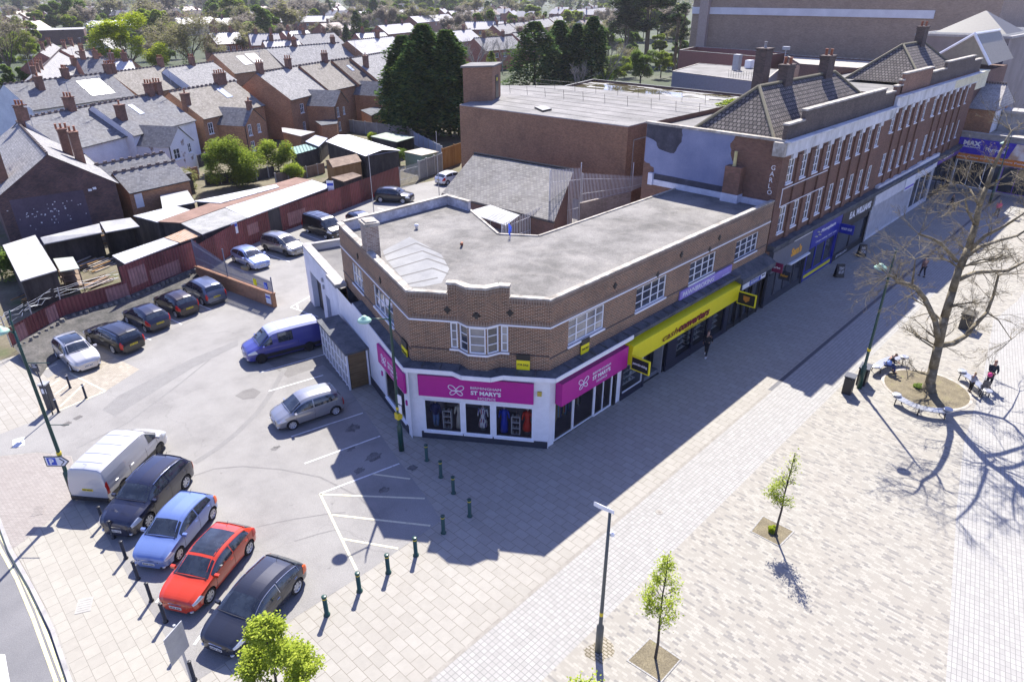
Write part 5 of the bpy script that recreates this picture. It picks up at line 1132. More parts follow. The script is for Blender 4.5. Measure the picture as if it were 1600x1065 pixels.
s = shop(PG, 65.3, 74.3, 45.5, (4.0, 4.95), plain('purple_sign', (.12, .06, .32)), 'ONE STOP', WHITE, BLACK, pb_, n=3, riser=.3, z1=3.6, bold=.04)

# ================================================================ PHOTO SHOP AT THE STREET CORNER (far right)
mx = thing('photo_shop_building', (77, -4, 0), 'low flat-roofed shop at the far right with a wide blue and orange sign', 'building'); MF = Fc((74.6, .2), (73.0, -14))
q = MB(); MF.wall(q, 0, MF.L, 0, 6.45, [(.5, 5.2, .3, 3.3), (5.4, 10, .3, 3.3)], .2); q.build('wall', CONC, mx)
q = MB(); q.poly([V(74.6, .2, 6.1), V(73, -14, 6.1), V(90, -14, 6.1), V(90, .2, 6.1)]); q.build('roof', COPING, mx)
q = MB(); MF.box(q, -.1, MF.L, -.3, .12, 6.4, 6.55); q.build('coping', CONC, mx)
q = MB(); MF.box(q, .1, 13.5, 0, .25, 4.12, 5.85); s = q.build('fascia_sign', plain('royal_blue_sign', (.05, .03, .42)), mx); text(MF, s, 'MAX', .75, 2.6, 5.05, 5.6, WHITE, .26, bold=.06); text(MF, s, 'SPIELMANN', .7, 2.6, 4.82, 4.98, WHITE, .26, bold=.03); text(MF, s, 'Portraits', 3.2, 5.2, 4.65, 5.1, WHITE, .26, bold=.02)
q = MB(); q.add([MF.pt(5.6, .255, 4.12), MF.pt(9, .255, 4.12), MF.pt(9, .255, 5.85), MF.pt(6.1, .255, 5.85)], [(0, 1, 2, 3)]); q.build('portrait_panel', mottled('blurred_portrait', [(.4, (.75, .7, .68)), (.6, (.5, .33, .22))], .6, fineamt=0), s)
q = MB(); MF.box(q, -.3, 13.5, 0, .3, 3.45, 4.1); s = q.build('orange_sign', plain('orange_sign_panel', (.62, .19, .03)), mx); text(MF, s, 'Photos, Canvas and Gifts', .2, 4.4, 3.65, 3.9, WHITE, .31); text(MF, s, 'Instant Passport', 4.9, 8.2, 3.65, 3.9, WHITE, .31)
window(MF, mx, .5, 5.2, .3, 3.3, 3, 1, UPVC, GLASS, sill=False, name='shop_window'); window(MF, mx, 5.4, 10, .3, 3.3, 3, 1, plain('purple_frame', (.15, .05, .4)), GLASS, sill=False, name='shop_window')
q = MB(); W4 = Fc((77.2, .9), (77.2, -2.2)); W4.wall(q, 0, W4.L, 6.1, 8.85); S4 = Fc((77.2, -2.2), (84, -2.2)); S4.wall(q, 0, 6.8, 6.1, 8.85); q.build('upper_wall', BRK_O, mx)
q = MB()
for k in range(7): q.box(77.2+.1, 77.3, -2.2+.01*k, -2.2+.01*k+.004, 6.1, 6.2)
S4.box(q, .2, 4.6, .02, .10, 6.2, 8.6); u4 = q.build('glazed_end', UPVC, mx)
q = MB(); q.poly([V(76.9, 1.1, 8.75), V(76.9, -2.5, 8.75), V(82.2, -1.7, 11.2), V(82.2, 1.7, 11.2)]); q.poly([V(76.9, 1.1, 8.74), V(82.2, 1.7, 11.19), V(82.2, -1.7, 11.19), V(76.9, -2.5, 8.74)]); q.poly([V(87, 1.7, 8.75), V(82.2, 1.7, 11.2), V(82.2, -1.7, 11.2), V(87, -2.5, 8.75)]); q.poly([V(77, -2.3, 8.75), V(87, -2.4, 8.75), V(82.2, -1.75, 11.15)]); rf = q.build('tiled_roof', bricks('pale_stone_tiles', (.33, .31, .29), (.46, .43, .40), (.2, .19, .18), bw=.5, bh=.3, ms=.02, stain=.2), mx)
q = MB(); [q.box(82.1, 82.35, -1.7+k*.28, -1.7+k*.28+.18, 11.15, 11.4) for k in range(12)]; q.build('ridge_tiles', RIDGE, rf)
q = MB(); q.box(80.5, 83, -6, -2.4, 6.1, 8.2, 0); q.box(80.2, 83.3, -14, -2.35, 8.2, 8.5); q.build('roof_storey', CONC, mx)
# glazed gable hall behind the far parade and the dark blue block beyond
gh = thing('glazed_roof_hall', (85, 3, 0), 'hall with white-framed pale glazed gable roof rising behind the far end of the parade', 'building')
q = MB(); q.box(76, 93, .6, 9, 0, 12.6); q.build('wall', BRK_D, gh)
q = MB(); ap, r_, l_ = V(80, 2.7, 16.7), V(80, .2, 13.4), V(80, 7.0, 13.5); e = V(13, 0, 0)
q.poly([ap, r_, r_+e, ap+e]); q.poly([ap, ap+e, l_+e, l_]); q.poly([l_, r_, ap]); q.build('glazed_roof', plain('translucent_sheet', (.27, .235, .17), .6), gh)
q = MB(); 
for a, b in ((ap, r_), (ap, l_), (ap, ap+e)): q.tube(a, b, .16, .16, 6)
q.build('roof_frame', WHITE, gh)
q = MB(); q.box(74.6, 80, .1, 2.4, 11, 12.7); q.box(74.5, 80, .0, 2.5, 12.7, 12.9); q.build('cream_corner', CREAM, gh)
db = thing('dark_blue_block', (105, 6, 0), 'flat-roofed block with dark blue painted brick end wall at the head of the street', 'building')
q = MB(); q.box(95, 128, 1.6, 13, 0, 15.6); q.build('wall', mottled('pinkish_grey_render', [(.3, (.21, .18, .17)), (.7, (.30, .265, .25))], .3), db); q = MB(); q.box(95.3, 127.5, 1.9, 12.8, 15.91, 15.93); q.build('roof', LEAD, db); q = MB(); Fd = Fc((95, 5.8), (95, 1.6)); Fd.box(q, 0, 4.2, .0, .01, 8, 14.9); q.build('blue_painted_wall', plain('dark_slate_blue', (.035, .045, .10)), db)
q = MB(); q.box(94.8, 128, 1.4, 13.2, 15.6, 15.9); q.build('coping', CONC, db)
q = MB(); q.hexa([V(100, 3, 15.9), V(112, 3, 15.9), V(112, 12, 15.9), V(100, 12, 15.9)], [V(105.9, 7.4, 18.7), V(106.1, 7.4, 18.7), V(106.1, 7.6, 18.7), V(105.9, 7.6, 18.7)]); q.build('pyramid_rooflight', plain('grey_rooflight', (.085, .08, .075), .6), db)
fs = thing('far_shop_row', (170, 6, 0), 'pale far row of shops with red fascia at the top right corner', 'building')
q = MB(); q.box(128, 260, 3, 16, 0, 14); q.build('wall', RENDER, fs); q = MB(); q.box(128, 260, 2.6, 3, 3.2, 4.4); q.build('red_fascia', plain('red_fascia', (.35, .02, .03)), fs); q = MB(); q.box(128, 260, 2.8, 3, .3, 3.1); q.build('shop_window', GLASS, fs)
q = MB(); [q.box(130+k*6, 133.5+k*6, 2.9, 3.0, 6+4*j, 8.6+4*j) for k in range(20) for j in range(2)]; tag(q.build('window_band', GLASS, fs), kind='stuff')
# ================================================================ BIG BRICK STORE BEHIND
bs = thing('brick_store', (45, 35, 0), 'big windowless brown brick store with flat felt roof and railings behind the corner building', 'building')
pl = [(37.3, 47), (38.9, 22.9), (43, 23.1), (43.2, 13.5), (62, 13.5), (61, 50), (54.5, 57.5), (46, 50)]
q = MB(); 
for a, b in zip(pl, pl[1:]+pl[:1]): f = Fc(a, b); f.wall(q, 0, f.L, 0, 8.62)
q.build('wall', BRK_B, bs); q = MB(); q.prism([(a-.0, b) for a, b in pl], 8.62, 8.72); q.build('roof_edge', CONC, bs)
q = MB(); q.poly([(a, b, 8.724) for a, b in pl]); q.build('roof', mottled('pale_felt_roof', [(.3, (.14, .135, .125)), (.55, (.21, .20, .19)), (.75, (.30, .285, .265))], .25, fine=4, fineamt=.2), bs)
for k in range(8): q = MB(); q.box(40.5+k*2.6, 40.75+k*2.6, 25.5 if k < 2 else 15, 47, 8.73, 8.745); q.build('roof_seam', FELT, bs)
tw = [at2(*p, 8.7) for p in ((727, 160), (762, 163), (784, 150), (752, 148))]
q = MB(); q.prism([(39.2, 48.3), (42.5, 46.4), (46.4, 48.8), (43.4, 51)], 8.6, 12.75); twr = q.build('stair_tower', BRK_B, bs); q = MB(); q.prism([(38.9, 48.4), (42.5, 46.1), (46.8, 48.8), (43.4, 51.3)], 12.75, 12.95); q.build('tower_roof', FELT, twr)
Ft = Fc((42.5, 46.4), (46.4, 48.8)); q = MB(); Ft.box(q, 1.6, 3.2, 0, .05, 8.8, 11.6); d_ = q.build('dark_doorway', BLACK, twr); q = MB(); Ft.box(q, 2.1, 2.6, .05, .06, 10.9, 11.3); q.build('warning_notice', YELLOW, d_)
q = MB(); Fb = Fc((38.9, 22.9), (43, 23.1)); Fb.box(q, 1.2, 1.3, 0, .06, 2, 7.2); Fb.box(q, 1.2, 4.0, 0, .06, 7.1, 7.2); q.build('conduit', CONC, bs)
q = MB(); q.prism([at2(835, 170, 8.7), at2(848, 176, 8.7), at2(862, 173, 8.7), at2(850, 168, 8.7)], 8.73, 8.95); q.build('roof_hatch', BLACK, bs)
def railing(pts, z, h, lab, m=BLACK, r=.025, step=3.2, name='roof_railing', parent=None):
    t = thing(name, (pts[0][0], pts[0][1], z), lab, 'railing') if parent is None else parent; P_ = [V(a, b, z) for a, b in pts]
    for a, b in zip(P_[:-1], P_[1:]):
        n = max(1, round((b-a).length/step)); 
        for k in range(n): p = a+(b-a)*k/n; q = MB(); q.tube(p, p+V(-.15, 0, h), r); q.build('post', m, t)
        for hh in (h, h*.5): q = MB(); q.tube(a+V(-.15*hh/h, 0, hh), b+V(-.15*hh/h, 0, hh), r*.8); q.build('rail', m, t)
    return t
railing([(49.5, 50), (50.5, 38), (51.5, 25), (52, 16)], 8.73, 1.1, 'near line of thin black roof railings across the brick store')
railing([(57, 52), (58, 38), (58.3, 25), (58.3, 18)], 8.73, 1.1, 'far line of thin black roof railings along the back of the brick store')
# lower roofs further back
def flatb(name, lab, pts, z, wm, rm, par=.0, cop=COPING, extra=None):
    t = thing(name, (pts[0][0], pts[0][1], 0), lab, 'building'); q = MB()
    for a, b in zip(pts, pts[1:]+pts[:1]): f = Fc(a, b); f.wall(q, 0, f.L, 0, z+par); 
    q.build('wall', wm, t); q = MB(); q.poly([(a, b, z) for a, b in pts]); q.build('roof', rm, t); q = MB()
    for a, b in zip(pts, pts[1:]+pts[:1]): f = Fc(a, b); f.box(q, 0, f.L-.25, -.25, .05, z+par, z+par+.1); 
    q.build('coping', cop, t)
    if par:
        q = MB()
        for a, b in zip(pts, pts[1:]+pts[:1]): f = Fc(a, b).off(-.24); q.poly([f.pt(0, 0, z), f.pt(0, 0, z+par), f.pt(f.L, 0, z+par), f.pt(f.L, 0, z)])
        q.build('inner_parapet', wm, t)
    return t
def _pud(nt, b):
    n = noise(nt, coords(nt, 'Object', 0, (1, .35, 1)), .35, 3); k = ramp(nt, n, [(.47, 0.), (.49, 1.)])
    nt.links.new(mixc(nt, k, (.27, .26, .24), (.10, .085, .04)), b.inputs['Base Color']); nt.links.new(ramp(nt, n, [(.47, .9), (.49, .03)]), b.inputs['Roughness'])
PUD = mat('puddled_roof', _pud)
flatb('flat_roofed_annex', 'low flat-roofed building with puddles and moss on its roof behind the brick store', [(71, 28), (71, 59), (84, 62), (83, 28)][::-1], 6.7, BRK_D, PUD, .25, BLACK)
flatb('flat_roofed_annex', 'dark-edged flat-roofed building with roof railings in front of the red brick walled roof', [(100, 37), (106, 59), (125, 64), (124, 45)][::-1], 7, plain('blue_grey_cladding', (.16, .17, .22)), MATS['pale_felt_roof'])
railing([(101.5, 37.5), (103.5, 46)], 7.1, 1.3, 'railings at the right end of the dark-edged flat roof', step=.6)
flatb('flat_roofed_annex', 'red brick building with a high parapet below the huge brown wall', [(128, 52), (133, 74), (146, 77), (143, 52)][::-1], 7.4, plain('red_brown_brick', (.26, .10, .075)), FELT, 1.5)
flatb('flat_roofed_annex', 'white-topped flat roofed building at the foot of the huge brown wall', [(120, 18), (122, 40), (142, 52), (142, 16)][::-1], 8.2, BRK_D, COPING, .3)
t = thing('roof_vent_unit', at(1150, 105, 7), 'pale metal vent stack and box unit on the roof beside the dark chimney', 'vent'); q = MB(); c = at(1150, 110, 7); q.obox(c, (1, 0), 1.3, 1.3, 7, 10); q.build('stack', LGREY, t); q = MB(); q.obox(at(1170, 107, 7), (1, 0), 1.8, 1.2, 7.1, 8.6); q.build('box_unit', UPVC, t)
t = thing('aerial_mast', (48, 9, 11.5), 'thin floodlight mast behind the parade roof', 'mast'); q = MB(); q.tube((48, 11.5, 10), (48, 11.5, 16.2), .05); q.build('mast', LGREY, t); q = MB(); q.box(47.8, 48.2, 11.2, 11.8, 16.1, 16.4); q.build('floodlight', LGREY, t)
# huge warehouse wall
wh = thing('brown_brick_warehouse', (150, 50, 0), 'huge plain brown brick wall with a pale horizontal band at the top right', 'building')
q = MB(); WF = Fc((150, 81.5), (150, 14)); WF.wall(q, 0, WF.L, 0, 26); W2 = Fc((150, 14), (230, 14)); W2.wall(q, 0, 80, 0, 26); W3 = Fc((230, 82), (150, 81.5)); W3.wall(q, 0, 80, 0, 26)
q.build('wall', bricks('taupe_brick', (.28, .20, .14), (.38, .28, .20), (.33, .26, .2), bw=.45, bh=.15, ms=.02, stain=.3, stainc=(.1, .08, .07)), wh)
q = MB(); WF.box(q, 0, 56, 0, .3, 16.3, 17.85); q.build('pale_band', mottled('pale_band', [(.3, (.55, .54, .56)), (.7, (.70, .69, .70))], .3), wh)
q = MB(); WF.box(q, 2.6, 5.0, 0, 1.2, 0, 25.9); q.build('brick_pier', plain('pale_taupe_brick', (.36, .28, .24)), wh)
q = MB(); q.box(150, 230, 14, 82, 26, 26.3); q.build('roof', FELT, wh)
# slate-roofed shed and steel palisades in the yard behind the corner building
ss = thing('slate_roofed_shed', (27, 22, 0), 'single-storey shed with a mono-pitch grey slate roof behind the flat roof', 'shed')
E1, E2 = at(690, 302, 2.2), at(866, 346, 2.2); R1, R2 = at(741, 240, 5.2), at(897, 266, 5.2)
q = MB(); q.poly([E1, E2, R2, R1]); q.poly([E1-V(0, 0, .08), R1-V(0, 0, .08), R2-V(0, 0, .08), E2-V(0, 0, .08)]); q.build('roof', bricks('mossy_slate', (.155, .145, .13), (.25, .235, .21), (.09, .09, .09), bw=.42, bh=.26, ms=.02, stain=.3, stainc=(.36, .35, .34), bumpy=.7), ss)
q = MB(); g0 = lambda v: V(v.x, v.y, 0); q.poly([g0(E1), g0(E2), E2, E1]); q.poly([g0(E2), g0(R2), R2, E2]); q.poly([g0(R1), g0(E1), E1, R1]); q.poly([g0(R2), g0(R1), R1, R2]); q.build('wall', BRK_D, ss)
q = MB(); q.tube(R1+V(0, 0, .05), R2+V(0, 0, .05), .14, .14, 6); q.build('ridge_cap', BLACK, ss); q = MB(); q.tube(E1+V(-.1, -.1, -.1), E2+V(-.1, -.1, -.1), .07, .07, 6); q.build('gutter', BLACK, ss)
lt = thing('lean_to_roof', at(760, 345, 2.2), 'small white corrugated lean-to roof tucked between the slate shed and the flat roof', 'roof'); q = MB(); L4 = [at(728, 331, 2.0), at(790, 352, 2.0), at(812, 336, 2.6), at(766, 320, 2.6)]
q.hexa([p-V(0, 0, .06) for p in L4], L4); q.build('sheet', corrugated('white_ribbed_sheet', (.34, .34, .34), (.46, .46, .45), .4, .5, strength=.9), lt)
q = MB(); [q.tube(g0(p), p, .06) for p in L4]; q.build('post', CONC, lt)
PALE = plain('weathered_galvanised', (.50, .51, .54), .6)
def palisade(pts, h, lab, m=PALE, z0=0, step=.2, hs=None, extra=None):
    t = thing('palisade_fence', (pts[0][0], pts[0][1], z0), lab, 'fence'); q = MB(); r = MB()
    for i, (a, b) in enumerate(zip(pts[:-1], pts[1:])):
        f = Fc(a, b); n = int(f.L/step); h0, h1 = (hs[i], hs[i+1]) if hs else (h, h)
        for k in range(n):
            s = (k+.5)*f.L/n; hh = h0+(h1-h0)*s/f.L
            f.box(q, s-.045, s+.045, 0, .012, z0+.05, z0+hh-.06); p = [f.pt(s-.035, 0, z0+hh-.06), f.pt(s+.035, 0, z0+hh-.06), f.pt(s, .006, z0+hh+.06)]; q.add(p, [(0, 1, 2)])
        for zz in (.3, .8):
            A, B = f.pt(0, -.03, z0+h0*zz), f.pt(f.L, -.03, z0+h1*zz); r.tube(A, B, .03, .03, 4)
        for s in (0, f.L): r.tube(f.pt(s, -.06, z0), f.pt(s, -.06, z0+h0+.0), .05, .05, 4)
    q.build('pales', m, t); r.build('rail_frame', m, t); return t
palisade([at2(785, 385), at2(862, 362)], 3.0, 'lower grey steel palisade fence close behind the flat roof edge', z0=0, hs=[2.2, 3.0])
palisade([at2(858, 364), at2(905, 350)], 6.2, 'tall grey steel palisade fence at the corner of the slate shed', z0=0, hs=[6.2, 5.7])
palisade([at2(907, 350), at2(985, 330), at2(1012, 318)], 2.6, 'grey palisade fence on the concrete wall beside the blue gable', z0=2.2, hs=[3.0, 1.6, 1.0])
t = thing('yard_wall', at(945, 340, 0), 'stained concrete block wall carrying the palisade fence near the blue gable', 'wall'); q = MB(); f = Fc(at2(907, 350), at2(985, 330)); f.box(q, 0, f.L, -.4, -.1, 0, 2.15); q.build('blocks', bricks('stained_block', (.3, .26, .24), (.38, .34, .31), (.2, .18, .16), bw=.45, bh=.22), t)
random.seed(17)
for k, (x, y, lab) in enumerate(((930, 336, 'pale crate in the yard behind the palisade fence, left one'), (950, 330, 'wooden crate in the yard behind the palisade fence'))):
    c = at(x, y, 0); q = MB(); q.obox(c, (1, .3), 1.0, .8, 0, .8); q.obox(c, (1, .3), 1.1, .9, .8, .9); tag(q.build('crate', (CONC, TIMBER)[k]), lab, 'crate')

# ================================================================ YARD, SHEDS, FENCES BEHIND THE CAR PARK
GARD = mottled('garden_earth_and_grass', [(.3, (.07, .09, .03)), (.5, (.13, .11, .07)), (.7, (.18, .165, .11))], .35, fine=6, fineamt=.4)
fence_px = [(20, 540), (60, 516), (101, 493), (198, 463), (314, 414), (376, 386), (440, 359), (523, 330), (625, 290)]
FB = [Vector(at2(x, y, .7 if x < 320 else .2)) for x, y in fence_px]
sheet('garden_ground', [tuple(p) for p in FB]+[(37, 47), (62, 58), (96, 80), (60, 108), (-60, 84), (-60, 30)], .006, GARD)
# stone bank below the fence
q = MB(); bk_ = [Vector(at2(x, y)) for x, y in ((62, 590), (75, 572), (140, 532), (215, 497), (262, 470), (300, 452), (330, 436))]
tp = [FB[0], FB[1], FB[2], (FB[2]+FB[3])/2, FB[3], (FB[3]+FB[4])/2, FB[4]]
for i in range(6): q.poly([V(bk_[i].x, bk_[i].y, .02), V(bk_[i+1].x, bk_[i+1].y, .02), V(tp[i+1].x, tp[i+1].y, .72), V(tp[i].x, tp[i].y, .72)])
bank = q.build('stone_bank', mottled('earthy_bank', [(.3, (.05, .05, .045)), (.7, (.13, .12, .11))], 1.2, fine=8, fineamt=.5, bmp=.8)); tag(bank, kind='structure')
random.seed(7); edg = thing('rockery_edge', (FB[3].x, FB[3].y, .7), 'row of rough grey stones along the top of the bank under the red fence', 'rocks'); q = MB()
for i in range(6):
    n = int((tp[i+1]-tp[i]).length/.42)
    for k in range(n):
        c = tp[i]+(tp[i+1]-tp[i])*(k+.5)/n; c = c+Vector((random.uniform(.1, .3), -random.uniform(.25, .5))); r = random.uniform(.10, .2)
        q.lathe((c.x, c.y, .45), [(r*random.uniform(.7, 1), 0), (r, .15), (r*random.uniform(.6, .9), random.uniform(.25, .4))], 6)
tag(q.build('stones', mottled('dirty_stone', [(.3, (.10, .095, .085)), (.7, (.24, .23, .21))], 2), edg), kind='stuff')
# red corrugated fence
ft = thing('corrugated_fence', (FB[4].x, FB[4].y, 0), 'long red-brown corrugated steel fence round the car park with sun-faded patches', 'fence')
hts = [1.55, 1.5, 1.45, 1.35, None]
def fpanel(i, z0, h0, h1, m=FENCE_R, o=0, a0=0, a1=None, nm='sheet_run'):
    f = Fc(FB[i], FB[i+1]); L_ = f.L; a1 = L_ if a1 is None else a1; q = MB(); hh = lambda s: h0+(h1-h0)*s/L_
    q.poly([f.pt(a0, o, z0), f.pt(a1, o, z0), f.pt(a1, o, z0+hh(a1)), f.pt(a0, o, z0+hh(a0))]); q.poly([f.pt(a1, o-.03, z0), f.pt(a0, o-.03, z0), f.pt(a0, o-.03, z0+hh(a0)), f.pt(a1, o-.03, z0+hh(a1))])
    return q.build(nm, m, ft)
for i in range(3): fpanel(i, .55, 1.35, 1.35)
fpanel(3, .55, 2.5, 2.3)
for i in range(4, 8): fpanel(i, 0, 2.45, 2.5)
FADED = corrugated('faded_red_steel', (.36, .17, .16), (.42, .22, .20), .28, .6)
def fadep(i, a0, a1, z0, z1):
    f = Fc(FB[i], FB[i+1]); q = MB(); f.box(q, a0, a1, .004, .012, z0, z1); q.build('faded_patch', FADED, ft)
fadep(3, .6, 2.1, 1.2, 2.6); fadep(3, 2.4, 5.2, .8, 1.9); fadep(0, .6, 1.4, .6, 1.75); fadep(1, 1., 1.9, .6, 1.8); fadep(2, 3, 4.6, .6, 1.7); fadep(5, 1.2, 2.6, .9, 1.9); fadep(6, 1, 3.4, .3, 1.6)
for i, (lab, x, y) in enumerate((('white notice with blue band on the red fence above the taupe people carrier', 366, 356),)):
    f = Fc(FB[5], FB[6]); s, z = f.hit(x, y); q = MB(); f.box(q, s-.35, s+.35, .03, .06, z-.55, z+.55); b = q.build('notice_board', WHITE); tag(b, lab, 'sign'); q = MB(); f.box(q, s-.32, s+.32, .061, .066, z+.1, z+.35); q.build('blue_band', BLU, b, local=False)
wr = thing('wire_fence', (FB[1].x, FB[1].y, 1.9), 'slack barbed wire strung above the low part of the red fence', 'wire fence'); random.seed(3); q = MB(); r_ = MB()
for i in range(3):
    f = Fc(FB[i], FB[i+1]); q.tube(f.pt(0, -.1, .6), f.pt(.2, -.3, 2.7), .035)
    for k in range(4): q_ = [f.pt(f.L*j/5, -.3-random.uniform(0, .4), 2.0+.2*k+random.uniform(-.12, .12)) for j in range(6)]; r_.path(q_, .012, n=3)
q.build('post', CONC, wr); r_.build('wire', GALV, wr)
# low brick wall with grey railings at the pale blue car
w0, w1 = at2(309, 436), at2(428, 481); wl = thing('low_brick_wall', (w0[0], w0[1], 0), 'low brick wall carrying grey railings between the two rows of parked cars', 'wall'); f = Fc(w0, w1)
q = MB(); f.box(q, 0, f.L, -.3, 0, 0, 1.05); q.build('brickwork', BRK_O, wl); q = MB(); f.box(q, -.02, f.L+.03, -.34, .04, 1.05, 1.13); q.build('coping', BRK_O, wl)
q = MB(); f.box(q, f.L-.75, f.L-.2, .0, .04, .25, 1.0); sb = q.build('parking_notice', WHITE, wl); q = MB(); f.box(q, f.L-.73, f.L-.22, .04, .045, .7, .85); q.build('blue_band', BLU, sb)
RAILM = plain('blue_grey_railing', (.16, .17, .24), .5, .3)
pf1 = palisade([f.pt(0, -.15, 0).xy, f.pt(f.L*.42, -.15, 0).xy, f.pt(f.L-.1, -.15, 0).xy], 2, 'blue-grey pointed railings on the low brick wall, dropping in height to the right', RAILM, 1.13, .13, hs=[2.3, 1.25, 1.0])
for s_, m_, lab, w_ in ((f.L*.80, YELLOW, 'yellow round-cornered warning plate on the railings of the low wall', .36), (f.L*.93, BLU, 'blue disabled parking sign on the railings of the low wall', .36)):
    q = MB(); f.box(q, s_-w_/2, s_+w_/2, -.1, -.06, 1.35, 1.85); b = q.build('warning_plate' if m_ is YELLOW else 'disabled_sign', m_); tag(b, lab, 'sign')
    if m_ is BLU: q = MB(); c = f.pt(s_, -.055, 1.5); q.path([c+V(0, 0, .22), c+V(0, 0, .08), c+V(f.e.x, f.e.y, 0)*.1+V(0, 0, .06), c+V(f.e.x, f.e.y, 0)*.12-V(0, 0, .05)], .02); q.path([c+V(f.e.x, f.e.y, 0)*.09*math.cos(t)+V(0, 0, -.01+.09*math.sin(t)) for t in [math.pi*.7+k*.45 for k in range(10)]], .014, n=4); q.build('wheelchair_emblem', WHITE, b)
# stone block between the pale blue car and the grey people carrier
c = at(388, 432-12); tag(MB().box(c.x-.5, c.x+.5, c.y-.3, c.y+.3, 0, .3).build('kerb_block', mottled('yellowish_block', [(.3, (.4, .36, .2)), (.7, (.2, .19, .16))], 1)), 'yellow-streaked stone block beside the red fence next to the pale blue car', 'block')
def shed(lab, corners, h, wm, rm, name='shed', walls=True, thick=.08, openf=None, cat='shed', over=.0, gable=None, parts=None):
    "corners: surveyed roof corners (px,py[,z]); walls drop to the ground"
    P_ = [at(c[0], c[1], c[2] if len(c) > 2 else h) for c in corners]; cx = sum((p for p in P_), V(0, 0, 0))/len(P_)
    t = thing(name, (cx.x, cx.y, 0), lab, cat); n = len(P_); q = MB()
    if gable:                                               # ridge between the midpoints of edges 0-3 and 1-2 ... edges (3,0) and (1,2)
        a, b = (P_[3]+P_[0])/2+V(0, 0, gable), (P_[1]+P_[2])/2+V(0, 0, gable)
        q.poly([P_[0], P_[1], b, a]); q.poly([P_[2], P_[3], a, b]); q.poly([P_[0]-V(0, 0, .05), P_[3]-V(0, 0, .05), P_[2]-V(0, 0, .05), P_[1]-V(0, 0, .05)])
    else: q.hexa([p-V(0, 0, thick) for p in P_], P_)
    q.build('roof', rm, t)
    if walls:
        q = MB(); g = [cx+(p-cx)*.95 for p in P_]
        for i in range(n):
            if openf is not None and i == openf: continue
            a, b = g[i], g[(i+1) % n]; za, zb = P_[i].z-thick*1.2, P_[(i+1) % n].z-thick*1.2
            q.poly([V(a.x, a.y, 0), V(b.x, b.y, 0), V(b.x, b.y, zb), V(a.x, a.y, za)])
        if gable:
            for (i, j, r_) in ((3, 0, a0_g := None), (1, 2, None)): pass
            ra, rb = (g[3]+g[0])/2, (g[1]+g[2])/2
            q.poly([V(g[0].x, g[0].y, P_[0].z-.1), V(g[3].x, g[3].y, P_[3].z-.1), V(ra.x, ra.y, (P_[0].z+P_[3].z)/2+gable-.08)]); q.poly([V(g[1].x, g[1].y, P_[1].z-.1), V(g[2].x, g[2].y, P_[2].z-.1), V(rb.x, rb.y, (P_[1].z+P_[2].z)/2+gable-.08)])
        q.build('wall', wm, t)
    return t
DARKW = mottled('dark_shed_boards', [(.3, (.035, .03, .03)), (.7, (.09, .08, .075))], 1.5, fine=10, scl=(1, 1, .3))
ASB = mottled('pale_sheet_roof', [(.25, (.27, .265, .255)), (.6, (.42, .415, .40)), (.8, (.50, .50, .48))], .7, fine=6, fineamt=.12)
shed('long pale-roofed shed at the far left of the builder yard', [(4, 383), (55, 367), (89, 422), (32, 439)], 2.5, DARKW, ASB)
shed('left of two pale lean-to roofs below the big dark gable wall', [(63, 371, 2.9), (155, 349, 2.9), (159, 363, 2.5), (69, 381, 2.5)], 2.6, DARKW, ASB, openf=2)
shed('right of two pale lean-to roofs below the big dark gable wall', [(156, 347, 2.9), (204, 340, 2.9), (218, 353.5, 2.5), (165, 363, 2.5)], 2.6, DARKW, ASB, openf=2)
rk = shed('small grey-green roofed rack full of timber offcuts in the builder yard', [(83, 404), (114, 401), (124, 419), (94, 424)], 2.1, DARKW, plain('grey_green_board', (.33, .35, .29)), walls=False, name='timber_rack', cat='rack')
q = MB(); cs_ = [at(*p, 2.0) for p in ((85, 405), (113, 402), (122, 418), (95, 422))]
for p in cs_: q.tube(V(p.x, p.y, 0), V(p.x, p.y, 2.0), .05)
for z in (.5, 1.0, 1.5): q.hexa([V(p.x, p.y, z) for p in cs_], [V(p.x, p.y, z+.05) for p in cs_])
q.build('shelves', TIMBER, rk); random.seed(9)
def pile(lab, c0, c1, wid, n, z, ln=None, name='timber_pile', m=None):
    a, b = Vector(at2(*c0)), Vector(at2(*c1)); d = (b-a).normalized(); nn = Vector((-d.y, d.x)); t = thing(name, (a.x, a.y, 0), lab, 'timber'); q = MB()
    for k in range(n):
        o = (k/n-.5)*wid+random.uniform(-.05, .05); an = random.uniform(-.12, .12); c = (a+b)/2+nn*o+d*random.uniform(-.3, .3); dd = Vector((d.x*math.cos(an)-d.y*math.sin(an), d.x*math.sin(an)+d.y*math.cos(an)))
        zz = z*random.random(); q.obox(c, dd, (b-a).length*random.uniform(.6, 1), random.uniform(.06, .16), zz, zz+.05, random.choice((0, 0, 1)))
    tag(q.build('planks', [m or TIMBER, TIMBER_O], t), kind='stuff')
pile('stack of long weathered planks lying in the open builder yard', (125, 425), (168, 408), 2.6, 26, .5, m=mottled('sun_bleached_planks', [(.3, (.35, .30, .24)), (.7, (.5, .45, .38))], 2))
pile('scattered short planks and battens in front of the plank stack', (125, 452), (175, 432), 1.8, 16, .2); pile('dark tangle of offcuts against the low red fence at the far left', (40, 480), (95, 455), 2.0, 24, .8, m=DARKW)
pile('rows of stored goods under the pale lean-to roofs', (75, 400), (200, 372), 1.6, 40, 1.4, m=mottled('stored_goods', [(.3, (.05, .05, .05)), (.6, (.25, .24, .22)), (.8, (.4, .38, .36))], 3))
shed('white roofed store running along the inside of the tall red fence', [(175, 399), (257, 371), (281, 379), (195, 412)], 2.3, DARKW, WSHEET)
shed('rust-streaked sheet roof between the white store and the patched grey roof', [(257, 371), (291, 357), (316, 367), (281, 379)], 2.35, DARKW, RUST)
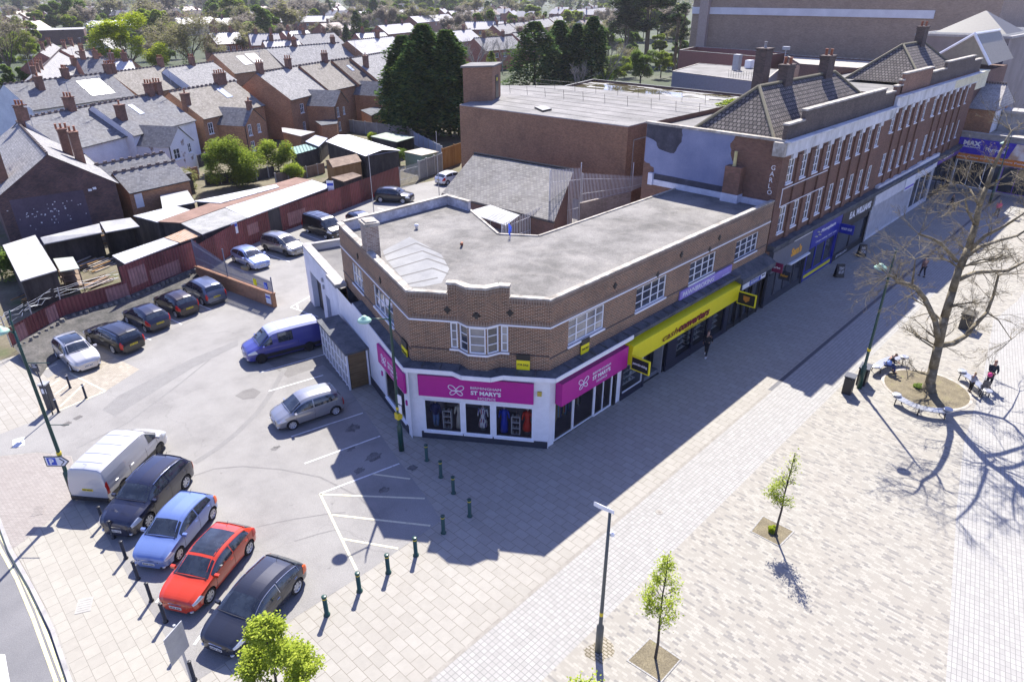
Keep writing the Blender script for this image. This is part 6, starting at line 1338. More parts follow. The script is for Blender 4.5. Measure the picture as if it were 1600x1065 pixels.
shed('white roof with dark open front facing the builder yard', [(208, 337), (274, 321), (304, 330), (246, 347)], 2.6, DARKW, WSHEET)
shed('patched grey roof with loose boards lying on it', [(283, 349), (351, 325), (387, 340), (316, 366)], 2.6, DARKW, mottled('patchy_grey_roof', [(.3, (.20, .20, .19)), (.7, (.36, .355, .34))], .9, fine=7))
shed('long brown felt roof strip behind the white fence-side roof', [(246, 346), (351, 309), (463, 277), (487, 281), (351, 324), (283, 348)], 2.62, DARKW, BROWNROOF)
shed('long bright white roof running along the inside of the red fence', [(351, 324), (487, 281), (519, 291), (387, 340)], 2.6, DARKW, WSHEET)
shed('narrow tattered white sheeting along the back of the brown roof', [(303, 314), (431, 288), (436, 292), (345, 317)], 2.7, DARKW, mottled('tattered_white', [(.35, (.3, .29, .27)), (.5, (.6, .6, .6))], 1.5, fine=8))
shed('small white corrugated lean-to against the orange brick annex', [(243, 277), (262, 274), (272, 293), (249, 300)], 2.4, DARKW, RUST); shed('larger pale corrugated roof below the small lean-to', [(250, 305), (293, 297), (305, 316), (254, 326)], 2.4, DARKW, ASB)
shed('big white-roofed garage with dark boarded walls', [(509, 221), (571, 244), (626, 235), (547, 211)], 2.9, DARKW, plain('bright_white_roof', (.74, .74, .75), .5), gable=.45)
shed('open garage with mossy green-grey roof in front of the tall conifers', [(579, 213), (603, 207), (648, 214), (620, 222)], 2.5, DARKW, mottled('mossy_green_roof', [(.3, (.22, .26, .20)), (.7, (.38, .42, .34))], .8), openf=2)
shed('small green container with beige lid behind the grey gates', [(631, 237), (659, 231), (686, 237), (659, 243)], 2.2, plain('sage_green_steel', (.20, .28, .20)), mottled('beige_lid', [(.3, (.38, .34, .26)), (.7, (.5, .46, .38))], .8), name='container', cat='container')
shed('brown timber hut with shallow pitched roof behind the red fence', [(508, 250), (553, 241), (565, 252), (520, 262)], 2.3, TIMBER_O, TIMBER, gable=.5)
shed('turquoise tarpaulin roof with dark weights on it', [(452, 231), (478, 225), (502, 230), (463, 241)], 2.0, DARKW, bricks('dotted_turquoise', (.30, .48, .42), (.36, .55, .50), (.05, .08, .08), bw=.5, bh=.5, ms=.09, stain=.2))
shed('crumpled grey-blue sheeted shelter left of the big white garage', [(477, 221), (493, 211), (512, 216), (498, 229)], 2.3, DARKW, mottled('blue_grey_tarp', [(.3, (.30, .32, .38)), (.7, (.45, .47, .54))], 1))
shed('pale tilted board roof just behind the red fence', [(517, 277, 2.4), (551, 269, 2.4), (566, 274, 2.0), (537, 284, 2.0)], 2.2, DARKW, TIMBER)
shed('small pale flat-roofed outhouse below the white painted house', [(246, 268), (282, 262), (300, 270), (262, 277)], 2.4, DARKW, FELT); shed('grey lean-to roof behind the big bush, beside the brown house wing', [(345, 208), (373, 201), (405, 210), (372, 216)], 2.7, BRK_O, FELT)
shed('flat-roofed brick outhouse left of the garden tarpaulins', [(440, 199), (492, 206), (470, 213), (441, 206)], 2.6, BRK_O, CONC); shed('lean-to with slate roof at the foot of the brown house wings', [(492, 189), (528, 186), (527, 193), (502, 196)], 2.7, BRK_O, LEAD)
shed('small slate lean-to in front of the tile-roofed house', [(563, 172), (585, 167), (602, 170), (580, 181)], 2.8, BRK_O, LEAD)
# fences of the gardens
def pfence(lab, pts, h, m, post=None, step=1.8, th=.06, name='garden_fence', z=0):
    P_ = [at2(*p, z) for p in pts]; t = thing(name, (P_[0][0], P_[0][1], z), lab, 'fence'); q = MB(); r = MB()
    for a, b in zip(P_[:-1], P_[1:]):
        f = Fc(a, b); f.box(q, 0, f.L, -th/2, th/2, z, z+h)
        for k in range(int(f.L/step)+1): f.box(r, k*step-.06, k*step+.06, -.08, .08, z, z+h+.12)
    q.build('panel', m, t); r.build('post', post or CONC, t); return t
pfence('pale concrete panel fence with tall posts behind the garage roofs', [(500, 214), (536, 205), (638, 218), (648, 226)], 2.0, mottled('grey_panels', [(.3, (.22, .20, .18)), (.7, (.33, .31, .28))], 1), step=2.6)
pfence('faded blue-white panel fence right of the mossy garage', [(648, 226), (692, 250)], 1.9, mottled('blue_white_panels', [(.3, (.26, .29, .34)), (.7, (.42, .45, .50))], 1), step=2.2)
pfence('orange-brown timber gate panel beside the big brick store', [(692, 265), (721, 254)], 2.7, TIMBER_O, TIMBER_O, step=3)
pfence('grey close-boarded gates behind the dark crossover', [(655, 281), (692, 267)], 2.3, corrugated('grey_boards', (.26, .27, .29), (.32, .33, .35), .15, strength=.5), GALV)
palisade([at2(626, 290, 0), at2(657, 281, 0)], 2.2, 'wire mesh gate at the end of the red fence', GALV)
pfence('low dark garden fence behind the bushes', [(322, 290), (402, 282), (430, 275)], 1.3, DARKW); pfence('white and grey garden fence near the brown hut', [(432, 288), (480, 277), (508, 270)], 1.3, TIMBER); pfence('brick garden wall in front of the white painted house', [(262, 293), (312, 280)], 1.6, BRK_O, BRK_O); pfence('dark garden fence left of the brown house', [(310, 262), (345, 250)], 1.6, DARKW)

# ================================================================ TERRACED HOUSES
def row(lab, p, q_, zr, ze, hd=4.8, wall=BRK_O, roofm=SLATE_L, chims=(), outs=(), wins=(), base=0, near_only=False, skylights=(), ridge=RIDGE, cat='house', name='terraced_house', split=None, gablem=None, ww=None, panel=None, wt=None, group=None, xy=None):
    a, b = (Vector(xy[0]), Vector(xy[1])) if xy else (Vector(at2(*p, zr)), Vector(at2(*q_, zr))); d = (b-a); L = d.length; d.normalize(); n = Vector((d.y, -d.x))
    t = thing(name, (((a+b)/2).x, ((a+b)/2).y, 0), lab, cat, group)
    W_ = lambda s, o, z: V(a.x+d.x*s+n.x*o, a.y+d.y*s+n.y*o, z)
    F = Fc(W_(0, hd, 0), W_(L, hd, 0)); mb = MB(); wins = [(s, s+w, z0, z1) for s, w, z0, z1 in wins if 0 < s and s+w < L]
    F.wall(mb, 0, L, 0, ze, wins); 
    if not near_only: G_ = Fc(W_(L, -hd, 0), W_(0, -hd, 0)); G_.wall(mb, 0, L, 0, ze)
    for s in (0, L):
        q = [W_(s, hd, 0), W_(s, -hd, 0), W_(s, -hd, ze), W_(s, 0, zr-.05), W_(s, hd, ze)]; mb.poly(q if s == 0 else q[::-1], 1)
    mb.build('wall', [wall, gablem or wall], t)
    ov = .25; q = MB(); sl = (zr-ze)/hd; z2 = ze-ov*sl
    for sg in (1, -1): q.poly([W_(-.06, sg*(hd+ov), z2), W_(L+.06, sg*(hd+ov), z2), W_(L+.06, 0, zr+.02), W_(-.06, 0, zr+.02)][::sg])
    rf = q.build('roof', roofm, t)
    q = MB(); q.tube(W_(-.06, 0, zr+.02), W_(L+.06, 0, zr+.02), .1, .1, 5); k = 0
    while k*.9 < L: q.obox(W_(k*.9+.3, 0, 0).xy, d, .34, .2, zr, zr+.24); k += 1
    q.build('ridge_tiles', ridge, rf)
    q = MB(); q.tube(W_(0, hd+ov+.05, z2-.02), W_(L, hd+ov+.05, z2-.02), .06, .06, 5); q.build('gutter', BLACK, t)
    for s in chims:
        s, o, top, npot = (s+(0, zr+1.5, 3))[:4] if isinstance(s, tuple) and len(s) < 4 else (s if isinstance(s, tuple) else (s, 0, zr+1.45, 3))
        c = W_(s, o, 0); stack(t, c.x, c.y, zr-abs(o)*sl-1.0, top, .75, 1.0, npot, CHIM, (n.x, n.y))
    if chims and name == 'terraced_house':
        s0 = chims[0][0] if isinstance(chims[0], tuple) else chims[0]; c = W_(s0, .3, zr+1.0); q = MB(); q.tube(c, c+V(0, 0, 2.2), .03, n=4); e = V(d.x, d.y, 0)*.7; q.tube(c+V(0, 0, 2.1)-e, c+V(0, 0, 2.1)+e, .02, n=4)
        for k in range(6): q.tube(c+V(0, 0, 2.1)-e+e*k*.36-V(n.x, n.y, 0)*.25, c+V(0, 0, 2.1)-e+e*k*.36+V(n.x, n.y, 0)*.25, .012, n=3)
        q.build('tv_aerial', LGREY, t)
    for h in wins: window(F, t, h[0], h[1], h[2], h[3], 2, 2, UPVC, GLASS, fw=.09, o=-.05)
    for s, o, w_, l_ in skylights:
        q = MB(); z = lambda oo: zr-oo*sl+.08; q.hexa([W_(s, o, z(o)-.06), W_(s+w_, o, z(o)-.06), W_(s+w_, o+l_, z(o+l_)-.06), W_(s, o+l_, z(o+l_)-.06)], [W_(s, o, z(o)), W_(s+w_, o, z(o)), W_(s+w_, o+l_, z(o+l_)), W_(s, o+l_, z(o+l_))]); q.build('roof_panel' if panel else 'skylight', panel or plain('skylight_glass', (.45, .5, .58), .1), rf)
    for (s, w_, l_, oz, orr, om, orm, oh, ch) in outs:      # gabled two-storey rear wings
        o0, o1 = hd-.3, hd+l_; q = MB(); R0 = W_(s+w_/2, o0-1.5, orr); R1 = W_(s+w_/2, o1+.15, orr)
        q.poly([W_(s-.15, o1+.15, oz-.1), W_(s-.15, o0-1.5, oz-.1), R0, R1][::-1]); q.poly([W_(s+w_+.15, o1+.15, oz-.1), W_(s+w_+.15, o0-1.5, oz-.1), R0, R1]); r2 = q.build('wing_roof', orm, t)
        q = MB(); fg = Fc(W_(s, o1, 0), W_(s+w_, o1, 0)); fl = Fc(W_(s, o0, 0), W_(s, o1, 0)); fr = Fc(W_(s+w_, o1, 0), W_(s+w_, o0, 0))
        fg.wall(q, 0, w_, 0, oz, oh); q.poly([fg.pt(0, 0, oz), fg.pt(w_, 0, oz), fg.pt(w_/2, 0, orr-.1)]); fl.wall(q, 0, fl.L, 0, oz); fr.wall(q, 0, fr.L, 0, oz); q.build('wing_wall', om, t)
        for h in oh: window(fg, t, h[0], h[1], h[2], h[3], 2, 2, UPVC, GLASS, fw=.09, o=-.05)
        q = MB(); q.tube(fg.pt(-.1, .1, 0), fg.pt(-.1, .1, oz), .06); q.build('downpipe', BLACK, t)
        if ch: c = W_(s+w_/2, o1-.5, 0); stack(t, c.x, c.y, orr-.6, orr+1.0, .6, .6, 1, CHIM, (d.x, d.y))
    return t
w2 = [(1.2, 1., 3.4, 4.8), (1.4, 1., .9, 2.3)]
oh = [(.6, 1.4, 3.0, 4.5), (2.7, 3.4, 3.1, 4.3), (.7, 1.5, .8, 2.2)]
WP = mottled('peeling_white_paint_brick', [(.36, (.30, .24, .22)), (.42, (.72, .72, .75))], .9, fine=5, fineamt=.05)
row('grey slate terrace roof at the left end, seen over the dark gable house', (33, 186), (144, 165), 8.7, 5.6, wall=RENDER, roofm=SLATE, chims=[7.0, .3])
row('terraced house with white walls, skylight and peeling white rear wing', (144, 165), (248, 146), 8.9, 5.7, wall=RENDER, roofm=SLATE, chims=[(1.5, 2.5, 8.9, 1), 10.0, 11.6], skylights=[(4.6, .9, .8, 1.6)], outs=[(.3, 4.4, 4.6, 4.4, 6.4, WP, SLATE, [(.5, 1.7, 2.7, 4.0), (3.2, 3.9, 3.0, 4.2)], False)], wins=[(5.6, 1.1, 3.4, 4.7)])
row('orange brick terraced house with bright roof window, left of the gap', (264, 144), (365, 127), 8.9, 5.7, roofm=SLATE_M, chims=[(.4, 2.2, 8.8, 1), 11.2, 10.2], skylights=[(8.4, .8, 1.3, 1.8)], outs=[(2.6, 4.6, 4.6, 4.5, 6.5, BRK_O, SLATE, oh, True)], wins=[(.7, 1., 3.4, 4.9), (.8, 1., .9, 2.5)])
row('orange brick terraced house with tall blank gable right of the gap', (400, 115), (468, 103), 9.9, 6.3, hd=5.3, chims=[1.2, 9.5], outs=[(4.6, 4.8, 5.0, 4.8, 6.9, BRK_O, SLATE, oh, False)], wins=[(2.6, 1.1, 3.8, 5.2), (2.8, .8, 1.0, 2.4)])
row('orange brick terraced house in the middle of the row with pale slates', (468, 103), (519, 95), 10.0, 6.3, hd=5.2, roofm=SLATE_M, chims=[8], wins=w2)
row('terraced house with brown pantile roof and small skylight', (519, 95), (548, 91), 10.1, 6.4, hd=5.2, roofm=TILE_B, skylights=[(2.2, 1.4, .8, 1.2)], outs=[(-1.2, 4.4, 5.0, 4.7, 6.8, BRK_O, SLATE, oh, False)])
row('last terraced house of the near row beside the tall conifers', (548, 91), (613, 80), 10.2, 6.5, hd=5.2, chims=[(1.6, 2.2, 10.6, 1)], outs=[(5, 4.4, 5.4, 4.7, 6.8, BRK_O, SLATE, oh, False)], wins=w2)
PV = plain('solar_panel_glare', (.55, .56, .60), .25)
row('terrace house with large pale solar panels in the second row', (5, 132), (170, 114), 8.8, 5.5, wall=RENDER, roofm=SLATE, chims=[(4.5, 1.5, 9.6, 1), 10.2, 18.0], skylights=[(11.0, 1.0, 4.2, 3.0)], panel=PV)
row('plain slate roofed house of the second row, with chimney at each end', (170, 114), (253, 103), 8.8, 5.5, chims=[1.0, 13], roofm=SLATE_M)
row('slate roofed house with white back wall in the second row', (259, 107), (332, 97), 8.6, 5.4, wall=RENDER, chims=[7.5], roofm=SLATE_L, wins=[(3+3*k, 1, 3.4, 4.6) for k in range(4)])
row('second row house with two bright white roof patches', (332, 84), (415, 76), 10.0, 6.5, roofm=SLATE_M, skylights=[(5, 1.2, 2.3, 2.2), (8, .9, 3, 2.2)], panel=WSHEET)
row('long pale roofed house with two chimneys far along the second row', (415, 76), (530, 67), 10.0, 6.5, hd=5.4, roofm=SLATE_L, chims=[8.5, 21])
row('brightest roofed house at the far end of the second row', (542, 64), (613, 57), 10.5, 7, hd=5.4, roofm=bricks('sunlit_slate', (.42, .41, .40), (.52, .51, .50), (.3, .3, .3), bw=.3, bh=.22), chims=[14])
# gable-fronted house at the left with dark painted end wall and annex
gR = Vector(at2(180, 287, 4.9)); 
gh2 = row('large house with sooty purple painted gable wall above the builder yard', None, None, 8.1, 4.9, hd=4.75, wall=BRK_S, gablem=BRK_S, roofm=SLATE_L, chims=[(9, 2.6, 8.9, 3), (6.5, 3.2, 8.9, 2), (3.5, -3.6, 8.8, 3), (6, -4, 8.8, 2)], xy=[(-6.1, 54.3), (-3.2, 76)])
FG2 = Fc((-10.8, 54.95), (-1.4, 53.65)); q = MB(); FG2.box(q, .9, 6.7, .0, .03, .3, 4.6); pd = q.build('painted_panel', mottled('dusky_purple_paint', [(.3, (.085, .065, .085)), (.7, (.13, .10, .13))], .5, fine=6, fineamt=.15), gh2)
random.seed(21); q = MB()
for k in range(46): a, z = random.gauss(3.6, 1.5), random.gauss(2.9, .55); s_ = random.uniform(.03, .13); FG2.box(q, a, a+s_, .03, .04, z, z+random.uniform(.04, .12))
tag(q.build('paint_flakes', WHITE, pd), kind='stuff'); q = MB(); FG2.box(q, 7.1, 7.4, 0, .1, 4.4, 4.6); FG2.box(q, 7.5, 7.8, 0, .1, 4.5, 4.7); q.build('security_lights', WHITE, gh2)
row('single-storey orange brick annex with twin slate roofs beside the gable house', None, None, 4.9, 3.4, hd=2.2, wall=BRK_O, roofm=SLATE, name='house_annex', cat='annex', xy=[(-.3, 57.5), (6.2, 58.6)])
row('second slate roof of the annex, behind the orange brick one', None, None, 5.0, 3.4, hd=2.2, wall=BRK_O, roofm=SLATE, name='house_annex', cat='annex', xy=[(-.5, 62.2), (7.2, 63.5)])
q = MB(); Fx = Fc((-.0, 55.35), (6.5, 56.4)); Fx.box(q, .5, 1.3, 0, .05, 1.6, 3.0); tag(q.build('notice_board', WHITE), 'small white notice on the orange brick annex wall', 'sign')
# terraces further left behind
for (p, q_, z, lab, k) in [((52, 120), (100, 72), 8.6, 'receding pale roofed terrace left of the bright green tree', 5), ((118, 82), (160, 76), 8, 'pale roofed houses just left of the bright green tree', 1), ((95, 104), (165, 98), 7.5, 'low dark slate roofed houses behind the solar panel house', 2), ((150, 92), (205, 93), 7, 'low white flat extensions left of the bright green tree', 0)]:
    row(lab, p, q_, z, z-2.8, hd=4.2, roofm=SLATE_L, chims=[3, 9, 15][:k], wall=BRK_O)

# ================================================================ FAR TOWN
def far_row(x0, y0, x1, y1, lab, zr=9, ze=5.8, hd=4.6, wall=None, roofm=SLATE_L, n=3, grp=None):
    a, b = at2(x0, y0, zr), at2(x1, y1, zr); L = math.hypot(b[0]-a[0], b[1]-a[1])
    row(lab, (x0, y0), (x1, y1), zr, ze, hd=hd, wall=wall or BRK_O, roofm=roofm, chims=[L*(k+.5)/n for k in range(n)], name='far_house', wins=[(L*(k+.3)/5, 1.4, 3.6, 4.9) for k in range(5)], group=grp)
FBK = plain('far_red_brick', (.30, .12, .08), var=.3); GRT = plain('grey_tile_roof', (.27, .26, .27), var=.15, nscale=.5); BNT = plain('brown_tile_roof', (.20, .15, .13), var=.2, nscale=.5); CRW = plain('cream_render', (.6, .55, .42))
fr = [(334, 29, 385, 27, 'long grey roof behind the olive tree, left part', GRT, FBK), (386, 27, 455, 24, 'long grey roof behind the olive tree, middle part', GRT, FBK), (456, 25, 523, 24, 'long grey roof behind the olive tree, right part', GRT, FBK),
 (388, 53, 435, 52, 'grey roofed house left of the red gables', GRT, FBK), (410, 64, 466, 62, 'grey roof with small red gable in front', GRT, FBK), (440, 49, 480, 47, 'grey roof between two gables', GRT, FBK), (458, 55, 521, 51, 'pale roof with red brick gable end', SLATE_L, FBK), (500, 37, 545, 33, 'dark roofed house beside the small conifer', BNT, FBK),
 (560, 18, 640, 15, 'long flat grey block left of the tall conifers', GRT, GRT), (500, 8, 528, 4, 'brown roofed cream house in the far estate', BNT, CRW), (770, 40, 795, 37, 'white lit roof, leftmost above the right-hand conifers', SLATE_L, FBK), (796, 37, 825, 34, 'white lit roof, second above the right-hand conifers', SLATE_L, FBK), (826, 33, 856, 29, 'white lit roof, third above the right-hand conifers', SLATE_L, FBK), (857, 28, 876, 25, 'white lit roof, last before the red gable house', SLATE_L, FBK),
 (885, 16, 915, 14, 'bright red brick house with gable left of the pine', GRT, FBK), (700, 17, 745, 16, 'grey roofed house with red gable right of the tall conifers', GRT, FBK), (726, 34, 790, 33, 'large grey roof behind the bare trees', GRT, FBK), (780, 10, 800, 9, 'small red gabled house far behind the bare trees', BNT, FBK), (918, 15, 945, 12, 'pale roof touching the left side of the pine', SLATE_L, FBK),
 (8, 25, 28, 23, 'pale roofed house at the top left', SLATE_L, FBK), (30, 20, 50, 19, 'red brick house at the top left', BNT, FBK), (245, 15, 262, 12, 'dark house roofs top, above the white hall', BNT, FBK), (270, 12, 300, 10, 'brown roofs right of the far white hall', BNT, FBK), (150, 60, 170, 58, 'small grey gabled house left of the bright green tree', GRT, CRW)]
fr += [(62, 82, 82, 68, 'small pale gabled roof with tall chimneys at the left, nearest the long terrace', SLATE_L, FBK), (95, 78, 118, 70, 'pale roof beside the small chimneyed roofs at the left', SLATE_L, FBK), (120, 92, 160, 90, 'low dark slate roof left of the lime-green tree', SLATE, FBK), (165, 96, 205, 94, 'white flat extension roof under the lime-green tree', WSHEET, FBK),
 (325, 52, 372, 50, 'grey roof between the olive tree and the brown budding tree', GRT, FBK), (590, 40, 640, 36, 'grey roofs left of the tall clump, upper ones', GRT, FBK), (640, 26, 700, 22, 'long grey roof above the tall conifers', GRT, FBK), (690, 50, 735, 46, 'grey roof right behind the tall conifers', GRT, FBK), (740, 60, 800, 56, 'pale grey roof seen through the bare trees', SLATE_L, FBK), (800, 52, 850, 47, 'pale roof just above the right-hand conifers', SLATE_L, FBK), (905, 32, 935, 30, 'cream house behind the pine', BNT, CRW), (30, 34, 62, 32, 'brown roofs among the trees at the top left', BNT, FBK), (555, 52, 600, 50, 'small grey roofs beside the dark green conifer', GRT, FBK), (270, 28, 330, 26, 'grey terrace roof right of the white school hall', GRT, CRW)]
for (x0, y0, x1, y1, lab, rm, wm) in fr: far_row(x0, y0, x1, y1, lab, roofm=rm, wall=wm, n=2)
t = flatb('school_hall', 'large low hall with bright white roof behind the bright green tree', [at2(*p, 6) for p in ((133, 33), (235, 28), (244, 40), (140, 43))], 6, plain('grey_cladding', (.25, .26, .30)), plain('bright_white_roof', (.74, .74, .75)), 0, WHITE)
flatb('long_low_block', 'long low brick block with pale roof edge at the far left', [at2(*p, 6) for p in ((4, 50), (130, 46), (133, 43), (5, 46))], 6, BRK_D, CONC, 0, CONC)
# scattered far houses: one model per type, copied
random.seed(31)
def tiny(lab, rm, wm, grp, L=14):
    t = thing('far_house', (0, 0, 0), lab, 'house', grp); q = MB(); q.box(-L/2, L/2, -4.5, 4.5, 0, 5.6); 
    for s in (-L/2, L/2): q.poly([V(s, -4.5, 5.6), V(s, 4.5, 5.6), V(s, 0, 8.9)])
    q.build('wall', wm, t); q = MB()
    for g in (1, -1): q.poly([V(-L/2-.2, g*5, 5.3), V(L/2+.2, g*5, 5.3), V(L/2+.2, 0, 9), V(-L/2-.2, 0, 9)][::g])
    q.build('roof', rm, t); q = MB(); q.box(-.5, .5, -.5, .5, 8, 10.4); q.build('chimney', FBK, t); q = MB()
    for k in range(4):
        for z in (1, 3.6):
            for g in (1, -1): q.box(-L/2+1.2+k*L/4, -L/2+2.6+k*L/4, min(g*4.5, g*4.56), max(g*4.5, g*4.56), z, z+1.3)
    q.build('window_band', GLASS, t); return t
ty = [tiny('distant grey roofed house in the far estate', GRT, FBK, 'distant grey roofed houses'), tiny('distant brown roofed house in the far estate', BNT, CRW, 'distant brown roofed houses', 11), tiny('distant pale roofed house in the far estate', SLATE_L, FBK, 'distant pale roofed houses', 18)]
spots = []
for k in range(520):
    x = random.uniform(-20, 1080); y = random.uniform(-7, 30)
    p = at(x, y, 4); 
    if any((p.xy-o).length < 24 for o in spots): continue
    if p.xy.length < 330 or (x > 1050): continue
    spots.append(p.xy.copy())
used = set()
for k, p in enumerate(spots[:170]):
    i = k % 3; o = ty[i] if i not in used else copy_tree(ty[i]); used.add(i); o.location = (p.x, p.y, 0); o.rotation_euler = (0, 0, random.choice((.3, .5, 1.4, 1.9))+random.uniform(-.1, .1))

# ================================================================ TREES AND SHRUBS
import array
def leafmat(name, c1, c2, tr=.35):
    def fn(nt, b):
        g = N(nt, 'NewGeometry'); col = ramp(nt, g.outputs['Random Per Island'], [(0, c1), (1, c2)])
        d = N(nt, 'BsdfDiffuse'); t = N(nt, 'BsdfTranslucent'); m = N(nt, 'MixShader'); m.inputs[0].default_value = tr
        nt.links.new(col, d.inputs[0]); nt.links.new(col, t.inputs[0]); nt.links.new(d.outputs[0], m.inputs[1]); nt.links.new(t.outputs[0], m.inputs[2]); nt.links.new(m.outputs[0], nt.nodes['Material Output'].inputs[0])
    return mat(name, fn)
L_LIME = leafmat('lime_leaf', (.30, .38, .015), (.55, .60, .05), .5); L_BRI = leafmat('spring_leaf', (.18, .25, .03), (.38, .45, .07), .45); L_YEL = leafmat('yellow_green_leaf', (.24, .32, .03), (.46, .52, .08))
L_DRK = leafmat('dark_conifer_leaf', (.035, .08, .026), (.11, .18, .06), .3); L_CON = leafmat('conifer_tip_leaf', (.07, .13, .03), (.19, .25, .06), .3); L_PINE = leafmat('pine_needle', (.03, .05, .025), (.08, .10, .055), .15)
L_OLI = leafmat('olive_bud_leaf', (.20, .20, .07), (.38, .37, .16), .45); L_GRY = leafmat('grey_twig_haze', (.22, .19, .15), (.38, .34, .28), .45); L_MID = leafmat('mid_green_leaf', (.11, .18, .03), (.25, .34, .08), .45); L_BUD = leafmat('tan_bud_leaf', (.30, .22, .10), (.50, .40, .22))
BARK = mottled('grey_brown_bark', [(.3, (.075, .065, .05)), (.7, (.17, .15, .11))], 4, fine=20, fineamt=.4, bmp=.5, scl=(1, 1, .4)); BARK2 = mottled('dark_bark', [(.3, (.035, .03, .025)), (.7, (.09, .075, .06))], 4, fine=20); BARKP = mottled('plane_tree_bark', [(.3, (.10, .082, .05)), (.55, (.19, .16, .105)), (.72, (.33, .295, .21))], 2.5, fine=12, fineamt=.3, bmp=.4)
def leaves(pts, size, rng, flat=.5):
    "one small bent leaf-clump quad per point"
    v = []; f = []
    for i, p in enumerate(pts):
        a = rng.uniform(0, 6.283); e = rng.uniform(-1, 1)*(1-flat*.5); u = Vector((math.cos(a), math.sin(a), e*.6)).normalized(); w_ = u.cross(Vector((rng.uniform(-.6, .6), rng.uniform(-.6, .6), 1)).normalized()); s = size*rng.uniform(.55, 1.3)
        o = len(v); v += [p-u*s*.5, p+w_*s*.32, p+u*s*.5, p-w_*s*.32]; f.append((o, o+1, o+2, o+3))
    return v, f
def crown_mesh(name, pts, size, m, parent, rng, local=True, mats2=None):
    v, f = leaves(pts, size, rng); q = MB(); q.v = v; q.f = f; q.m = [0 if (not mats2 or rng.random() < mats2) else 1 for _ in f]
    return q.build(name, m, parent, local=local, uv=False)
def blob_pts(rng, clumps, n, shell=.55):
    out = []
    for (c, r) in clumps:
        for _ in range(int(n*r[0]*r[1]*.5+n*.2)):
            d = Vector((rng.gauss(0, 1), rng.gauss(0, 1), rng.gauss(0, 1))).normalized(); k = shell+(1-shell)*rng.random()
            out.append(Vector((c[0]+d.x*r[0]*k, c[1]+d.y*r[1]*k, c[2]+d.z*r[2]*k)))
    return out
def branch(q, rng, p, d, L, r, depth, spread=.6, segs=3, up=.08, tips=None, rmin=.012, ratio=.68, n=5, kids=(2, 3)):
    pts = [p]; dd = d.copy()
    for i in range(segs): dd = (dd+Vector((rng.gauss(0, .14), rng.gauss(0, .14), rng.gauss(0, .10)+up))).normalized(); pts.append(pts[-1]+dd*L/segs)
    r1 = max(rmin, r*.62)
    for i in range(segs): q.tube(pts[i], pts[i+1], r+(r1-r)*i/segs, r+(r1-r)*(i+1)/segs, max(3, n), cap=False)
    if depth == 0:
        if tips is not None: tips.append((pts[-1], dd))
        return
    for k in range(rng.randint(*kids)+1):
        t = rng.choice((1, 1, .66, .5)) if k else 1; b = pts[int(t*segs)]
        a = Vector((rng.gauss(0, 1), rng.gauss(0, 1), rng.gauss(0, .7))); a = (a-dd*a.dot(dd)).normalized(); nd = (dd+a*spread*rng.uniform(.5, 1.2)).normalized()
        branch(q, rng, b, nd, L*ratio*rng.uniform(.75, 1.15), r1*(.9 if k == 0 else .7), depth-1, spread, segs, up, tips, rmin, ratio, max(3, n-1), kids)
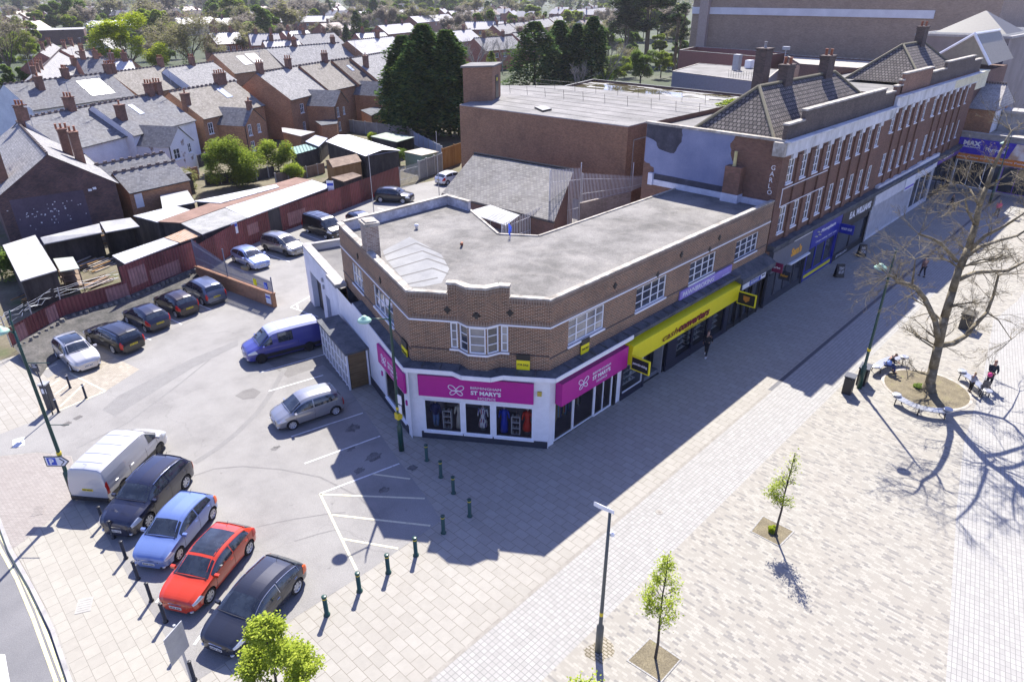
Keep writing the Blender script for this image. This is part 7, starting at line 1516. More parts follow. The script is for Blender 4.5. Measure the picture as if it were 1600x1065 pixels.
def tree(kind, label, base, h, w_, seed, m=None, group=None, n=1., size=None, z=0, loc=True, name=None):
    rng = random.Random(seed); b = at(*base, z) if loc else V(base[0], base[1], z)
    t = thing(name or {'conifer': 'conifer_tree', 'pine': 'pine_tree', 'bush': 'bush', 'bare': 'bare_tree'}.get(kind, 'broadleaf_tree'), (b.x, b.y, z), label, 'tree' if kind != 'bush' else 'bush', group)
    q = MB()
    if kind == 'round':
        tips = []; th = h*.22; q.tube((0, 0, 0), (0, 0, th), h*.028, h*.022, 8)
        for k in range(6): a = k*1.05+rng.uniform(-.3, .3); branch(q, rng, V(0, 0, th*rng.uniform(.8, 1.1)), V(math.cos(a)*.7, math.sin(a)*.7, 1).normalized(), h*.26, h*.013, 3, .6, 2, .06, tips, .02)
        q.build('trunk', BARK, t, local=True); cl = []
        for k in range(26):
            a = rng.uniform(0, 6.283); zz = rng.uniform(.30, .95); rr = w_*.5*math.sqrt(max(0, 1-((zz-.55)/.48)**2))*rng.uniform(.45, .95); r = w_*rng.uniform(.09, .17); cl.append(((math.cos(a)*rr, math.sin(a)*rr, zz*h), (r, r, r*.8)))
        pts = blob_pts(rng, cl, 560*n*min(1, (9/w_)**1.2), .35); crown_mesh('crown', pts, size or .34, [m or L_BRI, L_MID], t, rng, mats2=.85)
    elif kind == 'conifer':
        q.tube((0, 0, 0), (0, 0, h*.93), h*.022, .05, 7); q.build('trunk', BARK2, t, local=True); pts = []
        for k in range(int(5200*n)):
            u = rng.random()**.8; zz = .06+.94*u; rr = w_*.5*max(.03, 1-((zz-.06)/.97)**2.2)**.72*(.85+.22*math.sin(zz*31+rng.random())*rng.random()); a = rng.uniform(0, 6.283); lob = 1+.16*math.sin(a*5+zz*7+seed)+.14*math.sin(a*3-zz*17+seed*2)+.10*math.sin(a*8+zz*29); k_ = rng.random()**.35
            pts.append(V(math.cos(a)*rr*lob*k_, math.sin(a)*rr*lob*k_, zz*h-rr*.10*k_))
        crown_mesh('crown', pts, size or .8, [m or L_DRK, L_CON], t, rng, mats2=.6)
    elif kind == 'pine':
        cl = []
        for s_ in range(3):
            x, y = rng.uniform(-1, 1), rng.uniform(-1, 1); q.path([V(x, y, 0), V(x*1.3, y*1.2, h*.4), V(x*2, y*2, h*.8)], .38, .16, 7)
            for k in range(8): a = rng.uniform(0, 6.283); zz = h*rng.uniform(.35, .85); r = w_*.5*rng.uniform(.5, .95); e = V(x+math.cos(a)*r, y+math.sin(a)*r, zz+r*.25); q.path([V(x*1.5, y*1.5, zz), e], .12, .04, 5); cl += [((e.x, e.y, e.z), (w_*.13, w_*.13, w_*.08)), ((e.x*.6, e.y*.6, e.z), (w_*.1, w_*.1, w_*.07))]
        for k in range(8): cl.append(((rng.uniform(-.3, .3)*w_, rng.uniform(-.3, .3)*w_, h*rng.uniform(.7, .97)), (w_*.15, w_*.15, w_*.09)))
        q.build('trunk', BARK, t, local=True); crown_mesh('crown', blob_pts(rng, cl, 60*n, .2), size or .6, [L_PINE, L_DRK], t, rng, mats2=.7)
    elif kind in ('bare', 'haze'):
        tips = []; q.tube((0, 0, 0), (0, 0, h*.22), h*.02, h*.016, 7)
        for k in range(5): a = k*1.25+rng.uniform(-.3, .3); branch(q, rng, V(0, 0, h*.2), V(math.cos(a)*.45*w_/h*2, math.sin(a)*.45*w_/h*2, 1).normalized(), h*.28, h*.011, 4 if kind == 'bare' else 3, .5, 2, .05, tips, .012)
        q.build('branches', BARK if kind == 'haze' else mottled('pale_twigs', [(.3, (.20, .18, .15)), (.7, (.33, .31, .27))], 3), t, local=True)
        if kind == 'haze':
            pts = [tp_[0]+V(rng.gauss(0, 1), rng.gauss(0, 1), rng.gauss(0, .8))*h*.05 for tp_ in tips for _ in range(int(20*n))]; crown_mesh('crown', pts, size or .3, [m or L_OLI, L_GRY], t, rng, mats2=.6)
    elif kind == 'bush':
        q.path([V(0, 0, 0), V(.1, 0, h*.5)], .08, .04); q.build('stem', BARK, t, local=True); cl = []
        for k in range(14): a = rng.uniform(0, 6.283); rr = w_*.36*rng.random()**.5; r = w_*rng.uniform(.17, .26); cl.append(((math.cos(a)*rr, math.sin(a)*rr, h*rng.uniform(.25, .82)), (r, r, min(r, h*.3))))
        crown_mesh('foliage', blob_pts(rng, cl, 620*n, .4), size or .22, [m or L_BRI, L_MID], t, rng, mats2=.75)
    return t
tree('round', 'rounded lime-green tree in fresh leaf behind the second row of terraces', (210, 124), 15.5, 19.5, 1, L_LIME, size=.5, n=1.6, z=0)
tree('haze', 'large olive-brown budding tree right of the lime-green tree, dark ivy on its trunk', (303, 116), 20, 23, 2, L_OLI, n=3, size=.5); tree('conifer', 'narrow dark ivy-covered trunk inside the olive-brown tree', (299, 114), 13, 4.5, 3, n=.5, size=.5, name='ivy_column')
tree('haze', 'brown budding tree between the olive tree and the grey roofs', (372, 78), 14, 13, 4, L_OLI, n=1.4, size=.5); tree('haze', 'tall thin-branched brown tree at the far left edge', (22, 130), 19, 11, 5, L_OLI, n=1.2, size=.4); tree('round', 'yellow-green tree just right of the thin brown tree at the left edge', (52, 118), 12, 9, 6, L_BRI)
tree('round', 'lime shrub at the left edge above the gable house', (3, 205), 5, 5, 8, L_LIME, size=.3)
for i, (x, y, h, w_, n) in enumerate([(638, 206, 15, 11, 1.6), (670, 213, 16.8, 12, 2.1), (703, 214, 16, 11.5, 1.9), (655, 216, 14.5, 9.5, 1.4), (718, 212, 13, 6.5, .9), (622, 205, 12, 6.5, .9)]):
    tree('conifer', ['tall dark conifer second from left in the dense clump behind the garages', 'tallest conifer in the middle of the dense clump behind the garages', 'tall conifer on the right of the dense clump, beside the brick stair tower', 'conifer in front of the middle of the dense clump', 'shorter conifer at the right foot of the dense clump', 'shorter conifer at the left foot of the dense clump'][i], (x, y), h, w_, 20+i, n=n, size=.75, group=None)
for i, (x, y, h, w_, lab) in enumerate([(835, 150, 15.5, 15, 'broad dark conifer behind the brick store, leftmost of four'), (872, 145, 15.5, 11, 'second dark conifer behind the brick store'), (898, 148, 15, 9, 'thin dark conifer behind the brick store, third of four'), (922, 150, 16.5, 10, 'pointed dark conifer behind the brick store, rightmost of four')]): tree('conifer', lab, (x, y), h, w_, 40+i, size=.8, n=1.7)
tree('conifer', 'dark green conifer beyond the row of houses, left of the tall clump', (560, 72), 14, 8, 50, size=.8, n=.7); tree('conifer', 'small conifer left of the one beyond the houses', (543, 75), 9, 5, 51, size=.7, n=.5); tree('conifer', 'green conifer among the roofs right of the tall clump', (762, 38), 16, 11, 52, L_CON, size=.9, n=.6); tree('conifer', 'rounded dark conifer above the white lit roofs', (880, 22), 22, 18, 53, size=1.2, n=.6)
tree('conifer', 'small bright conifer top beside the brick stair tower', (768, 118), 6.5, 4, 54, L_BRI, size=.5, n=.4)
tree('pine', 'big spreading pine tree in front of the brown warehouse wall', (1010, 98), 25, 22, 60, n=1.5, size=.85); tree('pine', 'left part of the spreading pine, a second leaning trunk', (975, 95), 21, 15, 61, n=1.2, size=.85); tree('pine', 'slim pine right of the big one, against the warehouse', (1052, 112), 20, 8, 62, n=1, size=.8)
for i, (x, y, h, w_, lab) in enumerate([(745, 120, 13, 12, 'bare pale-twigged tree right of the tall conifers'), (785, 112, 12, 12, 'bare pale-twigged tree between the two conifer groups'), (945, 150, 14, 9, 'bare whitish tree behind the end of the brick store'), (905, 158, 9, 6, 'small bare tree in front of the dark conifers'), (590, 62, 12, 8, 'bare grey tree left of the tall conifer clump'), (812, 22, 16, 12, 'bare tree high up among the far houses')]): tree('bare', lab, (x, y), h, w_, 70+i)
tree('round', 'bright green leafy tree beside the puddled roof', (960, 138), 7.5, 9, 80, L_BRI, size=.4); tree('round', 'mid green tree under the pine', (1000, 133), 8, 9, 81, L_MID, size=.4); tree('round', 'light green tree right under the pine trunks', (1032, 122), 7, 6, 82, L_BRI, size=.4); tree('haze', 'olive shrubby tree between the bare tree and the pine', (975, 120), 9, 9, 83, L_OLI, n=1.2)
tree('bush', 'big bright green bush in the garden behind the brown roof strip', (370, 290), 5.8, 6.8, 90, L_BRI, n=1.9, size=.24); tree('bush', 'yellow-green bush right of the big bright bush', (436, 268), 4.2, 4.6, 91, L_YEL, n=1.5, size=.24); tree('bush', 'small yellow bush beside the turquoise roof', (458, 283), 2.2, 3.0, 92, L_YEL, size=.2); tree('bush', 'dark green shrub left of the big bright bush', (330, 272), 3, 2.6, 93, L_MID, size=.22)
tree('bush', 'pale twiggy bush above the corrugated lean-tos', (290, 300), 2.6, 3.4, 94, L_OLI, size=.2); tree('bush', 'small leafy plant by the white painted house', (262, 262), 1.8, 1.8, 95, L_YEL, size=.18); tree('bush', 'green growth at the far left edge below the gable house', (5, 440), 3, 3, 96, L_MID, size=.2); tree('bush', 'round lime bush by the brown house wings', (590, 195), 2.2, 3, 97, L_LIME, size=.25); tree('bush', 'long low lime hedge in front of the conifers', (612, 197), 1.6, 4, 98, L_LIME, size=.25)
tree('bush', 'green plant behind the lower palisade fence', (850, 352), 2.2, 2.2, 99, L_MID, size=.18); c = at(1175, 163, 8.7); tree('bush', 'bright grass tuft growing at the roof edge beside the tiled hip roof', (57.5, 20.5), 1.0, 5, 100, L_YEL, z=8.7, loc=False, size=.3); tree('bush', 'lime plant beside the mossy garage', (585, 225), 1.8, 2.2, 101, L_LIME, size=.2); tree('bush', 'dark ivy clump by the open garage', (625, 258), 2.8, 2.2, 102, L_MID, size=.2)
# mid-distance and far trees: a few models, copied
protos = []; kinds = [('round', L_BRI, 12, 11, 'distant bright green tree', 'distant bright green trees'), ('round', L_MID, 12, 12, 'distant mid green tree', 'distant mid green trees'), ('haze', L_OLI, 13, 11, 'distant brown budding tree', 'distant brown budding trees'), ('conifer', None, 13, 7, 'distant dark conifer', 'distant dark conifers'), ('haze', L_GRY, 13, 12, 'distant grey bare-looking tree', 'distant grey trees'), ('round', L_YEL, 9, 9, 'distant yellow-green tree', 'distant yellow-green trees')]
for i, (k, m_, h, w_, lab, g) in enumerate(kinds): protos.append(tree(k, lab+' among the far houses', (0, 0), h, w_, 200+i, m_, g, n=.9 if k != 'haze' else 1.0, size=1.0 if k == 'round' else (1.2 if k == 'conifer' else .8), loc=False))
first = set(); rng = random.Random(77)
def put(i, x, y, s, z=0, p=None):
    o = protos[i] if i not in first else copy_tree(protos[i]); first.add(i); p = p or at(x, y, z); o.location = (p.x, p.y, 0); o.rotation_euler = (0, 0, rng.uniform(0, 6)); o.scale = (s, s, s*rng.uniform(.85, 1.15))
for (i, x, y, s) in [(0, 65, 52, 1.0), (5, 80, 48, .9), (1, 110, 45, 1.0), (0, 130, 48, 1.1), (5, 150, 40, .9), (1, 35, 60, .8), (0, 118, 62, .8), (4, 20, 38, 1.), (2, 60, 38, 1.), (2, 95, 38, 1.1), (4, 400, 68, .9), (0, 445, 45, .9), (5, 433, 58, .7), (1, 430, 50, .8), (0, 492, 45, .9), (2, 470, 20, 1.2), (0, 487, 18, 1.0), (3, 525, 60, .6), (4, 520, 75, .8), (2, 385, 95, .7), (4, 410, 85, .6), (3, 398, 80, .7),
    (1, 365, 20, 1.), (0, 345, 22, 1.), (5, 385, 22, .8), (4, 560, 35, .9), (2, 575, 28, 1.0), (0, 640, 12, 1.), (3, 620, 8, 1.2), (4, 820, 75, .9), (2, 842, 50, .9), (1, 852, 42, .7), (0, 800, 50, .7), (5, 770, 60, .6), (4, 700, 60, .9), (4, 720, 75, .9), (2, 755, 85, .8), (0, 190, 55, .7), (1, 5, 110, .8), (4, 230, 70, .8), (2, 250, 75, .8), (5, 250, 105, .6), (2, 275, 92, .8), (4, 345, 88, .7), (2, 395, 82, .8), (1, 420, 78, .6), (4, 445, 72, .7), (2, 500, 68, .8), (4, 535, 66, .8), (1, 570, 60, .7), (4, 600, 52, .9), (2, 625, 45, 1.), (0, 50, 75, .9), (5, 40, 90, .8), (4, 20, 80, 1.), (1, 75, 100, .6), (2, 120, 55, 1.), (1, 160, 50, 1.), (4, 200, 45, 1.), (2, 240, 60, .9), (4, 730, 60, 1.), (2, 760, 50, 1.), (1, 790, 70, .7), (4, 830, 60, .9), (0, 900, 60, .6), (2, 930, 70, .9), (1, 950, 90, .8), (2, 900, 80, .8), (4, 970, 70, 1.), (1, 1060, 60, .9), (2, 1040, 40, 1.1), (5, 1045, 110, .5), (1, 985, 110, .6), (0, 935, 100, .5), (2, 958, 62, .9), (1, 985, 85, .7), (0, 1030, 85, .6), (4, 1005, 60, .9), (5, 1068, 95, .4), (2, 1058, 78, .8), (1, 915, 60, .8), (2, 870, 70, .8), (4, 940, 45, 1.), (1, 1000, 40, 1.), (2, 1035, 22, 1.1), (1, 965, 25, 1.1), (0, 210, 75, .6), (2, 185, 75, .6), (1, 150, 70, .6), (5, 100, 62, .7), (2, 45, 95, .7), (1, 15, 95, .8), (4, 235, 95, .6), (1, 260, 100, .5), (2, 340, 100, .6), (1, 355, 75, .6), (1, 1065, 90, .6), (5, 1095, 100, .4), (1, 30, 150, .5), (3, 45, 140, .35)]: put(i, x, y, s)
occ = []
for k in range(900):
    x = rng.uniform(-30, 1085); y = rng.uniform(-5, 30) if k % 3 else rng.uniform(5, 70)
    p = at(x, y, 0)
    if p.xy.length < 230 or p.xy.length > 2200 or any((p.xy-o).length < 9 for o in spots[:170]) or (x > 1060 and y > 0): continue
    if any((p.xy-o.xy).length < 5+.012*p.xy.length for o in occ): continue
    if len(occ) > 250: break
    occ.append(p); put(rng.choice((0, 1, 2, 2, 4, 4, 3, 1, 5)), 0, 0, rng.uniform(.8, 1.4)*(1+p.xy.length/3000), p=p)
# distant woodland reading as one mass
q = MB(); rng = random.Random(5)
pw = []
for k in range(2600):
    x = rng.uniform(-60, 1700); d = rng.uniform(950, 2800); r = ray(x, 500); r = Vector((r.x, r.y)).normalized(); c = CAM.xy+r*d; s = rng.uniform(4, 8)*(1+d/3500)
    for _ in range(26): e = Vector((rng.gauss(0, 1), rng.gauss(0, 1), rng.gauss(0, 1))).normalized()*s*rng.uniform(.6, 1); pw.append(V(c.x+e.x, c.y+e.y, s*.9+e.z*.9))
q.v, q.f = leaves(pw, 4.5, rng, .2); q.m = [0]*len(q.f)
_w = leafmat('woodland_leaf', (.09, .11, .05), (.32, .31, .19))
tag(q.build('far_woodland', _w, uv=False), 'hazy mass of far treetops along the top edge', 'woodland', kind='stuff')
# ---- young trees on the plaza
def young(label, base, topz, seed, leafy=1., w_=1.3, tilt=(0, 0), m=None, nl=1500, lo=.33, size=.08, bare_top=0):
    rng = random.Random(seed); b = at(*base); t = thing('young_tree', (b.x, b.y, 0), label, 'tree'); q = MB(); h = topz
    mid = [V(tilt[0]*k/6, tilt[1]*k/6, h*k/6)+V(rng.uniform(-.04, .04), rng.uniform(-.04, .04), 0) for k in range(7)]; q.path(mid, .055, .012, 6); tips = []
    for k in range(26):
        u = lo+(1-lo)*rng.random(); p = mid[min(5, int(u*6))]; p = p+(mid[min(6, int(u*6)+1)]-p)*((u*6) % 1); a = rng.uniform(0, 6.283); L_ = w_*.5*(1.15-u)*1.3
        branch(q, rng, p, V(math.cos(a)*.8, math.sin(a)*.8, .8).normalized(), L_*.75, .014, 2, .5, 2, .1, tips, .005, .7, 3)
    q.build('trunk', BARK2, t, local=True); pts = []
    while len(pts) < nl*leafy*1.9 and tips:
        tp_ = rng.choice(tips)[0]
        if tp_.z/h > 1-bare_top and rng.random() < .93: continue
        pts.append(tp_+V(rng.gauss(0, 1), rng.gauss(0, 1), rng.gauss(0, 1))*.10)
    if pts: crown_mesh('crown', pts, size, [m or L_YEL, L_BRI], t, rng, mats2=.7)
    return t
young('young tree with thin green crown in the square pit near the camera post', (1025, 1028), 4.6, 301, w_=1.2, nl=1150, tilt=(.1, .1)); young('young tree with half bare crown and basal green sprouts in the upper square pit', (1211, 836), 4.4, 302, w_=1.05, nl=750, bare_top=.38)
tree('bush', 'tiny bright green sprouts at the foot of the upper young tree', (1207, 831), .28, .35, 303, L_LIME, size=.07, n=8); tree('bush', 'small moss tuft at the base of the plane tree', (1440, 606), .16, .9, 304, L_MID, size=.09, n=3)
young('bushy yellow-green young tree at the bottom edge beside the charcoal car', (455, 1165), 5.3, 305, w_=2.0, nl=8500, lo=.25, size=.095); young('top of a young tree peeping over the bottom edge near the square pit', (905, 1232), 4.9, 306, w_=1.6, nl=1500)
# ---- big bare plane tree
rng = random.Random(12); pb0 = at(1450, 609); pt = thing('plane_tree', (pb0.x, pb0.y, 0), 'large bare plane tree with knobbly limbs in the round bed on the plaza', 'tree')
fw = Vector((math.sin(YAW), math.cos(YAW), 0))
def tpx(x, y, dd=0.):
    d = ray(x, y); p0 = pb0+fw*dd; t_ = fw.dot(p0-CAM)/fw.dot(d); return CAM+d*t_
q = MB(); tips = []
limbs = [([(1450, 612, 0), (1458, 575, 0), (1466, 540, 0), (1476, 495, 0), (1488, 455, 0), (1499, 418, 0)], .28, .19), ([(1499, 420, 0), (1513, 388, .2), (1524, 352, .4), (1530, 322, .5), (1541, 293, .6), (1552, 262, .8), (1566, 232, 1), (1580, 205, 1.2)], .20, .05),
 ([(1468, 535, 0), (1461, 500, -.3), (1446, 468, -.7), (1432, 450, -1), (1420, 444, -1.3), (1402, 441, -1.6)], .17, .08), ([(1468, 540, 0), (1490, 536, .3), (1508, 525, .6), (1526, 505, .9), (1542, 488, 1.1), (1552, 462, 1.3), (1560, 430, 1.3)], .17, .06),
 ([(1500, 436, 0), (1522, 426, .4), (1548, 424, .8), (1575, 423, 1.2), (1602, 408, 1.8), (1640, 385, 2.5)], .13, .05), ([(1508, 402, .1), (1530, 386, .6), (1560, 376, 1.4), (1590, 368, 2), (1625, 345, 2.8)], .13, .04), ([(1514, 392, .2), (1540, 368, -.4), (1572, 352, -.9), (1605, 330, -1.5)], .11, .04),
 ([(1495, 408, 0), (1484, 396, -.5), (1470, 380, -1), (1455, 372, -1.4), (1436, 366, -1.8)], .10, .05), ([(1524, 352, .4), (1512, 330, 0), (1508, 312, -.5)], .08, .04), ([(1541, 293, .6), (1556, 285, .2), (1580, 268, -.3)], .07, .03), ([(1530, 322, .5), (1516, 296, 1.4), (1500, 285, 2)], .06, .03),
 ([(1425, 446, -1.2), (1428, 425, -1.3), (1430, 405, -1.2)], .06, .03), ([(1542, 488, 1.1), (1560, 500, 1.6), (1580, 530, 2)], .05, .02), ([(1404, 441, -1.6), (1396, 432, -1.8), (1388, 430, -2)], .07, .04)]
for pts, r0, r1 in limbs:
    P_ = [tpx(*p)-V(pb0.x, pb0.y, 0) for p in pts]; n = len(P_)-1; N_ = 9
    for i in range(n): q.tube(P_[i], P_[i+1]+(P_[i+1]-P_[i])*.02, r0+(r1-r0)*i/n, r0+(r1-r0)*(i+1)/n, N_ if r0 > .1 else 6)
    if r0 < .3:
        for i in range(1, n+1):
            for k in range(2 if i < n else 5):
                d0 = (P_[i]-P_[i-1]).normalized(); a = V(rng.gauss(0, 1), rng.gauss(0, 1), rng.gauss(0, .8)); a = (a-d0*a.dot(d0)).normalized(); bp = P_[i-1]+(P_[i]-P_[i-1])*rng.random() if i < n else P_[i]
                branch(q, rng, bp, (d0*.5+a).normalized(), rng.uniform(.7, 1.35), max(.022, r1*.35), 3, .55, 3, .03, tips, .006, .66, 4)
q.lathe((0, 0, 0), [(.5, -.02), (.38, .15), (.32, .5)], 12)
q.build('trunk_and_branches', BARKP, pt, local=True, smooth=True)
pts = [a+V(rng.gauss(0, 1), rng.gauss(0, 1), rng.gauss(0, 1))*.05 for a, d in tips if rng.random() < .5]; crown_mesh('buds', pts, .055, [L_BUD], pt, rng)
q = MB(); rng2 = random.Random(4); tips2 = []
branch(q, rng2, V(0, 0, .05), V(.6, .3, .5).normalized(), .7, .03, 3, .6, 2, 0, tips2, .008); c = at(1418, 592); fb = thing('fallen_branch', (c.x, c.y, .02), 'thin bare sapling sprouting left of the plane tree trunk', 'branch'); q.build('twigs', BARK, fb, local=True)

# ================================================================ PEOPLE
SKIN = plain('skin', (.42, .24, .17), .55, var=.05)
def skinned(name, nodes, edges, m, parent, sub=1, root=0):
    me = bpy.data.meshes.new(name); me.from_pydata([n[0] for n in nodes], edges, []); me.materials.append(m)
    o = bpy.data.objects.new(name, me); SC.collection.objects.link(o); o.parent = parent
    md = o.modifiers.new('skin', 'SKIN'); md.use_smooth_shade = True
    for i, n in enumerate(nodes): sv = me.skin_vertices[0].data[i]; sv.radius = (n[1], n[1] if len(n) < 3 else n[2]); sv.use_root = (i == root)
    s = o.modifiers.new('subsurf', 'SUBSURF'); s.levels = s.render_levels = sub
    return o
def person(label, base, face, top, legs, hair=(.05, .03, .02), pose='walk', h=1.7, z=0, shoe=(.02, .02, .02), hood=False, long=False, group=None, loc=None, stride=.3, armsf=.25, items=None, fine=True):
    b = at(*base, z) if loc is None else V(*loc); t = thing('person', (b.x, b.y, z), label, 'person', group, rz=face); k = h/1.7; X = lambda x, y, zz: V(x*k, y*k, zz*k)
    if pose == 'sit':
        hip = X(0, 0, .52); chest = X(.20, 0, .92); neck = X(.30, 0, 1.08); head = X(.42, 0, 1.15); kn = [X(.45, s*.12, .50) for s in (1, -1)]; an = [X(.42+.12*(s < 0), s*.13, .08) for s in (1, -1)]
        sh = [X(.24, s*.18, 1.0) for s in (1, -1)]; el = [X(.38, s*.23, .74) for s in (1, -1)]; wr_ = [X(.58, s*.10, .70) for s in (1, -1)]
    else:
        hip = X(0, 0, .92); chest = X(.02, 0, 1.28); neck = X(.03, 0, 1.45); head = X(.06, 0, 1.58); st = stride if pose == 'walk' else .04
        kn = [X(.5*st*s+.06, s*.09, .50) for s in (1, -1)]; an = [X(st*s, s*.10, .08) for s in (1, -1)]; sh = [X(.02, s*.18, 1.38) for s in (1, -1)]
        el = [X(-.35*st*s+(.04 if pose != 'hold' else .12), s*.23, 1.12) for s in (1, -1)]; wr_ = [X(-.6*st*s+(.12 if pose != 'hold' else .36), s*(.22 if pose != 'hold' else .12), .92 if pose != 'hold' else 1.08) for s in (1, -1)]
    fwd = X(1, 0, 0)/k
    nd = [(hip, .125*k, .10*k), ((hip+chest)/2, .12*k, .09*k), (chest, .15*k, .10*k), (neck, .055*k), (head+X(0, 0, -.03), .075*k), (head+X(-.01, 0, .06), .085*k), (head+X(0, 0, .13), .05*k), (head+X(.075, 0, -.0), .018*k)]
    ed = [(0, 1), (1, 2), (2, 3), (3, 4), (4, 5), (5, 6), (4, 7)]; hands = []
    for i in (0, 1):
        n0 = len(nd); nd += [(sh[i], .055*k), (el[i], .042*k), (wr_[i], .03*k), (wr_[i]+(wr_[i]-el[i]).normalized()*.07*k, .034*k, .02*k)]; ed += [(2, n0), (n0, n0+1), (n0+1, n0+2), (n0+2, n0+3)]
        hd_ = (wr_[i]-el[i]).normalized(); pal = nd[-1][0]; sd = V(0, 1, 0).cross(hd_).normalized() if abs(hd_.y) < .9 else V(1, 0, 0); pn = len(nd)-1
        if fine:
            for j, fl in enumerate((.060, .072, .068, .052)):
                o = sd*(-.024+.016*j)*k; a = len(nd); nd += [(pal+o+hd_*.03*k, .009*k), (pal+o+hd_*(.03+fl*.6)*k+V(.006, 0, -.004), .008*k), (pal+o+hd_*(.03+fl)*k+V(.014, 0, -.016), .007*k)]; ed += [(pn, a), (a, a+1), (a+1, a+2)]
            a = len(nd); nd += [(pal-sd*.035*k, .010*k), (pal-sd*.055*k+hd_*.035*k, .009*k)]; ed += [(pn, a), (a, a+1)]
        n0 = len(nd); lh = X(hip.x/k+.0, (1 if i == 0 else -1)*.09, hip.z/k-.06); nd += [(lh, .085*k), (kn[i], .055*k), (an[i], .038*k), (an[i]+X(.15, 0, -.04), .035*k)]; ed += [(0, n0), (n0, n0+1), (n0+1, n0+2), (n0+2, n0+3)]
    bd = skinned('body', nd, ed, SKIN, t)
    cm = plain('cloth_%d_%d_%d' % tuple(int(c_*100) for c_ in top), top, .85); lm = plain('cloth_%d_%d_%d' % tuple(int(c_*100) for c_ in legs), legs, .85)
    jn = [(hip+X(0, 0, -.10 if not long else -.42), (.16 if not long else .22)*k, (.13 if not long else .2)*k), ((hip+chest)/2, .15*k, .12*k), (chest, .18*k, .135*k), (neck+X(0, 0, -.03), .08*k)]; je = [(0, 1), (1, 2), (2, 3)]
    for i in (0, 1): n0 = len(jn); jn += [(sh[i], .078*k), (el[i], .062*k), (wr_[i], .05*k)]; je += [(2, n0), (n0, n0+1), (n0+1, n0+2)]
    skinned('jacket', jn, je, cm, t, root=1)
    tn = [(hip, .15*k, .125*k)]; te = []
    for i in (0, 1): n0 = len(tn); lh = X(hip.x/k, (1 if i == 0 else -1)*.09, hip.z/k-.08); tn += [(lh, .10*k), (kn[i], .075*k), (an[i]+X(0, 0, .04), .055*k)]; te += [(0, n0), (n0, n0+1), (n0+1, n0+2)]
    skinned('trousers', tn, te, lm, t)
    for i in (0, 1): q = MB(); a = an[i]; q.hexa([a+X(-.07, -.045, -.08), a+X(.19, -.05, -.08), a+X(.19, .05, -.08), a+X(-.07, .045, -.08)], [a+X(-.06, -.04, .02), a+X(.12, -.04, -.02), a+X(.12, .04, -.02), a+X(-.06, .04, .02)]); q.build('shoe', plain('shoe_%d' % int(shoe[0]*100), shoe), t, local=True)
    hn = [(head+X(-.035, 0, .02), .09*k), (head+X(-.02, 0, .10), .10*k), (head+X(.02, 0, .145), .07*k)]; 
    skinned('hair' if not hood else 'hood', hn, [(0, 1), (1, 2)], plain('hair_%d' % int(hair[0]*100), hair), t)
    for s in (1, -1): q = MB(); e = head+X(.075, s*.028, .045); q.lathe(tuple(e-V(0, 0, .006)), [(.004, 0), (.008, .006), (.004, .012)], 6); q.build('eye', BLACK, bd, local=True)
    return t
CA = math.pi/2-YAW     # heading away from the camera
person('person in black clothes and white-soled shoes walking past the yellow shop', (1102, 556), .2, (.012, .012, .016), (.01, .01, .012), h=1.82, stride=.28, shoe=(.7, .7, .7))
person('hunched person in dark top and blue jeans sitting on the left bench', (1382, 579), R(-70), (.02, .018, .03), (.03, .05, .16), pose='sit', hair=(.12, .08, .05))
q = MB(); c = at(1390, 566, .7); q.lathe((c.x, c.y, .55), [(.06, 0), (.16, .05), (.15, .2), (.05, .3)], 9); tag(q.build('carrier_bag', plain('pale_blue_bag', (.25, .35, .7))), 'pale blue carrier bag on the lap of the hunched seated person', 'bag')
person('person in a long dark hooded coat holding a pink thing beside the right bench', (1542, 604), R(-150), (.018, .022, .032), (.015, .015, .02), pose='hold', h=1.78, long=True, hair=(.25, .12, .07), hood=True)
q = MB(); c = at(1544, 585, 1.0); q.lathe((c.x-.1, c.y-.1, .95), [(.07, 0), (.13, .05), (.12, .18), (.05, .25)], 9); tag(q.build('pink_bag', plain('hot_pink', (.6, .03, .18))), 'pink bag held by the person in the long dark coat', 'bag')
person('child in grey top and black leggings leaning over the right bench', (1514, 612), R(-30), (.30, .31, .36), (.012, .012, .015), pose='hold', h=1.3, hair=(.40, .28, .12))
person('person in black with a hood striding up the shaded street', (1485, 327), CA+.6, (.012, .014, .02), (.02, .025, .05), stride=.36, hair=(.012, .014, .02), hood=True)
person('person in pink top and dark leggings in the sun at the far right', (1556, 338), CA+2.8, (.60, .10, .16), (.03, .03, .06), stride=.2, hair=(.4, .3, .2))
person('person in brownish coat behind the plane tree branches', (1440, 432), CA, (.16, .09, .08), (.02, .02, .03), stride=.2)
person('dark-clothed person close to the far shop fronts', (1456, 303), CA, (.02, .02, .03), (.02, .02, .03), stride=.2)
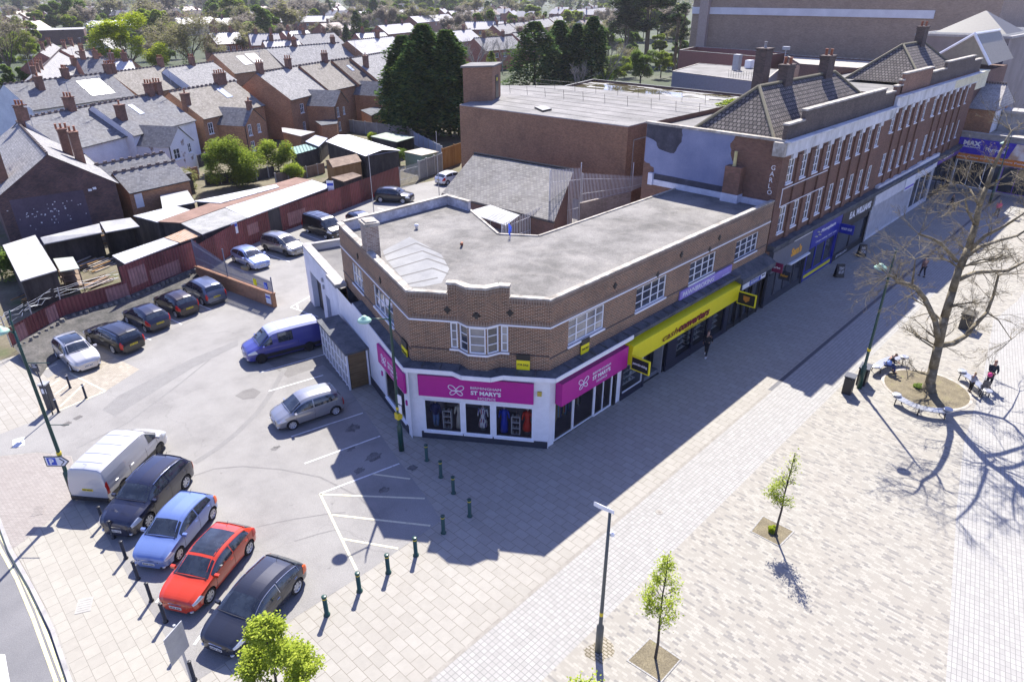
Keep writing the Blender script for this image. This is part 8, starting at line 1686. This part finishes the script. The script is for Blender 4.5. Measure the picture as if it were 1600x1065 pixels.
for i, (x, y, lab, c_) in enumerate([(1580, 147, 'pair member on the left walking in the far street', (.02, .02, .03)), (1588, 150, 'pair member on the right walking in the far street', (.03, .03, .04)), (1583, 124, 'person in dark red walking in the far street', (.2, .02, .04)), (1572, 117, 'dark figure by the red shop fascia in the far street', (.02, .02, .03)), (1594, 112, 'dark figure at the right edge of the far street', (.02, .02, .03))]): person(lab, (x, y), CA, c_, (.02, .02, .03), fine=False)
# buggy beside the right bench
c = at(1535, 618); t = thing('pushchair', (c.x, c.y, 0), 'dark folded pushchair with spoked wheels in front of the right bench', 'pushchair'); q = MB()
q.path([c+V(-.3, 0, .3), c+V(.2, .1, .5), c+V(.45, .2, 1.0)], .02); q.path([c+V(.35, -.1, .25), c+V(-.1, 0, .6)], .02); q.build('frame', LGREY, t)
for a, b in ((-.3, 0), (.35, -.1), (.3, .25)):
    q = MB(); o = c+V(a, b, .26); q.path([o+V(.25*math.cos(k*.524), 0, .25*math.sin(k*.524)) for k in range(13)], .02, n=4); [q.tube(o, o+V(.24*math.cos(k*.785), 0, .24*math.sin(k*.785)), .006, n=3) for k in range(8)]; q.build('wheel', BLACK, t)
q = MB(); q.hexa([c+V(-.2, -.15, .35), c+V(.2, -.15, .4), c+V(.2, .2, .4), c+V(-.2, .2, .35)], [c+V(-.2, -.15, .45), c+V(.35, -.15, .85), c+V(.35, .2, .85), c+V(-.2, .2, .45)]); q.build('seat_fabric', BLACK, t)
# far street lamps
lamp((1546, 318), 7.5, (-.9, .3), 'green street lamp far up the plaza behind the plane tree', .8); 
c = at(1508, 512); tag(MB().box(c.x-.5, c.x+.5, c.y-.35, c.y+.35, 0, 1.1).box(c.x-.6, c.x+.6, c.y-.42, c.y+.42, 1.1, 1.22).build('utility_cabinet', mottled('brown_cabinet', [(.3, (.06, .055, .045)), (.7, (.11, .10, .08))])), 'dark brown cabinet with a pale top behind the plane tree', 'cabinet')
# ================================================================ AIR
hz = MB(); hz.box(-1200, 3200, -1200, 3200, -1.5, 42); 
def _hz(nt, b):
    nt.nodes.remove(b); v = N(nt, 'VolumePrincipled', _Density=.00010, _Anisotropy=.2); v.inputs['Color'].default_value = (.86, .88, .95, 1); nt.links.new(v.outputs[0], nt.nodes['Material Output'].inputs['Volume'])
HAZE = True
if HAZE: o = hz.build('haze', mat('pale_air', _hz), uv=False); tag(o, 'thin pale haze softening the far houses and trees', 'haze', kind='stuff')
